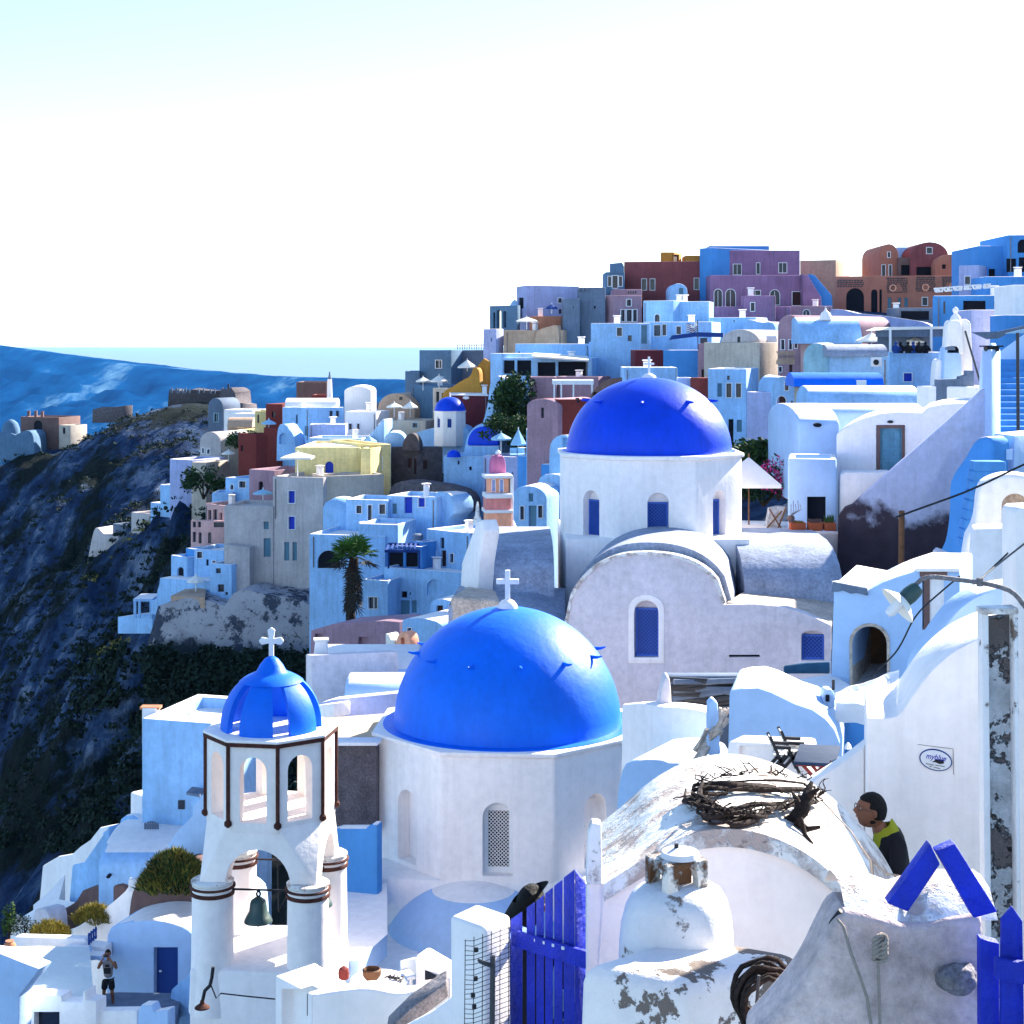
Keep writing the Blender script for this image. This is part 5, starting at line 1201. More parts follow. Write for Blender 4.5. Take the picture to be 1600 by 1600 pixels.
# terrace with umbrella and deck chair
slabt('terrace_wall', 'long pale terrace coping right of the blue dome drum', 'wall', 'wash_warm', (1150, 37.3, 1312, 37.0), [(1150, 900), (1150, 829), (1312, 833), (1312, 900)], 3.4, bevel=.05)
def umbrella(label, px, ptop, pedge, rx, D, pbot, cn='canvas', group='parasols of the village terraces', tilt=0, sides=8, closed=False):
    c = W(px, ptop, D); h = (pedge - ptop) / F * D; r = rx / F * D; root = thing('parasol', label, 'parasol', W(px, pbot, D), group); m = MB(); n = sides
    z2 = W(px, pbot, D).z; m.v.append(c)
    for k in range(n): a = 2 * math.pi * (k + .5) / n; m.v.append(Vector((c.x + r * math.cos(a), c.y + r * math.sin(a), c.z - h * (1 + tilt * math.cos(a)))))
    for k in range(n): a = 2 * math.pi * (k + .5) / n; m.v.append(Vector((c.x + r * math.cos(a), c.y + r * math.sin(a), c.z - h * (1 + tilt * math.cos(a)) - .12)))
    for k in range(n):
        j = (k + 1) % n; m.f += [(0, 1 + k, 1 + j), (1 + k, 1 + n + k, 1 + n + j, 1 + j)]
    m.build('canopy', MATS[cn], root, smooth=0); MB().tube([c + Vector((0, 0, .12)), Vector((c.x, c.y, z2))], .045 if D > 50 else .03, 6).build('pole', MATS['wood' if D < 60 else 'white_paint'], root)
    return root
umbrella('big white parasol on the terrace right of the deep blue dome', 1170, 714, 754, 62, 38.5, 838, group='parasols of the village terraces', sides=4)
dc = thing('deck_chair', 'grey striped deck chair under the white parasol', 'deck chair', W(1212, 828, 38))
m = MB(); 
mat('stripes', (.45, .45, .48), var=.5, scale=6, bump=0)
m.prism([W(1198, 824, 38), W(1203, 795, 38), W(1216, 792, 38), W(1228, 793, 38), W(1212, 826, 38)], (0, .5, 0)); m.build('sling', MATS['stripes'], dc)
for (a, b) in (((1196, 828), (1222, 798)), ((1222, 828), (1202, 795)), ((1228, 793), (1214, 830))): MB().bar(W(*a, 37.9), W(*b, 37.9), .05).build('frame_bar', MATS['wood'], dc)
bush('oleander_bush', 'large dark green bush behind the white parasol', W(1190, 712, 46), (1.5, 1.5, .75), 2600, .26, ['leaf_dark', 'leaf'], seed=4)
bush('bougainvillea', 'pink flowering bush beside the bluish white house block', W(1216, 745, 43), (.8, .8, .85), 1100, .16, ['leaf_dark', 'flower_pink'], cat='flower bush', seed=5)
bush('dark_hedge', 'dark hedge in the shade under the white parasol', W(1193, 765, 44), (1.5, .8, .6), 1500, .2, ['leaf_dark'], seed=6)
# steps and walls at the right edge
sw = thing('stairway', 'steep blue shaded public stairway climbing at the right edge', 'stairs', W(1580, 700, 37))
m = MB()
for k in range(20):
    y = 742 - k * 9.5; D = 33 + k * .42; zt = (HY - y) / F * D; m.box(Vector(((1580 - CX) / F * D + .3, D * KD + .3, zt - .6)), (1.9, .9, 1.2))
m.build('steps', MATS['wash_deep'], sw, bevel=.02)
m = MB(); m.tube([W(1591, 900, 31), W(1591, 700, 31), W(1590, 520, 31)], .05, 8); solo('lamp_pole', m, MATS['metal'], 'thin grey metal pole standing in front of the blue stairway', 'pole')
slabt('stair_side_wall', 'sloping white wall right of the white belfry, along the stairway', 'wall', 'wash_mid', (1528, 42, 1640, 41), [(1528, 640), (1530, 575), (1535, 548), (1548, 535), (1556, 555), (1568, 545), (1600, 522), (1640, 500), (1640, 640)], .6, bevel=.06)
ck = house('chimney_block', 'square white chimney with a dark slotted cap at the top of the diagonal stair wall', 'wash_mid', [(1535, 36), (1549, 35.4), (1563, 36)], 546, 640, roof='flat', cat='chimney', bevel=.04)
m = MB(); m.box(W(1549, 541, 35.8), (.62, .62, .05)); m.box(W(1549, 545, 35.8), (.4, .4, .16)); m.build('cap', MATS['iron'], ck)
prism3('parapet_block', 'bluish white parapet block with a bright top at the right edge', 'wall', 'wash_mid', [(1553, 28), (1585, 27.3), (1640, 28.4)], 680, 760, bevel=.05)
m = MB(); m.box(W(1577, 710, 27.2), (.16, .03, .26)); solo('meter_box', m, MATS['wash_mid'], 'small flush meter box on the bluish parapet block', 'box')
# blue curved wall with little steps
bs = thing('curved_stair_wall', 'blue shaded curved wall with narrow steps, right of the dark rock', 'stairs', W(1500, 880, 27))
cw = smoothpoly([(1455, 900), (1459, 864), (1475, 855), (1483, 800), (1482, 755), (1492, 735), (1508, 715), (1520, 690), (1536, 680), (1552, 684), (1552, 720), (1545, 760), (1540, 900)], 40, 2)
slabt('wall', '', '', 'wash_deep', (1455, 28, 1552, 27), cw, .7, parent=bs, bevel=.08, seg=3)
m = MB()
for k in range(9): y = 720 + k * 15; m.box(W(1543 - k * 2.6, y, 26.2) + Vector((0, 0, -.12)), (.75, .5, .24))
m.build('steps', MATS['wash_deep'], bs, bevel=.03)
slabt('pale_foot_wall', 'pale plaster foot of the curved stair wall', 'wall', 'plaster_grey', (1455, 25.5, 1545, 25.2), [(1455, 960), (1457, 858), (1480, 868), (1500, 880), (1545, 870), (1545, 960)], .6, bevel=.06)
# white bell arch at the right edge
ba_ = thing('bell_arch', 'thick white arch with a brown opening at the right edge', 'arch', W(1550, 950, 22))
oa = smoothpoly([(1510, 840), (1524, 815), (1528, 760), (1545, 748), (1570, 741), (1600, 742), (1640, 755), (1645, 840)], 40, 2) + [(1645, 1080), (1478, 1080), (1490, 960)]
slabt('wall', '', '', 'wash', (1478, 22.2, 1645, 21.9), oa, 1.0, parent=ba_, bevel=.1, seg=3, cut=[(arch(1565, 771, 1606, 822, k=.9), .6)])
m = MB(); Pl(1478, 22.2, 1645, 21.9).slab(m, rect(1563, 770, 1610, 824), -.62, -.55); m.build('arch_back', MATS['roof_stone'], ba_)
slabt('white_block', 'white block below the bell arch at the right edge', 'wall', 'wash', (1520, 20.4, 1640, 20.2), [(1505, 1080), (1520, 826), (1585, 824), (1640, 824), (1640, 1080)], .8, bevel=.06)
# ================================================================== LOWER LEFT TERRACES AND THE ROOFS BETWEEN THE DOMES
def flat(name, lab, cat, matn, pts, th=.3, z=None, group=None, **k):
    """flat surface lying at one height: pixel outline dropped on a horizontal plane"""
    v = [Vector(((x - CX) / (y - HY) * -z, (-z / (y - HY)) * FA, z)) for x, y in pts]
    m = MB(); m.prism(v, (0, 0, -th)); return solo(name, m, MATS[matn], lab, cat, group, **k)
# tall white house left of the bell tower
tw = thing('white_house', 'tall bluish white house with a small chimney, left of the bell tower', 'house', W(280, 1260, 27))
house('x', '', 'wash_blue', [(221, 27), (345, 26.6)], 1122, 1300, 3.0, 'flat', root=tw, bevel=.05, lip=.3)
m = MB(); m.box(W(236, 1113, 27.6) + Vector((0, 0, -.3)), (.38, .38, .9)); q = m.build('chimney', MATS['wash'], tw, bevel=.03); m = MB(); m.box(W(236, 1105, 27.6), (.5, .34, .06)); m.box(W(236, 1108, 27.6), (.3, .25, .08)); m.build('chimney_cap', MATS['clay'], q)
slabt('wall_hump', '', '', 'wash', (262, 28.2, 330, 28), smoothpoly([(255, 1150), (262, 1128), (275, 1125), (290, 1113), (300, 1113), (310, 1124), (340, 1122), (345, 1150)], 24, 2), .35, parent=tw, bevel=.05)
m = MB(); Pl(221, 27, 345, 26.6).slab(m, rect(279, 1250, 289, 1264), -.1, .03); m.build('window', MATS['glass_dark'], tw)
m = MB(); m.prism([W(291, 1238, 26.4), W(300, 1229, 26.5), W(322, 1232, 26.5), W(312, 1242, 26.3)], (0, 0, -.06)); m.build('awning', MATS['slate'], tw)
house('white_house', 'small white block at the foot of the tall bluish house, edge of the dark cliff', 'wash', [(203, 28.5), (224, 28.2)], 1237, 1290, 1.6)
# descending stair walls
slabt('stair_wall', 'blue shaded stepped wall below the tall bluish house', 'wall', 'wash_blue', (180, 27.6, 320, 26.6), [(150, 1420), (160, 1300), (185, 1293), (188, 1280), (196, 1274), (205, 1274), (215, 1280), (226, 1280), (236, 1272), (258, 1262), (300, 1236), (322, 1226), (322, 1420)], .3, bevel=.05)
gm = thing('small_gate', 'small dark blue arched gate in the blue shaded stepped wall', 'gate', W(237, 1310, 26.6))
m = MB()
for k in range(6): m.bar(W(227 + k * 3.9, 1312, 26.6), W(227 + k * 3.9, 1286 - 3 * math.sin(k / 5 * 3.14), 26.6), .045)
m.bar(W(226, 1290, 26.6), W(248, 1290, 26.6), .05); m.bar(W(226, 1304, 26.6), W(248, 1304, 26.6), .05); m.build('bars', MATS['teal'] if False else MATS['slate'], gm)
slabt('stair_parapet', 'white topped diagonal parapet left of the bell tower', 'parapet', 'wash_mid', (258, 24.6, 322, 24.0), [(255, 1420), (262, 1318), (275, 1300), (300, 1274), (300, 1258), (322, 1240), (322, 1420)], .45, bevel=.05)
slabt('long_parapet', 'long bright white parapet descending to the left above the dark cliff', 'parapet', 'wash', (60, 31.5, 230, 27.4), [(52, 1500), (66, 1352), (90, 1338), (112, 1334), (125, 1322), (140, 1312), (155, 1293), (168, 1290), (226, 1292), (226, 1420)], .9, bevel=.06)
slabt('stepped_wall', 'bluish stepped garden wall behind the long white parapet', 'wall', 'wash_blue', (112, 27.6, 170, 27.0), [(100, 1500), (112, 1352), (130, 1348), (132, 1345), (170, 1290), (172, 1500)], .5, bevel=.05)
bv_ = thing('vaulted_house', 'low white vaulted roof with a little round vent, left of the yellowish bush', 'house', W(210, 1400, 25.5))
curvewall(bv_, 'wall', 153, 155, 268, 1308, 1358, 25.6, 1.1, 'wash_blue', deep=1.4)
m = MB(); Pl(153, 25.5, 268, 25.5).slab(m, [(170 + 3.2 * math.cos(a), 1369 + 2.4 * math.sin(a)) for a in [i * .524 for i in range(12)]], -.1, .06); m.build('vent', MATS['void'], bv_)
slabt('parapet', 'bluish parapet below the low vaulted roof', 'parapet', 'wash_mid', (110, 26, 225, 24.8), [(100, 1500), (112, 1352), (118, 1350), (155, 1350), (156, 1357), (206, 1362), (222, 1380), (222, 1500)], .4, bevel=.05) if False else None
m = MB(); m.prism([W(15, 1445, 28.5), W(52, 1422, 28.3), W(52, 1414, 28.4), W(75, 1395, 28.4), W(102, 1366, 28.5), W(92, 1405, 27.5), W(118, 1410, 27), W(90, 1425, 26.8), W(78, 1420, 27), W(50, 1438, 27.2)], (0, 0, -2.5)); solo('bright_ramp', m, MATS['wash'], 'bright sunlit white ramp running diagonally down to the left', 'ramp')
slabt('curved_wall', 'greyish wall with a rounded white top below the bright ramp', 'wall', 'plaster_grey', (50, 25.8, 78, 25.4), smoothpoly([(48, 1500), (50, 1425), (56, 1419), (70, 1419), (77, 1430), (77, 1500)], 20, 2), .5, bevel=.05)
slabt('retaining_wall', 'brown retaining wall with a curved blue shaded top', 'wall', 'brown', (88, 26.2, 208, 25.4), smoothpoly([(88, 1500), (92, 1424), (112, 1414), (122, 1404), (126, 1390), (160, 1384), (204, 1381), (206, 1500)], 30, 2), .35, bevel=.05)
slabt('curved_wall', 'diagonal white wall climbing to a small chimney, left of the barrel house', 'wall', 'wash', (70, 25.2, 215, 24.2), smoothpoly([(60, 1560), (72, 1462), (110, 1455), (150, 1430), (178, 1408), (200, 1388), (204, 1376), (215, 1378), (216, 1560)], 34, 2), .3, bevel=.04)
m = MB(); m.box(W(209, 1382, 24.0), (.2, .2, .28)); solo('wall_chimney', m, MATS['wash'], 'small white chimney stub at the top of the diagonal wall', 'chimney', bevel=.03)
# barrel house with navy door
brl = thing('barrel_house', 'white barrel roofed house with a navy door beside the person on the terrace', 'house', W(238, 1570, 23))
pb = (165, 23.2, 311, 22.8); PB = Pl(*pb)
ga = smoothpoly([(165, 1640), (165, 1462), (170, 1450), (195, 1441), (233, 1436), (272, 1442), (300, 1456), (309, 1475), (311, 1640)], 40, 2)
slabt('wall', '', '', 'wash_mid', pb, ga, 3.6, parent=brl, bevel=.06, cut=[(rect(240, 1480, 278, 1574), .22)])
MATS['wash_mid']
m = MB(); PB.slab(m, rect(241, 1481, 277, 1574), -.2, -.13); dr = m.build('door', MATS['navy'], brl)
m = MB(); m.lathe(PB.pt(247, 1521, -.1), [(.03, 0), (.03, .03)], 8); m.build('handle', MATS['white_paint'], dr)
m = MB(); PB.slab(m, [(293 + 3 * math.cos(a), 1551 + 3.5 * math.sin(a)) for a in [i * .524 for i in range(12)]], .0, .05)
# terrace floors (horizontal) and low walls
flat('terrace_floor', 'pale terrace floor partly in the sun, lower left corner', 'floor', 'terrace', [(10, 1480), (60, 1478), (140, 1480), (147, 1562), (110, 1570), (28, 1556), (60, 1520), (62, 1515)], .3, z=-12.7)
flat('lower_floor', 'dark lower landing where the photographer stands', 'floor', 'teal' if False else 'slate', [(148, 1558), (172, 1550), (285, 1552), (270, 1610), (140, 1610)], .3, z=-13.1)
slabt('terrace_wall', 'low white wall along the back of the terrace, beside the clay pot', 'wall', 'wash', (20, 23.6, 165, 23.0), [(15, 1500), (22, 1464), (132, 1467), (136, 1474), (165, 1478), (165, 1500)], .25, bevel=.03)
slabt('step_block', 'white step block below the terrace back wall', 'steps', 'wash_mid', (96, 22.9, 163, 22.7), [(92, 1510), (97, 1481), (130, 1484), (134, 1492), (163, 1494), (163, 1505), (150, 1500)], .3, bevel=.03)
slabt('bench_wall', 'small white ledge with a wooden plank on the terrace', 'ledge', 'wash', (86, 22.6, 120, 22.4), [(86, 1520), (90, 1509), (117, 1506), (119, 1513), (110, 1516), (88, 1519)], .3, bevel=.03)
sg_ = thing('small_gate', 'tiny dark slatted gate standing on the white wall left of the barrel house', 'gate', W(144, 1476, 23.2))
m = MB()
for k in range(4): m.bar(W(139 + k * 3.6, 1476 - k * 3, 23.1), W(139 + k * 3.6, 1458 - k * 3.2, 23.1), .035)
m.bar(W(138, 1462, 23.1), W(151, 1451, 23.1), .04); m.bar(W(138, 1472, 23.1), W(151, 1462, 23.1), .04); m.build('bars', MATS['navy'], sg_)
m = MB(); m.lathe(W(15, 1494, 23), [(.08, 0), (.14, .06), (.155, .16), (.12, .26), (.07, .30), (.09, .33)], 20); solo('clay_pot', m, MATS['clay'], 'orange clay jar standing on the wall at the left edge', 'jar', smooth=60)
slabt('front_wall', 'white lower wall with a dark window, bottom left', 'wall', 'wash', (28, 21.0, 146, 20.6), [(-20, 1700), (-10, 1600), (28, 1553), (95, 1556), (97, 1566), (128, 1568), (130, 1549), (133, 1549), (134, 1563), (150, 1565), (150, 1700)], .35, bevel=.03, cut=[(rect(53, 1581, 93, 1690), .2)])
m = MB(); Pl(28, 21.0, 146, 20.6).slab(m, rect(53, 1581, 93, 1690), -.2, -.15); solo('dark_window', m, MATS['glass_dark'], 'dark window in the lower wall at the bottom left', 'window')
slabt('front_wall', 'white lower wall below the photographer', 'wall', 'wash', (146, 20.7, 216, 20.5), [(144, 1700), (145, 1580), (214, 1579), (214, 1700)], .25, bevel=.03)
slabt('left_wall', 'pale blue wall with a slanting top at the bottom left corner', 'wall', 'wash_mid', (-60, 20.6, 64, 20.2), [(-80, 1700), (-80, 1480), (0, 1490), (30, 1502), (62, 1514), (50, 1530), (30, 1556), (28, 1700)], .4, bevel=.03)
slabt('curved_wall', 'blue curved wall right of the navy door', 'wall', 'wash_blue', (262, 21.8, 314, 21.4), smoothpoly([(262, 1700), (264, 1550), (272, 1540), (290, 1530), (304, 1505), (312, 1495), (315, 1700)], 30, 2), .25, bevel=.04)
slabt('curved_wall', 'white wall with a cut out top at the bottom, right of the photographer', 'wall', 'wash_mid', (212, 20.4, 262, 20.2), [(210, 1700), (216, 1580), (220, 1570), (236, 1570), (240, 1582), (262, 1578), (262, 1700)], .25, bevel=.03)
# bushes
def tuft(label, px, py, D, r, n, ln, mts, seed):
    c = W(px, py, D); rn = random.Random(seed); root = thing('dry_bush', label, 'bush', c, 'dry bushes on the terraces'); ms = [MB() for _ in mts]
    for k in range(n):
        a = rn.uniform(0, 6.28); q = rn.random() ** .5; b = c + Vector((r[0] * q * math.cos(a), r[1] * q * math.sin(a), r[2] * (1 - q * q) + .12 * noise.noise(Vector((a * 2, q * 3, seed))))); d = Vector((rn.gauss(0, .45) + .5 * q * math.cos(a), rn.gauss(0, .45) + .5 * q * math.sin(a), 1)).normalized() * ln * rn.uniform(.5, 1.3); s_ = d.cross(Vector((rn.gauss(0, 1), rn.gauss(0, 1), 0))).normalized() * ln * .07
        j = min(len(mts) - 1, int(rn.random() * len(mts) * (.6 + .7 * noise.noise(b * 1.6 + Vector((3, 0, 0))) + .35))) if len(mts) > 1 else 0
        ms[max(0, j)].add([b - s_, b + d * .6 - s_ * .6, b + d, b + d * .55 + s_ * .7, b + s_], [(0, 1, 2, 3, 4)])
    for i, m in enumerate(ms):
        if m.v: m.build('foliage', MATS[mts[i]], root, smooth=0)
slabt('earth_bank', 'brown earth bank under the large bush beside the bell tower', 'bank', 'brown', (200, 23.9, 330, 23.7), smoothpoly([(200, 1440), (206, 1388), (225, 1372), (260, 1352), (330, 1335), (330, 1440)], 24, 2), .4)
tuft('large yellowish green bush beside the left pillar of the bell tower', 272, 1388, 23.2, (.72, .5, .66), 9000, .2, ['leaf_dark', 'leaf_dry', 'leaf', 'leaf_yellow'], 8)
tuft('long dry golden bush in front of the brown retaining wall', 150, 1440, 24.6, (.5, .2, .26), 2600, .16, ['leaf_dry', 'leaf_yellow'], 9)
tuft('round dry golden bush above the terrace back wall', 78, 1464, 24.2, (.42, .25, .24), 2600, .15, ['leaf_yellow', 'leaf_dry'], 10)
bush('flower_bush', 'grey green bush with white flowers at the left edge', W(36, 1444, 24.4), (.32, .3, .3), 1100, .06, ['leaf_dark', 'leaf', 'flower_white'], seed=12)
bush('small_tree', 'slender green sapling at the left edge of the terraces', W(14, 1438, 24.0), (.15, .15, .42), 600, .07, ['leaf'], seed=13, cat='sapling')

# ---- roofs between the bell tower and the domes
vr = thing('vaulted_house', 'long white vaulted roof with a chimney behind the crown of the bell tower', 'house', W(560, 1100, 30))
curvewall(vr, 'wall', 484, 486, 650, 1022, 1098, 30, 1.5, 'wash_mid')
m = MB(); m.lathe(W(502, 1042, 30.6), [(.33, 0), (.22, .75), (.2, .8)], 4, rot=R(45)); q = m.build('chimney', MATS['wash'], vr, bevel=.03); MB().box(W(502, 998, 30.6) + Vector((0, 0, -.02)), (.42, .4, .05), R(8)).build('chimney_cap', MATS['canvas'], q)
slabt('gable_end', '', '', 'plaster_grey', (478, 30.3, 486, 29.6), [(478, 1130), (478, 1022), (486, 1024), (488, 1130)], 2.4, parent=vr, bevel=.03)
v2 = thing('vaulted_house', 'small low vault in front of the long white vaulted roof', 'house', W(590, 1110, 28))
curvewall(v2, 'wall', 538, 540, 650, 1058, 1090, 28, .6, 'wash_mid', deep=1)
slabt('pink_wall', 'low pinkish wall with two steps beside the paved terrace', 'wall', 'lavender', (497, 26.8, 640, 26.2), [(497, 1160), (499, 1099), (520, 1093), (620, 1083), (640, 1080), (640, 1160)], .4, bevel=.04, cut=None)
MATS['lavender']
slabt('low_wall', 'white left return of the paved terrace wall', 'wall', 'wash', (494, 26.4, 522, 26.0), [(492, 1160), (494, 1102), (521, 1099), (521, 1121), (505, 1124), (505, 1160)], .5, bevel=.04)
flat('paved_terrace', 'sunlit tan paved roof terrace between the bell tower and the nearest dome', 'terrace', 'pave', [(510, 1160), (505, 1122), (640, 1112), (640, 1162)], .5, z=-8.6)
slabt('terrace_edge', 'white edge and stone wall of the paved roof terrace', 'wall', 'rubble', (500, 23.2, 640, 23.0), [(500, 1300), (500, 1166), (588, 1166), (588, 1300)], .3)
slabt('terrace_coping', 'white coping on the dark stone wall of the paved terrace', 'coping', 'wash', (500, 23.0, 640, 22.8), rect(498, 1160, 590, 1166), .5)
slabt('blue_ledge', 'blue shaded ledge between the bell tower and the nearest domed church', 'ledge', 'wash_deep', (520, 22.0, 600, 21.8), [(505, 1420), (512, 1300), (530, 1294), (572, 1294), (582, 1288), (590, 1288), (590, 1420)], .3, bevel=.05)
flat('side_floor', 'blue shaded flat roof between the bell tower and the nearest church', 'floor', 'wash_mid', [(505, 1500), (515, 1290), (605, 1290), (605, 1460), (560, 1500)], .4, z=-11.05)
flat('courtyard_floor', 'pale shaded courtyard floor between the bell tower and the apse', 'floor', 'wash', [(500, 1640), (505, 1520), (538, 1447), (660, 1447), (640, 1560), (600, 1640)], .3, z=-11.9)
# ================================================================== VILLAGE ON THE SLOPE
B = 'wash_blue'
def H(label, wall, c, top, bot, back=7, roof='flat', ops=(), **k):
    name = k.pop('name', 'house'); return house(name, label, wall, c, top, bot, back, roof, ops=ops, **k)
def win(y0, y1, kind, *xs): return [(kind, a, y0, b, y1) for a, b in xs]
# ---- summit, right to left
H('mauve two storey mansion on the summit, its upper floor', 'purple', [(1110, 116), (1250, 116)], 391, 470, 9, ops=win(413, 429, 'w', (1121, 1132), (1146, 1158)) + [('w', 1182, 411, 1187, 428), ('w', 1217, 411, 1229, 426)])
H('blue shaded side wing at the left end of the mauve mansion', 'wash_deep', [(1093, 116), (1112, 115)], 388, 470, 9)
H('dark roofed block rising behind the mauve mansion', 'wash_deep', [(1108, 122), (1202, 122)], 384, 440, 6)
H('mauve lower storey with a row of arched windows on the summit', 'purple', [(1110, 112), (1256, 112)], 430, 500, 4, ops=[('aw', 1116, 452, 1128, 479), ('aw', 1134, 452, 1149, 479), ('w', 1172, 454, 1188, 461), ('aw', 1203, 453, 1218, 476), ('d', 1238, 456, 1252, 477)])
slabt('stair_wall', 'mauve stair wall sloping down right of the mauve mansion', 'wall', 'purple', (1255, 111, 1285, 111), [(1255, 500), (1255, 428), (1262, 430), (1283, 465), (1285, 500)], 2)
slabt('stair_wall', 'blue shaded stair wall right of the mauve mansion', 'wall', 'wash_deep', (1268, 112, 1302, 112), [(1266, 500), (1266, 428), (1273, 430), (1300, 462), (1302, 500)], 2)
H('mauve garden terrace wall with small windows below the mauve mansion', 'purple', [(1108, 107), (1236, 107)], 479, 520, 4, ops=[('w', 1172, 484, 1179, 492), ('aw', 1201, 486, 1210, 503)])
H('pale mauve block stepping up in the middle of the mauve terrace', 'purple', [(1163, 106), (1212, 106)], 462, 500, 2.5, ops=[('w', 1173, 473, 1179, 486)])
H('pinkish terrace wall at the right end of the mauve terrace', 'mauve', [(1236, 108), (1300, 108)], 478, 520, 4, ops=[('aw', 1255, 484, 1265, 494)])
H('brown weathered windowless wall right of the mauve mansion', 'tan', [(1250, 122), (1306, 121)], 407, 480, 8)
H('long red brown house with a shaded front left of the mauve mansion', 'redbrown', [(975, 118), (1096, 117)], 409, 470, 8, ops=[('w', 1003, 436, 1010, 453), ('w', 1016, 436, 1023, 453), ('w', 1085, 435, 1092, 452)])
H('ochre roof room with a brown door on the red brown house', 'ochre', [(1032, 121), (1053, 121), (1065, 123)], 394, 420, roof='flat', ops=[('dn', 1, 0, 0, 0, 0)] if False else [(1, 'dn', 1053, 398, 1061, 410)])
H('small ochre roof block beside the mauve mansion', 'ochre', [(1071, 121), (1094, 121)], 399, 420, 4)
gf = H('blue grey house front with a stepped gable at the left end of the summit', 'greyblue', [(946, 116), (976, 116)], 425, 480, 6, ops=win(432, 447, 'w', (950, 955), (967, 972)) + [('w', 957, 431, 965, 450)])
slabt('gable', '', '', 'greyblue', (946, 115.9, 976, 115.9), [(953, 427), (953, 412), (972, 410), (975, 416), (975, 427)], .5, parent=gf)
H('mauve house with three tall narrow windows below the blue grey gable', 'mauve', [(941, 110), (958, 109), (1003, 110)], 462, 520, ops=[(1, 'w', 970, 484, 976, 502), (1, 'w', 979, 484, 987, 502), (1, 'w', 989, 484, 995, 502), (1, 'w', 979, 468, 986, 478)])
H('mauve block with a row of small openings beside the stepped gable', 'mauve', [(958, 113), (1003, 113)], 452, 475, 5, ops=[('wn', 981 + 3.6 * k, 455, 983.6 + 3.6 * k, 459) for k in range(4)])
H('round grey tower house with crenellations', 'slate', [(905, 109), (946, 109)], 449, 520, 5, ops=[('k', 928, 478, 931, 482)])
H('grey tower annex with a bright flat roof', 'slate', [(880, 108), (906, 108)], 467, 520, 5, ops=[('k', 895, 479, 897, 481)])
for k in range(3): slabt('merlon', f'{("left", "middle", "right")[k]} battlement block on the grey tower house', 'battlement', 'slate', (903, 108.9, 946, 108.9), [(903 + 6 * k, 455), (903 + 6 * k, 450 - .2), (907 + 6 * k, 450 - .2), (907 + 6 * k, 455)], .4, group='battlements of the grey tower', o0=.1)
H('large pale lavender house with one small window at the left of the summit', 'lavender', [(807, 117), (822, 114), (905, 116)], 448, 510, ops=[(1, 'w', 872, 466, 878, 473), (1, 'wn', 873, 483, 878, 490), (0, 'k', 810, 465, 818, 482)])
ar = thing('arcade', 'grey blue open arcade against the sky at the left end of the village skyline', 'arcade', W(785, 515, 112))
slabt('arch_wall', '', '', 'greyblue', (765, 113, 808, 112), [(765, 540), (765, 478), (808, 477), (808, 540)], .7, parent=ar, cut=[(arch(770.5, 488, 774, 514), 2), (arch(776, 484, 783, 514), 2), (arch(786, 486, 791, 512), 2)])
slabt('dome_hump', 'small blue hump of a dome behind the open arcade', 'dome', B, (795, 115, 810, 115), smoothpoly([(795, 500), (795, 480), (800, 470), (808, 465), (812, 500)], 12, 2), 2)
H('brown terrace house with a curved pinkish parapet below the arcade', 'tan', [(787, 108), (880, 107)], 516, 560, 4)
slabt('curved_parapet', 'curved pinkish parapet catching the light under the lavender house', 'parapet', 'tan', (835, 107, 878, 106.5), smoothpoly([(834, 560), (836, 518), (850, 512), (866, 508), (873, 506), (874, 560)], 20, 2), 1.2)
H('orange brown upper terrace wall below the lavender house', 'orange', [(828, 110), (880, 110)], 494, 520, 3)
H('small pale block with a tiny window at the left of the brown terrace', 'lavender', [(755, 109), (775, 108), (787, 109)], 514, 560, ops=[(0, 'k', 767, 528, 769, 534)])
H('slate blue house with one white framed window on the skyline slope', 'greyblue', [(655, 118), (705, 117)], 547, 600, 6, ops=[('w', 681, 563, 690, 575)])
H('low slate blue annex at the left of the slate blue house', 'greyblue', [(633, 117), (656, 117)], 580, 630, 5)
H('dark slate terrace house right of the slate blue house', 'slate', [(705, 119), (770, 118)], 547, 600, 6)
rl = solo('terrace_railing', MB(), MATS['iron'], '', '') if False else None
m = MB()
for k in range(15): m.bar(W(715 + k * 3.7, 546, 116), W(715 + k * 3.7, 538, 116), .07)
m.bar(W(714, 539, 116), W(768, 539, 116), .08); solo('terrace_railing', m, MATS['iron'], 'thin dark railing on the roof of the slate terrace house', 'railing')
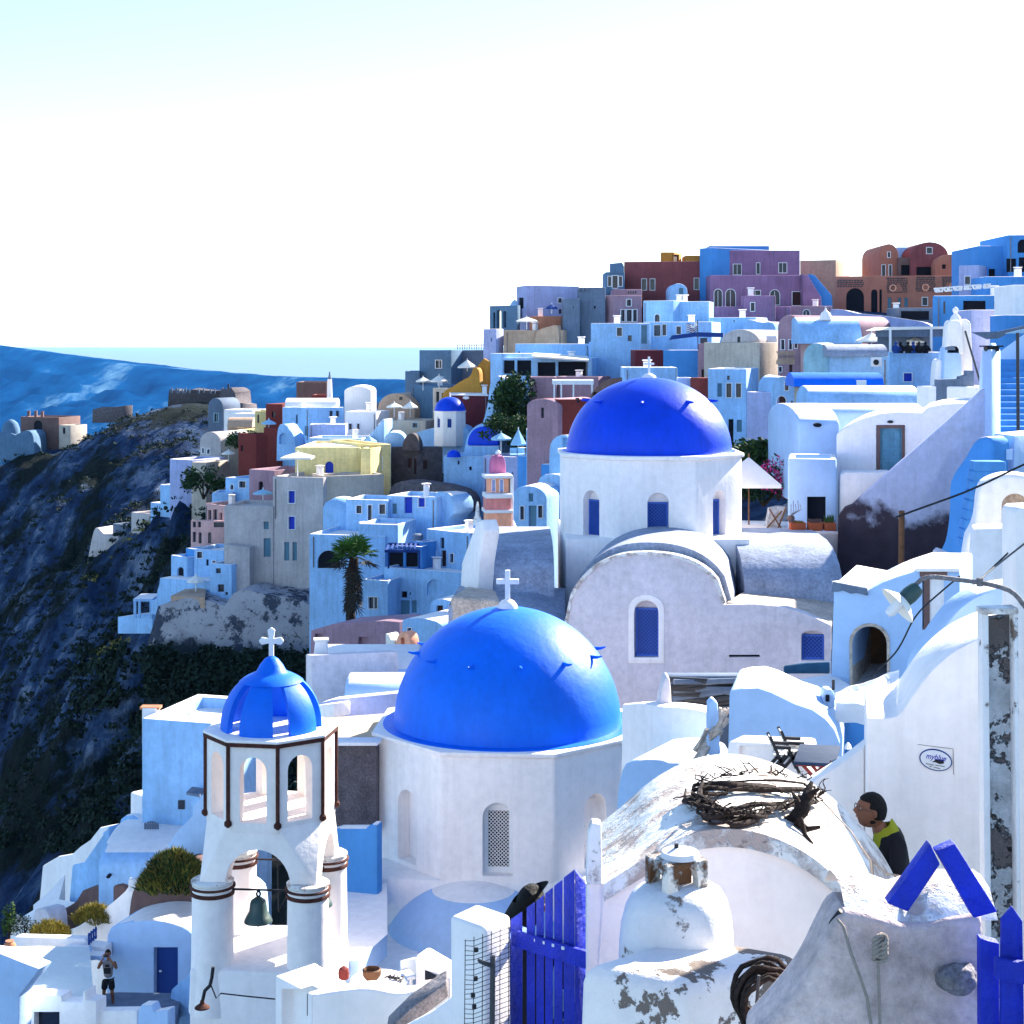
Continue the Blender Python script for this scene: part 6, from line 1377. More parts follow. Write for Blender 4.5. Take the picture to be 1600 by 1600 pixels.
# summit right: patterned mansion
pm = H('salmon mansion with an arcade and dark stone patterned walls', 'tan', [(1305, 114), (1372, 113), (1502, 113)], 432, 500, ops=[(0, 'ak', 1322, 450, 1350, 489), (0, 'ak', 1361, 452, 1371, 489), (1, 'ak', 1374, 452, 1378, 489), (1, 'wg', 1387, 465, 1393, 482), (1, 'wg', 1403, 465, 1408, 480), (1, 'wg', 1413, 465, 1419, 480), (1, 'w', 1441, 465, 1449, 477)], lip=.3)
for o in pm.children:
    if o.name.startswith('wall'):
        pass
mat('salmon_wall', (.42, .16, .11), var=.12, streak=.1)
def setmat(root, part, mt):
    for o in root.children:
        if o.name.split('.')[0] == part: o.data.materials.clear(); o.data.materials.append(MATS[mt])
setmat(pm, 'wall', 'salmon_wall')
for i, (pl_, xa, xb, ya, yb) in enumerate(((Pl(1305, 114, 1372, 113), 1307, 1350, 437, 450), (Pl(1372, 113, 1502, 113), 1385, 1418, 434, 458), (Pl(1372, 113, 1502, 113), 1430, 1462, 432, 457), (Pl(1372, 113, 1502, 113), 1471, 1498, 432, 456))):
    m = MB(); rn = random.Random(i)
    y = ya
    while y < yb - 1:
        x = xa + rn.uniform(0, 2); hgt = rn.uniform(1.6, 2.6)
        while x < xb - 1.5:
            w_ = rn.uniform(1.8, 4.2); cx, cy = (xa + xb) / 2, yb - 8
            if not (i > 0 and math.hypot(x + w_ / 2 - cx, y + 1 - cy) < 6.5): pl_.slab(m, rect(x, y, min(x + w_, xb), y + hgt), -.02, .06)
            x += w_ + rn.uniform(.8, 1.6)
        y += hgt + 1.0
    m.build('stone_pattern', MATS['stone'], pm, smooth=0)
for pts, D in (((1395, 450), 113), ((1446, 449), 113), ((1488, 448), 113)):
    m = MB(); pl_ = Pl(1372, 113, 1502, 113); c = [(pts[0] + 4 * math.cos(a), pts[1] + 4 * math.sin(a)) for a in [i * .45 for i in range(14)]]; ring(pl_, m, c, 1.6, 0, .12); m.build('round_frame', MATS['salmon'], pm)
um = H('salmon upper house with two vaulted gables above the patterned mansion', 'tan', [(1374, 117), (1404, 117)], 400, 450, 9, 'A', vh=1.3, ops=[('w', 1387, 394, 1391, 402), ('w', 1378, 414, 1383, 432), ('w', 1389, 414, 1393, 432)]); setmat(um, 'wall', 'salmon_wall')
um = H('salmon upper house with a broad rounded gable and one square window', 'redbrown', [(1424, 116), (1482, 116)], 400, 450, 8, 'A', vh=1.5, ops=[('w', 1448, 387, 1456, 396), ('k', 1432, 417, 1460, 430)])
H('blue roofed link between the two salmon gables', B, [(1402, 119), (1428, 119)], 386, 440, 6)
um = H('salmon end house with a rounded shoulder at the right of the summit', 'tan', [(1461, 115), (1512, 115)], 412, 450, 6, 'A', vh=1.0, ops=[('k', 1472, 413, 1478, 420)]); setmat(um, 'wall', 'salmon_wall')
H('dark shaded veranda between the salmon gables', 'brown', [(1404, 116.5), (1426, 116.5)], 402, 440, 3, ops=[('k', 1408, 414, 1424, 430)])
# ---- blue complex at the top right
H('tall blue shaded house with an arched balcony at the top right corner', 'wash_deep', [(1575, 86), (1640, 86)], 367, 470, 8, ops=[('ak', 1590, 374, 1606, 395), ('k', 1574, 404, 1588, 425), ('k', 1592, 402, 1620, 425)])
H('blue shaded house stepping down left of the arched balcony', 'wash_deep', [(1528, 87), (1577, 87)], 384, 470, 8, ops=[('wg', 1572, 385, 1577, 395), ('k', 1545, 420, 1555, 436)])
H('low blue house with a small blue window left of the stepped blue house', 'lavender', [(1498, 86), (1530, 85.5)], 415, 470, 6, ops=[('w', 1508, 432, 1516, 444)])
H('long blue terrace house with a wide shaded garage like opening, top right', 'wash_deep', [(1458, 80), (1600, 79)], 462, 540, 7, ops=[('k', 1505, 470, 1540, 500), ('wn', 1474, 471, 1477, 490), ('k', 1553, 471, 1562, 480), ('k', 1567, 468, 1573, 475)])
H('blue terrace step with plants at the top right', 'wash_deep', [(1540, 82), (1640, 82)], 432, 480, 4)
H('bright white block at the right edge below the blue terrace', 'wash', [(1583, 66), (1640, 66)], 445, 520, 4)
H('bluish block in front of the white block at the right edge', 'wash_deep', [(1570, 62), (1640, 62)], 492, 540, 3)
H('grey lavender box house with a hipped edge in front of the blue terrace', 'lavender', [(1517, 70), (1560, 70)], 484, 530, 4)
slabt('sail_awning', 'dark grey sail awning stretched at the right edge', 'awning', 'slate', (1518, 60, 1600, 60), [(1518, 519), (1560, 518), (1640, 500), (1640, 512), (1575, 521), (1560, 529), (1542, 530)], .1, bevel=0)
slabt('sail_awning', 'blue sail awning in front of the dark grey one at the right edge', 'awning', 'canvas_blue', (1570, 58, 1640, 58), [(1571, 521), (1640, 505), (1640, 520), (1590, 521)], .1, bevel=0)
bl = thing('balustrade', 'white lace like iron balustrade along the blue terrace, top right', 'balustrade', W(1505, 458, 79)); rn = random.Random(2)
for g in range(6):
    m = MB(); x0 = 1462 + g * 15; y0 = 456 - g * 1.2; m.bar(W(x0, y0 - 5, 79), W(x0 + 11, y0 - 6, 79), .12); m.bar(W(x0, y0, 79), W(x0 + 11, y0 - 1, 79), .12)
    for k in range(4): m.bar(W(x0 + k * 3.2, y0 + .2, 79), W(x0 + k * 3.2 + rn.choice((-2, 2)), y0 - 6, 79), .11)
    m.build('panel', MATS['white_paint'], bl)
# white slope and restaurant
slabt('white_roof_slope', 'long bright white sloping wall below the patterned mansion', 'wall', 'lavender', (1290, 100, 1465, 98), smoothpoly([(1290, 560), (1292, 484), (1312, 482), (1340, 490), (1370, 492), (1400, 496), (1465, 506), (1465, 560)], 30, 2), 6)
H('dark restaurant pavilion under a black roof behind the white slope', 'slate', [(1400, 103), (1458, 103)], 481, 510, 4, ops=[('k', 1408, 486, 1452, 500)])
rs = H('white restaurant terrace with a grey awning and dark interior', B, [(1390, 74), (1476, 74)], 550, 620, 5, ops=[('wb', 1412, 583, 1425, 596)])
m = MB(); pl_ = Pl(1390, 73.6, 1476, 73.6); pl_.slab(m, [(1388, 526), (1388, 515), (1478, 513), (1478, 526)], -4, 0); m.build('awning', MATS['slate'], rs); m = MB(); pl_.slab(m, [(1374, 516), (1388, 511), (1478, 510), (1478, 514)], -4.5, .2); m.build('awning_roof', MATS['canvas'], rs)
m = MB(); pl_.slab(m, rect(1391, 524, 1476, 549), -4.0, -3.8); m.build('back_wall', MATS['slate'], rs)
for x in (1391, 1455, 1475): MB().bar(W(x, 550, 73.5), W(x, 514, 73.5), .14).build('post', MATS['white_paint'], rs)
for k, x in enumerate((1400, 1407, 1419, 1427, 1436, 1446)):
    m = MB(); c = W(x, 552, 72.5 + k % 2); m.lathe(c, [(.2, 0), (.24, .25), (.2, .5), (.06, .58), (.10, .64), (.11, .72), (.02, .8)], 10); m.tube([c + Vector((-.2, 0, .45)), c + Vector((-.3, -.2, .2)), c + Vector((-.1, -.3, .3))], .05, 5); m.tube([c + Vector((.2, 0, .45)), c + Vector((.3, -.2, .2)), c + Vector((.1, -.3, .3))], .05, 5); solo('person', m, MATS['black_cloth' if k % 3 else 'navy'], f'dark clothed diner on the restaurant terrace, number {k + 1} from the left', 'person', 'diners on the restaurant terrace', smooth=60)
umbrella('yellow topped white parasol inside the restaurant terrace', 1430, 526, 533, 14, 76, 549)
umbrella('white parasol left of the restaurant terrace', 1362, 520, 532, 26, 78, 560)
# ---- vaulted houses on the right
H('pink gabled house with a small wooden balcony', 'mauve', [(1215, 82), (1251, 81)], 512, 660, 12, 'A', vh=.95, rmat=None, ops=win(531, 546, 'w', (1221, 1226), (1233, 1238)) + [('w', 1242, 530, 1246, 544), ('w', 1217, 573, 1222, 581), ('dn', 1233, 570, 1238, 588)])
m = MB()
for k in range(8): m.bar(W(1215 + k * 3.4, 563, 80.6), W(1217 + k * 3.4, 551, 80.6), .06); m.bar(W(1217 + k * 3.4, 563, 80.6), W(1215 + k * 3.4, 551, 80.6), .06)
m.bar(W(1213, 550, 80.6), W(1242, 550, 80.6), .1); m.bar(W(1213, 566, 80.6), W(1242, 566, 80.6), .16, .3); solo('balcony', m, MATS['tan'], 'small carved balcony on the pink gabled house', 'balcony')
pv_ = H('long pinkish house with a bright vaulted roof and a crucifix pinnacle', 'pink', [(1251, 80), (1346, 79)], 537, 580, 3.2, roof='flat', bevel=0)
m = MB(); 
def roofroll(root, x0, x1, yb, yt, D, run, matn, name='roof', th=.1):
    n = 12; zb = (HY - yb) / F * D; zt = (HY - yt) / F * (D + run); m = MB(); prof = []
    for i in range(n + 1):
        a = math.pi * i / n; prof.append(((D + run * (1 - math.cos(a))) * KD, zb + (zt - zb) * math.sin(a)))
    X0 = (x0 - CX) / F * D; X1 = (x1 - CX) / F * D; m.prism([Vector((X0, y, z)) for y, z in prof], (X1 - X0, 0, 0)); return m.build(name, MATS[matn], root, smooth=50)
roofroll(pv_, 1250, 1347, 518 + 19, 496, 79, 1.6, B)
m = MB(); m.lathe(W(1290, 500, 80), [(.5, 0), (.35, .5), (.1, .7), (.04, 1.0)], 8); m.build('pinnacle', MATS['wash'], pv_); MB().bar(W(1290, 488, 80), W(1290, 480, 80), .1).build('cross_post', MATS['iron'], pv_)
cg = H('pale cyan vaulted house with an air conditioner on its wall', 'cyan', [(1255, 70), (1296, 69.5)], 560, 640, 3, 'A', vh=1.0)
cv = H('white side wall and grey vault of the cyan gabled house', B, [(1296, 69), (1388, 68.5)], 557, 610, 3.2, roof='flat', bevel=0)
roofroll(cv, 1294, 1388, 557, 538, 68.5, 1.2, 'roof_cement')
ac = thing('air_conditioner', 'white air conditioner on the white side wall of the cyan gabled house', 'air conditioner', W(1369, 573, 68))
m = MB(); m.box(W(1369, 566, 67.8), (.62, .3, .55)); m.build('case', MATS['white_paint'], ac, bevel=.02); m = MB(); m.lathe(W(1368, 566, 67.8), [(.18, -.01), (.18, .01)], 14); m.v = [W(1368, 566, 67.8) + Vector((v.x - W(1368, 566, 67.8).x, -.17 + (v.z - W(1368, 566, 67.8).z), v.y - W(1368, 566, 67.8).y)) for v in m.v]; m.build('fan', MATS['iron'], ac)
bvh = H('house with a bright blue vaulted roof above a pale grey wall', 'beige', [(1241, 62), (1380, 61)], 605, 700, 4, roof='flat', bevel=0)
roofroll(bvh, 1241, 1381, 604, 582, 61, 1.0, 'dome_blue')
m = MB(); Pl(1241, 61.2, 1380, 61.2).slab(m, rect(1337, 594, 1352, 604), -.2, .3); m.build('roof_window', MATS['white_paint'], bvh)
H('white balcony rail house gable with a brown arched door', B, [(1206, 70), (1242, 70)], 610, 700, 6, 'A', vh=.9, ops=[('w', 1226, 598, 1232, 610), ('ad', 1214, 619, 1228, 650), ('wn', 1236, 626, 1239, 634)])
H('bluish flat house between the three window house and the brown arched door', 'lavender', [(1166, 71), (1215, 70)], 612, 720, 5)
m = MB(); f0_ = W(1220, 652, 68.5); f1_ = W(1237, 654, 68.5)
for (a, b) in (((1220, 637), (1237, 637)), ((1220, 653), (1237, 653)), ((1220, 637), (1220, 655)), ((1237, 637), (1237, 655)), ((1220, 637), (1237, 653)), ((1237, 637), (1220, 653)), ((1228, 637), (1228, 653)), ((1220, 645), (1237, 645))): m.bar(W(*a, 68.5), W(*b, 68.5), .09)
solo('balcony_rail', m, MATS['white_paint'], 'white crossed balcony rail beside the brown arched door', 'railing')
cw_ = thing('vaulted_house', 'long low white vaulted house behind the stair house', 'house', W(1350, 630, 54))
curvewall(cw_, 'wall', 1263, 1264, 1440, 603, 632, 54, 1.2, B)
cw_ = thing('vaulted_house', 'nearer long white vault catching the sun, left of the diagonal stair wall', 'house', W(1330, 650, 50))
curvewall(cw_, 'wall', 1253, 1255, 1445, 631, 650, 45, .9, 'wash_mid')
H('white wall block right of the low vaults, under the white belfry', 'wash', [(1432, 49), (1528, 48)], 603, 680, 3)
# white belfry on the right
wb_ = thing('belfry', 'white stepped belfry with a small finial, left of the blue stairway', 'belfry', W(1495, 610, 52))
for nm, y0, y1, xs, dep_, mt in (('body', 538, 612, (1472, 1498), 1.0, 'wash_mid'), ('shoulder', 560, 612, (1462, 1474), .9, 'wash'), ('upper', 500, 540, (1477, 1500), .8, 'wash'), ('back', 500, 612, (1498, 1518), 1.2, 'wash_warm')):
    slabt(nm, '', '', mt, (xs[0], 51, xs[1], 51), smoothpoly([(xs[0] - 3, y1 + 14), (xs[0], y0 + 5), (xs[0] + 4, y0), (xs[1] - 4, y0 - (4 if nm == 'back' else 0)), (xs[1], y0 + 5), (xs[1] + 3, y1 + 14)], 24, 2), dep_, parent=wb_, bevel=.08, o0=.4 if nm in ('body', 'upper') else 0)
m = MB(); m.lathe(W(1493, 500, 51.3), [(.30, -.05), (.22, .15), (.08, .30), (.14, .42), (.14, .52), (.03, .62)], 12); m.build('finial', MATS['wash'], wb_, smooth=60)
m = MB(); Pl(1472, 50.5, 1498, 50.5).slab(m, arch(1477, 541, 1491, 547, k=.5), 0, .2); m.build('niche', MATS['slate'], wb_)
slabt('low_steps', 'shaded grey blue steps at the foot of the white belfry', 'steps', 'slate', (1465, 48.5, 1522, 48.5), [(1465, 640), (1465, 593), (1500, 592), (1500, 588), (1511, 586), (1511, 579), (1522, 579), (1522, 640)], .6)
solo('guy_pole', MB().bar(W(1508, 517, 49), W(1531, 596, 49), .07), MATS['metal'], 'slanting thin pole right of the white belfry', 'pole')
# ---- centre upper rows
H('narrow blue shaded house with three tall windows, behind the deep blue dome', B, [(1106, 76), (1166, 75.5)], 576, 740, 6, ops=[('wg', 1121, 599, 1128, 620), ('w', 1135, 599, 1143, 621), ('w', 1150, 599, 1158, 621), ('wn', 1136, 587, 1140, 594), ('k', 1138, 655, 1146, 690), ('wg', 1151, 656, 1159, 675)])
H('grey green gabled house with a bright vaulted roof and shuttered windows', 'greyhouse', [(1126, 84), (1187, 83)], 536, 660, 8, 'A', vh=1.05, ops=[('wn', 1152, 526, 1157, 539), ('w', 1136, 548, 1141, 567), ('wg', 1149, 547, 1160, 566), ('w', 1167, 549, 1175, 568)])
H('grey green side wing right of the gabled house', 'beige', [(1187, 82.5), (1218, 84)], 535, 660, 5)
rr_ = H('bright roof roll behind the grey green gabled house', B, [(1180, 85), (1214, 85)], 534, 560, 3); roofroll(rr_, 1180, 1214, 535, 519, 84, 1.0, 'wash')
H('mauve brown house with a small window behind the red gable wall', 'mauve', [(1090, 88), (1130, 87.5)], 537, 640, 6, ops=[('wn', 1108, 559, 1117, 570), ('dn', 1096, 577, 1104, 592)])
H('red painted wall house at the right shoulder of the deep blue dome', 'brickred', [(1078, 78), (1108, 77)], 590, 640, 4)
H('bright saturated blue house wall left of the mauve brown house', 'wash_deep', [(1036, 90), (1092, 89.5)], 547, 640, 5)
H('dark maroon wall left of the saturated blue house', 'maroon', [(992, 90), (1037, 90)], 547, 600, 5)
dm = H('blue house with a rounded left shoulder directly above the deep blue dome', B, [(975, 78), (1058, 78)], 574, 640, 4, ops=[('wn', 1056, 575, 1057.5, 590)])
H('white terrace block right of the rounded blue house', 'lavender', [(1058, 80), (1082, 80)], 590, 640, 4, ops=[])
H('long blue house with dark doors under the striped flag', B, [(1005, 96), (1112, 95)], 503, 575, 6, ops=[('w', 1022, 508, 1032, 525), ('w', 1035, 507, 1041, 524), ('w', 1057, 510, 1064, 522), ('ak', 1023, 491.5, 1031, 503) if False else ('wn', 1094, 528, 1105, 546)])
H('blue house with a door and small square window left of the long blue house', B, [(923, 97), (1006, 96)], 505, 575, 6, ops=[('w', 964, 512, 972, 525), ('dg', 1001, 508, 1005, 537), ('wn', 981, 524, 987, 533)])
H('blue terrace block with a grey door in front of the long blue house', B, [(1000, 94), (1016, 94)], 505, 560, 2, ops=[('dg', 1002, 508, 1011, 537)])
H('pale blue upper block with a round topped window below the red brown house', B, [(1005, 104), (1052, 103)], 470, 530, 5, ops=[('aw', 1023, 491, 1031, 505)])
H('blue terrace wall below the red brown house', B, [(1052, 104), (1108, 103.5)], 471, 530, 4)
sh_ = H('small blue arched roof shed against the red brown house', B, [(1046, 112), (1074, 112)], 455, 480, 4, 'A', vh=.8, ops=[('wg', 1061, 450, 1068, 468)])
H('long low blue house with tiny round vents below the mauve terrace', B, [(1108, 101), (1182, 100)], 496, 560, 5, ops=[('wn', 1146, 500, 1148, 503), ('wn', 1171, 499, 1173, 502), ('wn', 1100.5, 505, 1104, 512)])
slabt('curved_roof', 'blue curved roof end sloping down to the right below the mauve terrace', 'roof', B, (1160, 99, 1215, 98), smoothpoly([(1160, 560), (1160, 500), (1175, 499), (1190, 505), (1212, 500), (1215, 560)], 20, 2), 4)
slabt('awning', 'dark navy awning under the striped flag', 'awning', 'navy', (1045, 91, 1130, 90.5), [(1045, 531), (1050, 524), (1090, 519), (1130, 520), (1130, 527), (1085, 526)], 1.5, bevel=0)
fl = thing('flag', 'blue and white striped flag with a cross flying on a thin pole', 'flag', W(1090, 545, 88))
MB().bar(W(1090.5, 545, 88), W(1090, 500, 88), .06).build('pole', MATS['metal'], fl)
for k in range(9):
    P = []
    for j in range(2): P.append([W(1090 - 18 * u, 502 + (k + j) * 1.5 + 7 * u * (1 - .0) + 3 * math.sin(u * 5), 88) + Vector((0, .25 * math.sin(u * 6), 0)) for u in [i / 8 for i in range(9)]])
    MB().grid(P).build('flag_stripe', MATS['navy' if k % 2 == 0 else 'white_paint'], fl, smooth=0)
cb = MB(); cb.bar(W(1087, 503, 87.8), W(1084, 513, 87.7), .12); cb.bar(W(1089, 508, 87.8), W(1081, 511, 87.7), .12); cb.build('flag_cross', MATS['white_paint'], fl)
# centre: restaurants, pergola
H('wide blue house with a bright flat roof over the covered terraces', B, [(805, 100), (925, 99)], 537, 600, 6, ops=[('k', 810, 549, 812, 554)])
H('blue block with a white framed window right of the covered terraces', B, [(920, 98), (990, 97.5)], 534, 620, 6, ops=[('w', 955, 548, 964, 560), ('k', 940, 568, 950, 585), ('w', 968, 563, 974, 585)])
ct_ = H('covered restaurant terrace with pillars and dark openings, middle of the village', B, [(783, 95), (925, 94)], 559, 620, 4, ops=[('k', 786, 563, 804, 584), ('k', 808, 563, 830, 587), ('k', 840, 566, 868, 588), ('k', 872, 565, 918, 588)])
m = MB(); m.prism([W(832, 556, 93.3), W(920, 562, 93.3), W(918, 556, 96), W(834, 551, 96)], (0, 0, -.15)); m.build('awning', MATS['canvas'], ct_)
H('tall narrow blue wall house left of the covered restaurant terrace', B, [(766, 96), (785, 95)], 552, 660, 4)
slabt('blue_slope_wall', 'blue rough wall tapering down beside the dark green ivy', 'wall', B, (745, 92, 795, 91), smoothpoly([(740, 700), (762, 640), (766, 585), (792, 590), (790, 610), (782, 630), (778, 700)], 24, 2), 2)
bush('ivy', 'mass of dark green ivy hanging down between the blue wall and the mauve house', W(806, 645, 90), (2.2, 2.5, 3.3), 4200, .42, ['leaf_dark', 'leaf_dark', 'leaf'], seed=21, trunk=False, cat='ivy')
bush('ivy', 'dark bushes at the foot of the hanging ivy', W(790, 672, 87), (2.0, 1.8, 1.1), 1800, .36, ['leaf_dark', 'leaf_dark', 'flower_white'], seed=22, trunk=False, cat='ivy') if False else bush('bush', 'dark bush with small pale flowers under the hanging ivy', W(790, 668, 87), (2.2, 1.8, 1.1), 2000, .34, ['leaf_dark', 'leaf_dark', 'leaf'], seed=22, trunk=False)
H('mauve wall with creepers below the covered terraces', 'mauve', [(828, 90), (870, 90)], 589, 680, 3)
H('long mauve wall house behind the white pergola', 'mauve', [(868, 91), (935, 90)], 588, 680, 3)
pg_ = thing('pergola', 'white pergola with thin posts in front of the long mauve wall', 'pergola', W(895, 622, 86))
m = MB(); Pl(864, 86, 930, 86).slab(m, rect(864, 594, 928, 601), -3, 0); m.build('beam_roof', MATS['white_paint'], pg_)
for x in (866, 877, 896, 925): MB().bar(W(x, 624, 86), W(x, 596, 86), .12).build('post', MATS['white_paint'], pg_)
mh = H('rounded mauve plaster house with one slit window left of the deep blue dome', 'mauve', [(823, 74), (872, 73)], 634, 720, 5, 'A', vh=.5, ops=[('wn', 845, 637, 850, 653)])
H('terracotta side of the rounded mauve house', 'brickred', [(872, 73.2), (935, 73.8)], 624, 720, 3, ops=[('wn', 875, 637, 879, 644), ('wn', 901, 622, 906, 629)])
slabt('terrace_arch_wall', 'brownish arched terrace wall running up behind the deep blue dome', 'wall', 'brown', (925, 80, 990, 79), smoothpoly([(915, 660), (918, 622), (935, 600), (955, 590), (985, 590), (990, 660)], 24, 2), 2, cut=[(arch(926, 612, 933, 625), .4)])
# centre-left upper: yellow stair, umbrellas, dark red
yh = slabt('ochre_house', 'ochre yellow house with a shadowed doorway', 'house', 'ochre', (745, 103, 767, 103), [(745, 660), (746, 572), (754, 563), (756, 560), (766, 566), (767, 660)], 5, cut=[(rect(749, 576, 756, 594), .3)])
slabt('curved_stair_wall', 'ochre yellow curved stair wall sweeping down to the left', 'wall', 'ochre', (690, 101, 752, 100), smoothpoly([(688, 640), (692, 611), (703, 607), (722, 594), (736, 588), (738, 576), (741, 574), (745, 574), (749, 580), (749, 600), (753, 608), (753, 640)], 34, 2), .8)
umbrella('pointed white parasol above the ochre stair wall', 730, 562, 573, 16, 104, 580)
umbrella('left white parasol of the pair below the slate blue house', 661, 589, 595, 12, 106, 610); umbrella('white parasol right of its pair below the slate blue house', 686, 586, 595, 15, 105, 610); umbrella('white parasol on the brown terrace below the lavender house', 823, 495, 501, 18, 105, 515); umbrella('small dark and white parasol against the lavender house', 862, 475, 481, 10, 108, 490, cn='navy')
H('small grey shaded house under the pair of white parasols', 'greyblue', [(642, 108), (700, 107)], 602, 660, 5)
H('small pinkish cafe front below the pair of white parasols', 'beige', [(676, 102), (700, 101)], 606, 660, 3, ops=[('k', 681, 612, 686, 630), ('k', 690, 614, 696, 628)])
H('dark red house with a white roof and an oval sign', 'maroon', [(704, 99), (763, 98)], 616, 660, 4, ops=[])
m = MB(); Pl(704, 99, 763, 98).slab(m, [(728.5 + 5 * math.cos(a), 621.5 + 2.4 * math.sin(a)) for a in [i * .45 for i in range(14)]], 0, .08); solo('oval_plaque', m, MATS['white_paint'], 'white oval plaque on the dark red house', 'sign')
m = MB(); m.prism([W(704, 616, 98.8), W(763, 617, 98), W(758, 612, 101), W(706, 612, 101.5)], (0, 0, -.1)); solo('roof', m, MATS['wash'], 'thin bright white roof of the dark red house', 'roof')
# small church with the little blue dome
D3 = 96.0; c3 = XY(703, D3)
sc3 = thing('domed_chapel', 'small white chapel with a little blue dome and a blue half dome', 'chapel', up(c3, (HY - 760) / F * 88))
zl3 = (HY - 643) / F * D3; R3 = 1.48
m = MB(); m.prism([up(p, zl3 - 3) for p in ngon(c3, R3, 8, R(-67))], (0, 0, 3)); cut = MB(); fc3 = [octpl(c3, *[ngon(c3, R3, 8, R(-67))[i % 8] for i in (k, k + 1)]) for k in (5, 6, 7)]
n3 = [(pl, niche(pl, .5, .36, zl3 - 1.35, zl3 - .45, .12, cut)) for pl in fc3]; m.build('drum', MATS['wash'], sc3, cut=cut, bevel=.03)
for pl, c in n3: m = MB(); P3 = lambda u_, z: c + pl.t * u_ - pl.n * .11 + Vector((0, 0, z)); m.prism([P3(-.17, zl3 - 1.35), P3(-.17, zl3 - .6), P3(.17, zl3 - .6), P3(.17, zl3 - 1.35)], pl.n * .02); m.build('window', MATS['shutter'], sc3)
m = MB(); m.prism([up(p, zl3) for p in ngon(c3, R3 + .06, 8, R(-67))], (0, 0, .08)); m.build('ledge', MATS['wash'], sc3)
dome_mesh(c3, 1.36, 1.22, zl3 + .08, n=40, rings=14, skirt=.05).build('dome', MATS['dome_deep'], sc3, smooth=50)
m = MB(); m.lathe(up(c3, zl3 + 1.28), [(.1, 0), (.05, .15), (.05, .4)], 8); m.build('finial', MATS['wash'], sc3)
slabt('body', '', '', B, (640, 96, 728, 95.5), smoothpoly([(640, 740), (642, 680), (660, 672), (690, 668), (715, 664), (730, 668), (738, 690), (738, 740)], 30, 2), 3, parent=sc3)
slabt('apse_wall', '', '', B, (722, 90, 786, 89.5), smoothpoly([(722, 750), (726, 690), (738, 668), (755, 660), (775, 661), (782, 672), (784, 700), (784, 750)], 30, 2), 3, parent=sc3)
m = MB(); pl_ = Pl(722, 89.8, 786, 89.3); pl_.slab(m, [(732, 696)] + [(732 + 50 * (.5 - .5 * math.cos(math.pi * i / 14)), 696 - 30 * math.sin(math.pi * i / 14) ** .8) for i in range(15)] + [(782, 696)], 0, .5); m.build('blue_half_dome', MATS['dome_deep'], sc3, bevel=.2, seg=3)
m = MB(); pl_.slab(m, rect(729, 696, 783, 712), 0, .7); m.build('apse_base', MATS[B], sc3, bevel=.1)
house('x', '', B, [(693, 88), (757, 87.5)], 712, 770, 4, 'flat', root=sc3, ops=[('k', 715, 720, 718, 726), ('k', 733, 729, 737, 735)])
m = MB(); m.lathe(W(709, 714, 87.5), [(.58, 0), (.5, .32), (.3, .52), (.001, .6)], 20); m.build('small_dome', MATS['dome_deep'], sc3, smooth=50)
m = MB(); m.lathe(W(662, 690, 90), [(.2, 0), (.2, .12)], 6)
H('lavender wall house right of the small chapel, behind the pink belfry', 'lavender', [(755, 85), (812, 84)], 712, 790, 4, ops=[('k', 800, 738, 802, 758)])
H('deep blue shaded wall house left of the big blue dome drum', 'wash_deep', [(808, 78), (852, 77)], 712, 800, 4)
H('saturated blue block with a passage beside the drum', 'wash_deep', [(845, 72), (885, 71)], 725, 800, 3)
umbrella('flat blue shaded parasol in front of the blue half dome', 783, 676, 685, 17, 82, 712, cn='canvas_blue')
umbrella('tall half closed pale parasol on the loungers terrace', 810, 670, 693, 13, 80, 712, cn='canvas_blue')
for k, (x, lb_) in enumerate(((802, 'left blue sun lounger under the half closed parasol'), (814, 'right blue sun lounger under the half closed parasol'))):
    r = thing('sun_lounger', lb_, 'sun lounger', W(x, 712, 79), 'sun loungers on the blue terrace'); m = MB(); m.box(W(x, 710, 79), (.5, 1.2, .08)); m.build('seat', MATS['canvas_blue'], r); m = MB(); m.box(W(x, 705, 79.5), (.5, .08, .5)); m.build('backrest', MATS['canvas_blue'], r)
H('pale blue tall block with carved white relief behind the parasols', B, [(823, 77), (848, 77)], 672, 740, 3, ops=[('w', 829, 677, 833, 682), ('w', 835, 677, 839, 682)])
slabt('arched_wall', 'white blue arched wall touching the left of the deep blue dome', 'wall', B, (857, 68, 900, 67), smoothpoly([(858, 760), (858, 700), (862, 688), (872, 680), (890, 678), (892, 760)], 24, 2), 2, cut=[(rect(879, 684, 892, 715), .4)])
slabt('arched_wall', 'blue wall with a dark arched opening behind the drum', 'wall', B, (838, 64, 880, 63), smoothpoly([(838, 840), (839, 750), (845, 745), (852, 740), (872, 741), (880, 743), (880, 840)], 24, 2), 2, cut=[(arch(853, 755, 868, 774), .6)])
fh = H('blue house front with three grey windows and a pale door, right of the pink belfry', B, [(798, 62), (854, 61.5)], 778, 860, 4, 'A', vh=.72, ops=[('wg', 826, 771, 833, 784), ('w', 813, 791, 819, 812), ('w', 841, 790, 848, 809), ('dg', 826, 790, 838, 823)])
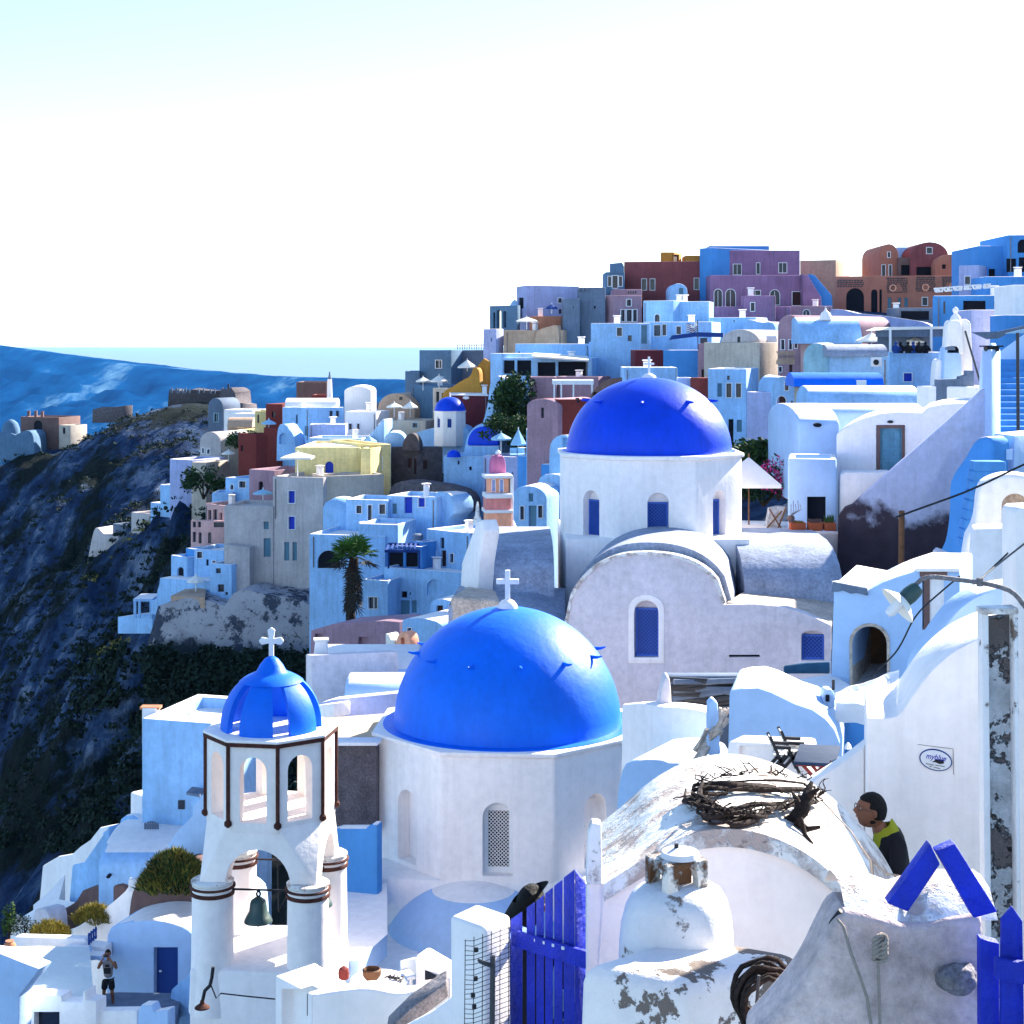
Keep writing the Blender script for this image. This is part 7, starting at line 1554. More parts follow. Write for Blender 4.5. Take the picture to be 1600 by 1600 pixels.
# ---- stone house and yellow house
H('dark stone house with white framed brown windows and a rounded gable', 'stone', [(611, 90.2), (651, 89.6), (692, 90.2)], 698, 780, ops=[(0, 'dn', 637, 716, 643, 731), (0, 'dn', 647, 717, 650.5, 741), (1, 'dn', 661, 719, 668, 733)])
slabt('stone_gable', 'rounded stone gable with a light emblem on the dark stone house', 'gable', 'stone', (629, 89.5, 656, 89.3), smoothpoly([(629, 705), (629, 692), (635, 680), (643, 676), (650, 680), (656, 692), (656, 705)], 20, 2), 1)
r_ = H('pale blue barrel roof left of the stone gable', B, [(600, 91), (632, 91)], 688, 720, 3, 'A', vh=.7)
slabt('rock_wall', 'dark rubble wall under the stone house', 'wall', 'rubble', (600, 86, 735, 84), smoothpoly([(600, 800), (612, 752), (650, 752), (700, 760), (730, 770), (735, 800)], 20, 2), 2, wob=.1)
YD = 88
yh_ = thing('house', 'large cream yellow house with a blue shuttered window and a flat roof', 'house', W(530, 790, YD))
house('x', '', 'yellow', [(461, YD), (563, YD - .2)], 699, 830, 9, 'flat', root=yh_, ops=[('adb', 508, 721, 521, 742)])
house('x', '', 'yellow', [(563, YD - 1.2), (579, YD - 1.4)], 700, 830, 4, 'flat', root=yh_)
house('x', '', 'yellow', [(579, YD - .4), (611, YD + .2)], 695, 830, 8, 'flat', root=yh_, ops=[('wb', 590, 714, 597, 734)])
m = MB(); m.prism([W(470, 697, YD + 1), W(505, 692, YD + 4), W(610, 692, YD + 4), W(600, 696, YD + 1)], (0, 0, -.2)); m.build('roof', MATS['wash'], yh_)
gh = H('tall grey beige house with dark shuttered windows at the cliff edge', 'greyhouse', [(426, 85), (505, 84)], 744, 960, 6, ops=[('wb', 451, 767, 461, 786), ('wb', 451, 807, 461, 827), ('wg', 444, 847, 452, 876), ('wg', 457, 847, 464, 876)])
house('x', '', 'greyhouse', [(350, 85.3), (427, 84.9)], 790, 960, 5, 'flat', root=gh, ops=[('wg', 412, 815, 420, 827), ('wg', 412, 841, 423, 870)])
house('x', '', 'beige', [(505, 84.3), (600, 85.6)], 744, 840, 3, 'flat', root=gh)
umbrella('square white parasol on the terrace of the tall grey beige house', 465, 706, 714, 34, 85.5, 744, sides=4)
slabt('low_grey_house', 'low grey house with a white roof left of the tall grey beige house', 'house', 'greyhouse', (350, 84.5, 390, 84.3), [(350, 975), (350, 851), (390, 855), (390, 975)], 4)
rw = slabt('retaining_wall', 'patchy grey retaining wall below the tall grey beige house', 'wall', 'patchwall', (236, 83.2, 500, 81.5), smoothpoly([(228, 1110), (236, 960), (262, 938), (300, 932), (350, 950), (368, 918), (420, 930), (480, 935), (496, 960), (508, 1110)], 50, 2), 4, wob=.25)
# pink balcony house and the white houses below
pk = H('pink house with a balcony and small paned windows at the cliff edge', 'pink', [(321, 92), (350, 90.5), (387, 92)], 786, 870, ops=[(0, 'wn', 325, 797, 330, 812), (0, 'wn', 333, 796, 339, 812), (0, 'wn', 343, 801, 347, 812)])
house('x', '', 'pink', [(298, 90.5), (322, 90), (352, 90)], 812, 890, roof='flat', root=pk, ops=[(0, 'wn', 301, 815, 306, 824), (0, 'wn', 309, 815, 314, 824), (0, 'wn', 301, 831, 306, 847), (0, 'wn', 310, 832, 315, 849), (1, 'wn', 325, 832, 330, 849), (1, 'wn', 334, 816, 350, 824)])
H('lavender block with a bright edged roof left of the umbrella terrace', 'lavender', [(265, 108), (300, 107)], 717, 780, 5, ops=[('k', 281, 741, 285, 745)])
H('beige annex right of the lavender block', 'beige', [(299, 106), (322, 105.5)], 722, 780, 4)
H('white blue small house cluster upper block behind the pink house', B, [(352, 98), (390, 97)], 746, 800, 4, ops=[('aw', 360, 757, 365, 765), ('w', 374, 752, 384, 762)])
H('white blue small house cluster lower block behind the pink house', B, [(331, 97), (362, 97)], 770, 800, 3)
H('mauve house left of the tall grey beige house', 'mauve', [(389, 94), (428, 93)], 733, 830, 5, ops=[('ak', 404, 752, 411, 768)])
umbrella('blue shaded parasol in front of the mauve house', 411, 764, 770, 16, 90, 785, cn='canvas_blue')
H('white arched house at the left edge of the cliff houses', B, [(267, 88), (292, 87)], 867, 930, 4, ops=[('ak', 277, 886, 287, 911)])
H('blue deep niche house right of the white arched house', 'wash_deep', [(290, 88.5), (304, 88)], 856, 930, 4)
H('blue terrace house with small windows below the pink house', B, [(303, 87), (350, 86.5)], 858, 930, 4, ops=[('w', 308, 862, 316, 872), ('k', 322, 874, 326, 884), ('w', 332, 876, 337, 884)])
H('narrow blue tower house left of the low grey wall', B, [(328, 84.5), (362, 84)], 880, 985, 3, ops=[('wn', 337, 888, 345, 896), ('wn', 340, 913, 350, 925), ('wg', 322.5, 910, 332, 929) if False else ('wn', 352, 925, 356, 930)])
slabt('lower_terrace', 'stepped blue wall terrace descending the cliff edge', 'wall', B, (236, 87, 330, 85), [(236, 960), (237, 938), (244, 936), (246, 922), (249, 912), (250, 903), (262, 904), (330, 908), (330, 960)], 3)
m = MB(); m.prism([W(267, 931, 83.2), W(320, 934, 82.6), W(322, 916, 86), W(290, 920, 86)], (0, 0, -.8)); solo('umbrella_terrace', m, MATS['tan'], 'light floored terrace with a white parasol on the cliff edge', 'terrace')
umbrella('white parasol on the light floored cliff terrace', 306, 898, 907, 14, 84.5, 928)
pgl = thing('pergola', 'small blue shaded pergola at the lowest terrace of the cliff edge', 'pergola', W(225, 965, 88))
m = MB(); Pl(208, 88, 238, 88).slab(m, rect(208, 936, 238, 940), -3, 0); m.build('beam_roof', MATS[B], pgl)
for x in (211, 218, 236): MB().bar(W(x, 966, 88), W(x, 938, 88), .2).build('post', MATS[B], pgl)
slabt('lowest_terrace', 'lowest blue walled terrace of the cliff houses', 'wall', B, (184, 90, 238, 88), [(184, 990), (184, 964), (215, 960), (238, 958), (238, 990)], 2.5)
# ---- white cluster under the yellow house
rh = thing('house', 'round ended bluish white house with small dark windows below the yellow house', 'house', W(550, 840, 80))
m = MB(); c_ = XY(537, 81.3); m.lathe(up(c_, 0), [(1.55, (HY - 860) / F * 81), (1.55, (HY - 795) / F * 81), (1.35, (HY - 786) / F * 81), (.6, (HY - 778) / F * 81), (.001, (HY - 776) / F * 81)], 28); m.build('round_wall', MATS[B], rh, smooth=50)
house('x', '', B, [(540, 80), (606, 79.5)], 780, 860, 4, 'flat', root=rh, ops=[('w', 575, 789, 581, 817), ('w', 557, 790, 565, 802), ('w', 597, 787, 608, 803) if False else ('w', 593, 788, 602, 803)])
H('bluish white house with two blue shuttered windows below the stone house', B, [(604, 80), (682, 79)], 774, 850, 4, ops=[('db', 632, 777, 644, 802), ('wb', 654, 778, 664, 792), ('wg', 613, 787, 620, 803)])
slabt('rough_wall', 'lumpy whitewashed rock wall at the right end of the white cluster', 'wall', B, (675, 80, 715, 79), smoothpoly([(672, 860), (674, 772), (690, 768), (705, 771), (712, 785), (709, 805), (700, 815), (700, 860)], 30, 2), 2, wob=.25)
H('large bluish white house with a wide arch behind the palm tree', B, [(483, 77), (602, 76)], 834, 1000, 6, ops=[('ak', 496, 860, 531, 888)])
H('bluish white middle house with a small window left of the pergola', B, [(560, 76.5), (622, 76)], 818, 1000, 4, ops=[('wn', 587, 864, 593, 878)])
H('bluish white house with three small windows and a dark door right of the water tank', B, [(666, 77), (735, 75)], 826, 900, 5, ops=[('wn', 688, 840, 694, 857), ('w', 676, 861, 681, 875), ('dn', 689, 860, 697, 885), ('w', 703, 865, 709, 879)])
H('long bluish white lower house wall with an arched entrance group', B, [(600, 75), (735, 73)], 886, 1000, 4, ops=[('w', 576 + 28, 933, 590 + 22, 950) if False else ('ak', 640, 925, 642, 930), ('dg', 611, 938, 619, 958), ('dg', 624, 938, 640, 962), ('dg', 643, 938, 651, 958), ('k', 627, 924, 636, 934), ('an', 667, 905, 692, 930)])
H('bluish white front room with a dark window right of the palm trunk', B, [(566, 74), (606, 73.5)], 905, 1000, 4, ops=[('w', 576, 933, 590, 951)])
H('deep blue shaded room under the terrace pergola', 'wash_deep', [(604, 76), (660, 75.5)], 852, 900, 3, ops=[('k', 607, 861, 630, 886), ('k', 634, 861, 653, 886)])
pg2 = thing('pergola', 'dark slatted pergola over a terrace in the middle of the white cluster', 'pergola', W(630, 888, 74))
m = MB()
for k in range(7): m.bar(W(603 + k * 7, 861, 74), W(608 + k * 7, 850, 76), .12)
m.bar(W(601, 861, 74), W(656, 861, 74), .18); m.bar(W(606, 850, 76), W(655, 850, 76), .14); m.build('slats', MATS['navy'], pg2)
for x in (607, 655): MB().bar(W(x, 888, 74), W(x, 861, 74), .13).build('post', MATS['navy'], pg2)
H('blue water tank tower right of the slatted pergola', 'wash_deep', [(647, 76.5), (661, 76)], 845, 900, 1.2)
m = MB(); m.lathe(W(653, 845, 76.8), [(.35, 0), (.37, .05), (.37, .42), (.25, .5)], 14); solo('water_tank', m, MATS['slate'], 'small dark cylindrical water tank on the blue tower', 'water tank')
slabt('stone_yard', 'grey plaster yard wall with brown doors below the palm, left of the nearest dome', 'wall', 'mauve', (483, 66, 610, 64), [(483, 1060), (486, 985), (520, 975), (600, 970), (624, 972), (624, 1060)], 3, cut=[(rect(492, 990, 504, 1020), .3), (rect(560, 995, 576, 1025), .3)])
H('small rounded blue house beside the left shoulder of the nearest dome', B, [(628, 62), (690, 61)], 972, 1060, 4, 'A', vh=.35, ops=[('w', 637, 981, 643, 991)])
sh3 = H('blue house with a maroon door behind the white cross', B, [(672, 66), (712, 65.5)], 945, 1000, 4, 'A', vh=.4, ops=[('dn', 682, 946, 692, 968)])
orr = thing('small_shrine', 'tiny orange and white arched shrine left of the nearest dome', 'shrine', W(624, 1019, 44))
slabt('arch', '', '', 'salmon', (618, 44, 642, 43.6), smoothpoly([(618, 1021), (619, 998), (624, 989), (630, 986), (637, 990), (641, 1000), (642, 1021)], 20, 2), .5, parent=orr, cut=[(arch(626, 996, 632, 1017), .3)])
slabt('side_block', '', '', 'canvas', (603, 44.2, 616, 44), [(603, 1021), (602, 990), (606, 991), (610, 1000), (616, 1000), (616, 1021)], .6, parent=orr)
# ---- palm tree
pt = thing('palm_tree', 'tall fan palm with a shaggy skirt of dead fronds, in front of the white cluster', 'palm tree', W(545, 1010, 72))
Dm = 72; base = W(545, 1015, Dm); topv = W(552, 872, Dm)
m = MB(); m.tube([base.lerp(topv, i / 8) + Vector((.05 * math.sin(i), 0, 0)) for i in range(9)], [.36, .34, .32, .31, .30, .30, .32, .36, .3], 12); m.build('trunk', MATS['vine'], pt, wob=.03)
mat('frond', (.05, .12, .02), var=.3, fine=.3, bump=0); mat('frond_dead', (.05, .045, .035), var=.4, fine=.4, bump=0)
rn = random.Random(5)
def fan(root, o, d, L, r, mt, n=16):
    m = MB(); d = d.normalized(); tip = o + d * L + Vector((0, 0, -.15 * L)); m.tube([o, o.lerp(tip, .5) + Vector((0, 0, .08)), tip], [.035, .025, .02], 4)
    sd_ = d.cross(Vector((0, 0, 1))).normalized() if abs(d.z) < .95 else Vector((1, 0, 0)); dn = (tip - o).normalized(); upv = sd_.cross(dn)
    for k in range(n):
        a = -1.9 + 3.8 * k / (n - 1); q = dn * math.cos(a) + sd_ * math.sin(a) + upv * rn.uniform(-.15, .15); e = tip + q * r * rn.uniform(.8, 1.1) + Vector((0, 0, -.22 * r)); w_ = q.cross(upv).normalized() * .05; mid = tip.lerp(e, .5) + Vector((0, 0, .05)); m.add([tip, mid + w_, e, mid - w_], [(0, 1, 2, 3)])
    return m.build('frond', MATS[mt], root, smooth=0)
for k in range(44):
    a = rn.uniform(0, 6.28); el = rn.uniform(-.35, 1.35); d = Vector((math.cos(a) * math.cos(el), math.sin(a) * math.cos(el), math.sin(el))); fan(pt, topv + Vector((0, 0, .1)), d, rn.uniform(.8, 1.35), rn.uniform(.75, 1.0), 'frond' if el > -.05 else 'frond_dead')
for k in range(56):
    a = rn.uniform(0, 6.28); h = rn.uniform(-2.6, -.1); d = Vector((math.cos(a) * .55, math.sin(a) * .55, -1)); fan(pt, topv + Vector((0, 0, h)), d, rn.uniform(.45, .85), rn.uniform(.5, .85), 'frond_dead', 9)
# ---- upper left rows
H('blue white house with a long bright vault, two small dark windows', B, [(441, 104), (483, 103), (538, 104)], 636, 720, ops=[(1, 'wn', 515, 642, 520, 651), (1, 'wn', 525, 642, 530, 651), (0, 'wn', 462, 648, 465, 662), (0, 'dg', 476, 666, 482, 681)])
vv = thing('vault_roof', 'long bright white vault on top of the blue white house with two windows', 'roof', W(485, 634, 105)); roofroll(vv, 445, 525, 636, 622, 104.5, 1.2, 'wash')
slabt('curved_wall', 'pale blue curved buttress wall at the left of the two window house', 'wall', B, (433, 100, 466, 99.5), smoothpoly([(432, 720), (433, 662), (447, 662), (452, 672), (460, 680), (464, 720)], 20, 2), 2, cut=[(arch(436, 677, 449, 694), .3)])
H('lower grey blue base of the two window house', 'lavender', [(483, 100), (540, 100)], 663, 720, 2)
H('white house with a wide rounded roof right of the two window house', 'wash', [(538, 108), (580, 108)], 612, 680, 6, 'A', vh=.55)
H('small white terrace house with cafe tables below the rounded roof', 'wash', [(539, 103), (588, 102.5)], 643, 700, 4, ops=[('w', 545, 662, 550, 671), ('w', 558, 662, 562, 671)])
H('dark brown ruined block behind the bright vault', 'brown', [(463, 116), (511, 116)], 597, 640, 5)
H('orange red strip house below the dark brown block', 'brickred', [(487, 112), (514, 112)], 617, 640, 3)
bt2 = thing('belfry', 'thin white belfry with a dark tip rising against the far island', 'belfry', W(515, 618, 109)); m = MB(); m.lathe(W(515, 618, 109), [(.36, -.5), (.3, 1.0), (.26, 1.6), (.3, 1.65)], 4, rot=R(45)); m.build('shaft', MATS['wash'], bt2); m = MB(); m.lathe(W(515, 593, 109), [(.22, 0), (.1, .4), (.05, .8)], 8); m.build('tip', MATS['slate'], bt2)
bb = H('beige barrel gabled house with a small square attic window', 'beige', [(590, 108), (648, 107)], 640, 700, 8, 'A', vh=1.65, ops=[('wn', 624, 620, 629, 625)])
setmat(bb, 'wall', 'tan')
umbrella('left wide cream parasol in front of the beige gabled house', 616, 629, 635, 13, 102, 652); umbrella('right wide cream parasol in front of the beige gabled house', 641, 627, 636, 13, 102, 652)
H('grey house with plants below the cream parasols', 'beige', [(598, 100), (665, 99)], 656, 720, 4, ops=[('wt', 645, 661, 652, 668)])
slabt('stair_wall', 'pale blue stair wall climbing right below the beige gabled house', 'wall', B, (560, 98, 600, 97.5), [(560, 720), (562, 690), (572, 688), (598, 655), (600, 655), (600, 720)], 2)
H('blue low house row under the two window house', B, [(482, 96), (565, 95.5)], 684, 740, 4)
umbrella('blue shaded parasol left of the stone gable', 577, 681, 689, 12, 92, 700, cn='canvas_blue')
H('dark red house left of the two window house', 'brickred', [(415, 108), (441, 107.5)], 631, 690, 5, ops=[('wn', 425, 643, 430, 652)])
H('large brick red house with a stepped top above the tall grey beige house', 'brickred', [(372, 104), (400, 103), (434, 104)], 677, 760, ops=[(0, 'wn', 376, 696, 380, 705)])
H('small step block on top of the brick red house', 'brickred', [(412, 103.5), (434, 103.5)], 668, 690, 2)
umbrella('blue parasol between the two red houses', 420, 655, 661, 12, 104, 680, cn='canvas_blue')
H('pale yellow house at the left of the dark red house', 'yellow', [(398, 112), (416, 112)], 642, 690, 4, ops=[('wn', 402, 648, 405, 661)])
tb_ = H('tan barrel vaulted house at the top of the left slope', 'tan', [(355, 128), (403, 127)], 668, 700, 4, 'flat'); roofroll(tb_, 355, 394, 668, 652, 127, 1.0, 'tan')
H('yellowish small house below the tan barrel vault', 'yellow', [(370, 122), (400, 121)], 671, 700, 3)
H('bright white low roofs under the castle ruin', 'wash', [(350, 150), (395, 149)], 640, 665, 5); H('small white house with a dark opening under the castle ruin', 'wash', [(366, 140), (415, 139)], 646, 670, 4, ops=[('k', 381, 634, 386, 637) if False else ('k', 405, 650, 408, 660)])
gb = H('grey beige barrel house above the umbrella terrace on the left slope', 'greyhouse', [(312, 114), (345, 113)], 692, 740, 5, 'A', vh=1.2, ops=[('w', 316, 700, 319, 708), ('w', 324, 702, 328, 709)])
umbrella('white parasol beside the brick red house', 357, 703, 708, 11, 106, 722)
bush('tree', 'dark green tree with pale blossoms on the left slope', W(318, 752, 101), (2.0, 1.6, 1.5), 2600, .3, ['leaf_dark', 'leaf_dark', 'flower_white'][:2] + ['leaf'], seed=31, cat='tree')
bush('tree', 'yellow green bush above the brick red house', W(380, 690, 107), (1.7, 1.5, 1.1), 1800, .28, ['leaf_dark', 'leaf'], seed=32, cat='bush')
# terraces running down the ridge on the left
for (lab, c, t, b_, wl) in (('small grey terrace house highest on the left ridge', [(250, 118), (274, 117)], 757, 790, B), ('white blue terrace house second on the left ridge', [(235, 120), (262, 119)], 785, 810, B), ('pale terrace wall third on the left ridge', [(205, 124), (240, 122)], 800, 830, 'greyhouse'), ('dark roofed shelter on the left ridge', [(176, 126), (196, 125)], 818, 835, 'slate')):
    H(lab, wl, c, t, b_, 3, deep=1.2)
slabt('round_terrace', 'round walled lookout terrace with people at the end of the left ridge', 'terrace', 'greyhouse', (143, 126, 185, 125), smoothpoly([(138, 870), (144, 838), (148, 825), (153, 823), (160, 834), (172, 838), (185, 836), (188, 850), (160, 862), (150, 870)], 24, 2), 3)
# ---- castle ruin, far houses
cr = thing('castle_ruin', 'ruined castle walls with people on top of the dark cliff', 'ruin', W(320, 640, 225))
slabt('long_wall', '', '', 'stone', (264, 226, 350, 225), [(262, 650), (264, 611), (270, 609), (285, 612), (300, 608), (318, 609), (330, 611), (348, 610), (348, 650)], 5, parent=cr, wob=.3)
slabt('tower', '', '', 'rubble', (344, 224, 372, 223), [(343, 650), (343, 612), (348, 608), (356, 606), (362, 607), (368, 612), (369, 630), (378, 634), (380, 650)], 6, parent=cr, wob=.5)
solo('flag_pole', MB().bar(W(357, 612, 224), W(357, 600, 224), .3), MATS['iron'], 'thin mast on the castle ruin', 'pole')
m = MB(); rn = random.Random(9)
for k in range(26):
    x = rn.choice([rn.uniform(265, 300), rn.uniform(300, 349), rn.uniform(346, 366)]); c = W(x, 609.5 + rn.uniform(-.5, 1.5), 224.6); m.lathe(c, [(.1, -.6), (.2, 0), (.08, .3), (.12, .45), (.02, .55)], 6)
tag(m.build('crowd', MATS['slate'], None, smooth=60), 'crowd of tiny visitors on the castle ruin', 'crowd', kind='stuff')
lh = H('ruined maroon house with an arch and chimney stubs far left on the cliff', 'brown', [(32, 232), (92, 230)], 651, 690, 8, ops=[('ak', 53, 657, 66, 680)], chim=((45, 643, 652, 4), (56, 643, 652, 4), (66, 644, 652, 4)))
H('small pale ruin right of the maroon ruin', 'beige', [(92, 229), (110, 228)], 664, 690, 5, ops=[('k', 98, 668, 102, 678)])
ch4 = thing('domed_chapel', 'blue shaded domed chapel at the far left edge', 'chapel', W(20, 700, 228)); m = MB(); m.lathe(W(17, 675, 228), [(1.9, -4), (1.9, 0), (1.8, .8), (1.4, 1.9), (.7, 2.5), (.001, 2.7)], 24); m.build('dome', MATS['greyblue'], ch4, smooth=50)
slabt('body', '', '', 'greyblue', (-10, 227, 54, 226), smoothpoly([(-12, 720), (-10, 680), (10, 672), (25, 682), (30, 676), (45, 671), (53, 680), (54, 720)], 24, 2), 6, parent=ch4)
slabt('ruin_strip', 'low broken wall strip on the cliff crest left of the castle', 'ruin', 'rubble', (145, 222, 195, 220), [(144, 660), (146, 640), (160, 637), (180, 636), (194, 634), (194, 660)], 3, wob=.3)
H('small dark cave house front with a pale door under the castle', 'slate', [(325, 190), (348, 189)], 636, 670, 5, 'A', vh=1.6, ops=[('wt', 335, 646, 341, 659)])
bpy.context.view_layer.update()
def onslope(px, py):
    d = Vector(((px - CX) / FA, 1, (HY - py) / FA)); hit, loc, nrm, idx = g_.ray_cast(Vector((0, 0, 0)), d.normalized()); return loc + nrm * .25 if hit else W(px, py, 150)
solo('cliff_path', MB().tube([onslope(86 + 4 * k, 799 - 3.8 * k) for k in range(17)], .2, 5), MATS['canvas'], 'pale straight path strip running up the dark cliff', 'path')
m = MB(); rn = random.Random(12)
for k in range(2600):
    x = rn.uniform(228, 512); y = 1022 + abs(rn.gauss(0, 34)) + 7 * math.sin(x * .07) + 5 * math.sin(x * .19); c = W(x, y, 80.4 - (y - 1020) * .05 + rn.uniform(-.4, .3)); r_ = rn.uniform(.35, .8)
    for q in range(8):
        d = Vector((rn.gauss(0, 1), rn.gauss(0, 1), rn.gauss(0, .7))).normalized() * r_ * rn.uniform(.3, 1); a = Vector((rn.gauss(0, 1), rn.gauss(0, 1), rn.gauss(0, 1))).normalized() * r_ * .3; b = a.cross(d).normalized() * r_ * .2; m.add([c + d - a, c + d + b, c + d + a, c + d - b], [(0, 1, 2, 3)])
tag(m.build('scrub', MATS['scrub_leaf'], None, smooth=0), 'dark bushes growing up the foot of the patchy retaining wall', 'scrub', kind='stuff')
# ================================================================== PEOPLE
def skin(name, joints, edges, mat_, parent, root_i=0, sub=2, loc=None):
    """one continuous body surface grown over a skeleton: joints = [(x, y, z, rx, ry)]"""
    me = bpy.data.meshes.new(name); L0 = LOC[parent.name]
    me.from_pydata([Vector(j[:3]) - L0 for j in joints], edges, []); o = bpy.data.objects.new(name, me); col.objects.link(o)
    o.modifiers.new('s', 'SKIN'); lay = me.skin_vertices[0].data
    for i, j in enumerate(joints): lay[i].radius = (j[3], j[4] if len(j) > 4 else j[3]); lay[i].use_root = i == root_i
    o.modifiers.new('u', 'SUBSURF').levels = sub; o.modifiers['s'].use_smooth_shade = True
    bpy.context.view_layer.update(); m2 = bpy.data.meshes.new_from_object(o.evaluated_get(bpy.context.evaluated_depsgraph_get())); o.modifiers.clear(); o.data = m2
    for p in m2.polygons: p.use_smooth = True
    m2.materials.clear(); m2.materials.append(MATS[mat_]); o.parent = parent; LOC[o.name] = L0
    return o
def head(root, c, r, face, hairmat='hair', skinmat='skin', tilt=0, hair_len=.0, glasses=False, body=None):
    """head with jaw, nose, ears, eyes, mouth and a hair cap; face = horizontal unit vector"""
    f = Vector(face).normalized(); s_ = Vector((-f.y, f.x, 0)); u = Vector((0, 0, 1)); u = (u + f * tilt).normalized(); f = (f - u * f.dot(u)).normalized()
    bmn = bmesh.new(); bmesh.ops.create_uvsphere(bmn, u_segments=36, v_segments=26, radius=1)
    def T(p): return Vector(c) + f * p.x + s_ * p.y + u * p.z
    vs = []
    for v in bmn.verts:
        x, y, z = v.co; X = x * r * .98; Y = y * r * .78; Z = z * r * 1.12
        if z < 0: k = 1 - .30 * (-z) ** 1.3; Y *= k; X = X * (1 - .12 * (-z)) + (r * .10 * (-z) if x > 0 else -r * .0)
        if x > .2:
            nose = math.exp(-(y / .16) ** 2) * math.exp(-((z + .12) / .17) ** 2); X += r * .26 * nose * (x)
            X -= r * .07 * math.exp(-((abs(y) - .32) / .16) ** 2) * math.exp(-((z - .10) / .13) ** 2)      # eye sockets
            X += r * .06 * math.exp(-((z - .27) / .10) ** 2) * math.exp(-(y / .5) ** 2)                      # brow
            X += r * .05 * math.exp(-((z + .47) / .07) ** 2) * math.exp(-(y / .28) ** 2)                     # lips
            X += r * .08 * math.exp(-((z + .85) / .14) ** 2) * math.exp(-(y / .3) ** 2)                      # chin
        vs.append(T(Vector((X, Y, Z))))
    m = MB(); m.add(vs, [tuple(v.index for v in q.verts) for q in bmn.faces])
    hv = []
    for v in bmn.verts:
        x, y, z = v.co; k = 1.07 + .02 * noise.noise(v.co * 6)
        low = (x > .35 and z < .50) or (-.08 < x <= .35 and z < .14) or (x <= -.08 and z < -.42 - hair_len)
        k = .90 if low else k
        X = x * r * .98 * k; Y = y * r * .80 * k; Z = z * r * 1.12 * k; hv.append(T(Vector((X, Y, Z))))
    h = MB(); h.add(hv, [tuple(v.index for v in q.verts) for q in bmn.faces]); bmn.free()
    for sg in (-1, 1):
        e = T(Vector((-.02 * r, sg * r * .80, -.06 * r))); m.lathe(e, [(.001, -.24 * r), (.10 * r, -.16 * r), (.13 * r, .05 * r), (.10 * r, .18 * r), (.001, .22 * r)], 10, sy=.5)
    hd = m.build('head', MATS[skinmat], root, smooth=80); h.build('hair', MATS[hairmat], root, smooth=80)
    for sg in (-1, 1):
        e = T(Vector((.80 * r, sg * .28 * r, .10 * r))); k = MB(); k.lathe(e, [(.001, -.09 * r), (.09 * r, 0), (.001, .09 * r)], 10); k.build('eye', MATS['white_paint'], hd); k = MB(); p = e + f * r * .07; k.lathe(p, [(.001, -.04 * r), (.045 * r, 0), (.001, .04 * r)], 8); k.build('iris', MATS['void'], hd)
    k = MB(); k.tube([T(Vector((.86 * r, -.2 * r, -.52 * r))), T(Vector((.93 * r, 0, -.53 * r))), T(Vector((.86 * r, .2 * r, -.52 * r)))], .028 * r, 6); k.build('mouth', MATS['clay'], hd)
    if glasses:
        k = MB()
        for sg in (-1, 1):
            ce = Vector((.98 * r, sg * .32 * r, .08 * r)); k.tube([T(ce + Vector((-.03 * r * abs(math.cos(a)), math.cos(a) * .24 * r, math.sin(a) * .18 * r))) for a in [i * .5236 for i in range(13)]], .022 * r, 5)
            k.tube([T(Vector((.95 * r, sg * .56 * r, .12 * r))), T(Vector((.4 * r, sg * .80 * r, .10 * r))), T(Vector((0, sg * .84 * r, .06 * r)))], .02 * r, 5)
        k.tube([T(Vector((1.02 * r, -.09 * r, .1 * r))), T(Vector((1.02 * r, .09 * r, .1 * r)))], .022 * r, 5); k.build('glasses', MATS['metal'], root)
    return hd
# boy leaning against the wall, seen over the vault, head in profile to the left
Dp = 7.95; zp_ = lambda y, D=Dp: -(y - HY) / F * D
hc = W(1361, 1266, Dp)
boy = thing('person', 'boy with short black hair, glasses and a lime hood leaning against the white wall', 'person', Vector((hc.x + .12, hc.y + .05, hc.z - 1.3)))
head(boy, hc, .112, (-1, -.12, -.12), tilt=-.18, glasses=True)
n0 = hc + Vector((.045, .02, -.08)); n1 = hc + Vector((.075, .03, -.15)); ch_ = hc + Vector((.17, .06, -.34)); wst = hc + Vector((.20, .06, -.66)); hip = hc + Vector((.22, .05, -.86))
skin('neck', [(*n0, .052), (*n1, .062), (*(n1 + Vector((.02, 0, -.08))), .07)], [(0, 1), (1, 2)], 'skin', boy)
J = [(*hip, .15, .13), (*wst, .145, .12), (*ch_, .16, .13), (*(n1 + Vector((.02, 0, -.03))), .09, .08)]
sh1 = ch_ + Vector((.0, -.15, .12)); sh2 = ch_ + Vector((.03, .15, .12))
J += [(*sh1, .075), (*(sh1 + Vector((.0, -.05, -.24))), .058), (*(sh1 + Vector((-.13, -.04, -.42))), .045), (*sh2, .075), (*(sh2 + Vector((.02, .03, -.25))), .058), (*(sh2 + Vector((-.1, .0, -.43))), .045)]
J += [(*(hip + Vector((-.02, -.10, -.06))), .10), (*(hip + Vector((-.42, -.10, -.05))), .075), (*(hip + Vector((-.40, -.10, -.45))), .055), (*(hip + Vector((-.02, .10, -.06))), .10), (*(hip + Vector((-.42, .10, -.05))), .075), (*(hip + Vector((-.40, .10, -.45))), .055)]
skin('jacket', J, [(0, 1), (1, 2), (2, 3), (2, 4), (4, 5), (5, 6), (2, 7), (7, 8), (8, 9), (0, 10), (10, 11), (11, 12), (0, 13), (13, 14), (14, 15)], 'black_cloth', boy)
hd_ = n1 + Vector((.035, 0, -.005))
P = []
for j in range(7):
    t = j / 6; rr = .055 + .045 * math.sin(t * 2.0); z = .055 - .15 * t; P.append([hd_ + Vector((math.cos(a) * rr * 1.0 + .02 * t + .01 * math.sin(a * 3), math.sin(a) * rr * 1.05, z + .018 * math.cos(a * 2 + 1) + .02 * math.cos(a))) for a in [i * 2 * math.pi / 24 for i in range(25)]])
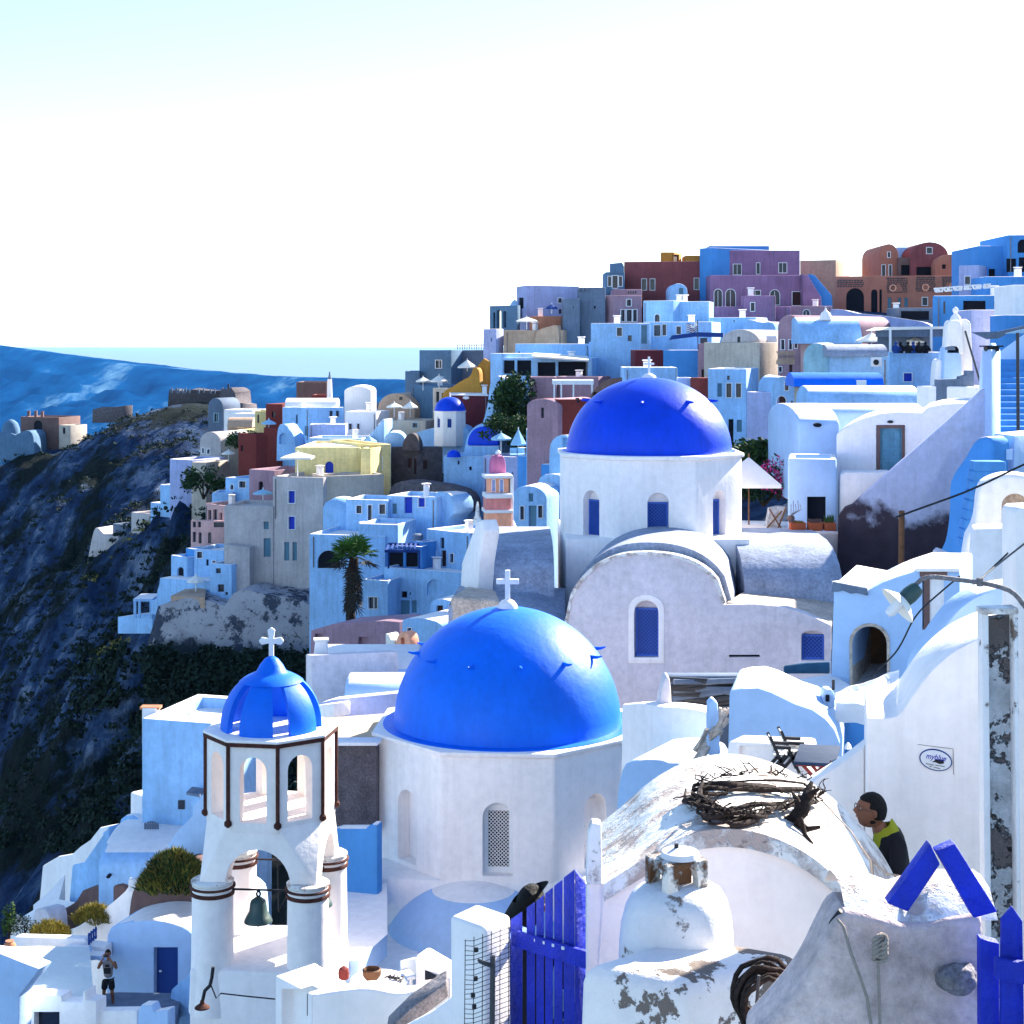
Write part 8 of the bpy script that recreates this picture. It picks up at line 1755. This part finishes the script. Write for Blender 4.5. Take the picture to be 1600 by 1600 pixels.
MB().grid(P).build('hood', MATS['lime_cloth'], boy, smooth=70, wob=.006)
m = MB(); m.lathe(hd_ + Vector((.065, -.03, -.04)), [(.02, -.07), (.055, -.04), (.06, .0), (.045, .04), (.01, .06)], 14, sx=.8); m.build('hood_fold', MATS['lime_cloth'], boy, smooth=70, wob=.01)
# hands of the boy resting on his knees
def hand(root, w, d, up_, s=1.0, mt='skin', curl=.5):
    d = Vector(d).normalized(); up_ = Vector(up_).normalized(); sd_ = d.cross(up_).normalized(); w = Vector(w)
    J = [(*w, .030 * s, .022 * s), (*(w + d * .04 * s), .038 * s, .018 * s), (*(w + d * .085 * s), .040 * s, .016 * s)]; E = [(0, 1), (1, 2)]
    for k, ln in enumerate((.062, .072, .067, .052)):
        b = w + d * .085 * s + sd_ * (.030 - .020 * k) * s; p1 = b + (d - up_ * curl * .3) * ln * .45 * s; p2 = p1 + (d - up_ * curl) .normalized() * ln * .35 * s; p3 = p2 + (d * .6 - up_ * curl * 1.3).normalized() * ln * .25 * s
        i = len(J); J += [(*b, .0095 * s), (*p1, .0088 * s), (*p2, .0080 * s), (*p3, .0065 * s)]; E += [(2, i), (i, i + 1), (i + 1, i + 2), (i + 2, i + 3)]
    i = len(J); b = w + d * .03 * s + sd_ * .03 * s; J += [(*b, .013 * s), (*(b + (sd_ + d * .6).normalized() * .035 * s), .011 * s), (*(b + (sd_ * .7 + d).normalized() * .065 * s), .009 * s)]; E += [(0, i), (i, i + 1), (i + 1, i + 2)]
    return skin('hand', J, E, mt, root, sub=1)
hand(boy, sh1 + Vector((-.14, -.04, -.43)), (-1, 0, -.25), (0, 0, 1)); hand(boy, sh2 + Vector((-.11, .0, -.44)), (-1, 0, -.25), (0, 0, 1))

# photographer on the lower terrace
Dq = 21.6; k_ = 95 / 1.0 / F * Dq     # height in metres
foot = W(169, 1577, Dq); H = (1577 - 1483) / F * Dq
ph = thing('person', 'person in a grey top and black shorts taking a photo on the lower terrace', 'person', foot)
s = H / 1.75
A = lambda x, y, z: foot + Vector((x, y, z)) * s
head(ph, A(-.01, 0, 1.62), .105 * s, (.12, -1, 0), hair_len=.05)
skin('neck', [(*A(0, .02, 1.53), .05 * s), (*A(0, .03, 1.42), .06 * s)], [(0, 1)], 'skin', ph)
J = [(*A(0, 0, .90), .15 * s, .10 * s), (*A(0, 0, 1.10), .14 * s, .10 * s), (*A(0, .01, 1.32), .16 * s, .105 * s), (*A(0, .02, 1.45), .10 * s, .07 * s), (*A(-.15, .01, 1.40), .06 * s), (*A(.15, .01, 1.40), .06 * s)]
skin('shirt', J, [(0, 1), (1, 2), (2, 3), (2, 4), (2, 5)], 'cement', ph)
skin('shorts', [(*A(0, 0, .95), .15 * s, .11 * s), (*A(-.09, 0, .80), .105 * s), (*A(-.115, 0, .56), .10 * s), (*A(.09, 0, .80), .105 * s), (*A(.115, 0, .56), .10 * s)], [(0, 1), (1, 2), (0, 3), (3, 4)], 'black_cloth', ph)
m = MB(); m.box(A(0, -.118, 1.16), (.20 * s, .02, .17 * s)); m.box(A(0, -.122, 1.31), (.12 * s, .02, .07 * s)); m.build('shirt_print', MATS['black_cloth'], ph, bevel=.02)
for sg in (-1, 1):
    skin('arm', [(*A(.17 * sg, .01, 1.40), .052 * s), (*A(.27 * sg, -.10, 1.22), .042 * s), (*A(.20 * sg, -.20, 1.40), .034 * s), (*A(.085 * sg, -.20, 1.56), .027 * s)], [(0, 1), (1, 2), (2, 3)], 'skin', ph)
    hand(ph, A(.085 * sg, -.20, 1.56), (-.25 * sg, -.1, 1), (0, 1, .2), s * .95)
    skin('leg', [(*A(.11 * sg, 0, .62), .065 * s), (*A(.12 * sg, -.01, .48), .055 * s), (*A(.13 * sg, .02, .30), .052 * s), (*A(.135 * sg, .02, .08), .034 * s)], [(0, 1), (1, 2), (2, 3)], 'skin', ph)
    skin('shoe', [(*A(.135 * sg, .05, .04), .042 * s), (*A(.14 * sg, -.06, .035), .045 * s, .035 * s), (*A(.145 * sg, -.15, .03), .036 * s, .028 * s)], [(0, 1), (1, 2)], 'black_cloth', ph)
m = MB(); m.box(A(0, -.20, 1.63), (.13 * s, .06 * s, .085 * s)); cm_ = thing('camera_body', 'black camera held to the face by the photographer', 'camera', A(0, -.2, 1.59)); m.build('case', MATS['iron'], cm_, bevel=.008)
m = MB(); oriented(m, [(.001, 0), (.036 * s, 0), (.036 * s, .09 * s), (.001, .09 * s)], A(0, -.22, 1.63), Vector((0, -1, 0)), 16); m.build('lens', MATS['iron'], cm_, smooth=40)
# dark haired head behind the gate
hc = W(829, 1415, 7.0)
wm_ = thing('person', 'person with long dark hair seen from behind, half hidden by the blue gate', 'person', hc - Vector((0, 0, 1.4)))
head(wm_, hc, .115, (.4, 1, -.3), tilt=.3, hair_len=.6)
m = MB(); P = []
for j in range(9):
    t = j / 8; P.append([hc + Vector((-.16 * t + math.cos(a) * (.115 + .03 * t) * (1 - .35 * t), math.sin(a) * .10 - .03, .10 - .24 * t + math.cos(a) * .06)) for a in [i * 2 * math.pi / 24 for i in range(25)]])
m.grid(P); m.build('long_hair', MATS['hair'], wm_, smooth=70, wob=.008)
J = [(*(hc + Vector((0, .02, -.62))), .15, .12), (*(hc + Vector((0, .02, -.36))), .16, .12), (*(hc + Vector((0, .0, -.20))), .08), (*(hc + Vector((-.19, 0, -.27))), .07), (*(hc + Vector((.19, 0, -.27))), .07), (*(hc + Vector((-.24, .02, -.55))), .055), (*(hc + Vector((.24, .02, -.55))), .055), (*(hc + Vector((-.1, .02, -1.0))), .11), (*(hc + Vector((.1, .02, -1.0))), .11), (*(hc + Vector((-.1, .02, -1.4))), .07), (*(hc + Vector((.1, .02, -1.4))), .07)]
skin('dress', J, [(0, 1), (1, 2), (1, 3), (1, 4), (3, 5), (4, 6), (0, 7), (0, 8), (7, 9), (8, 10)], 'black_cloth', wm_)
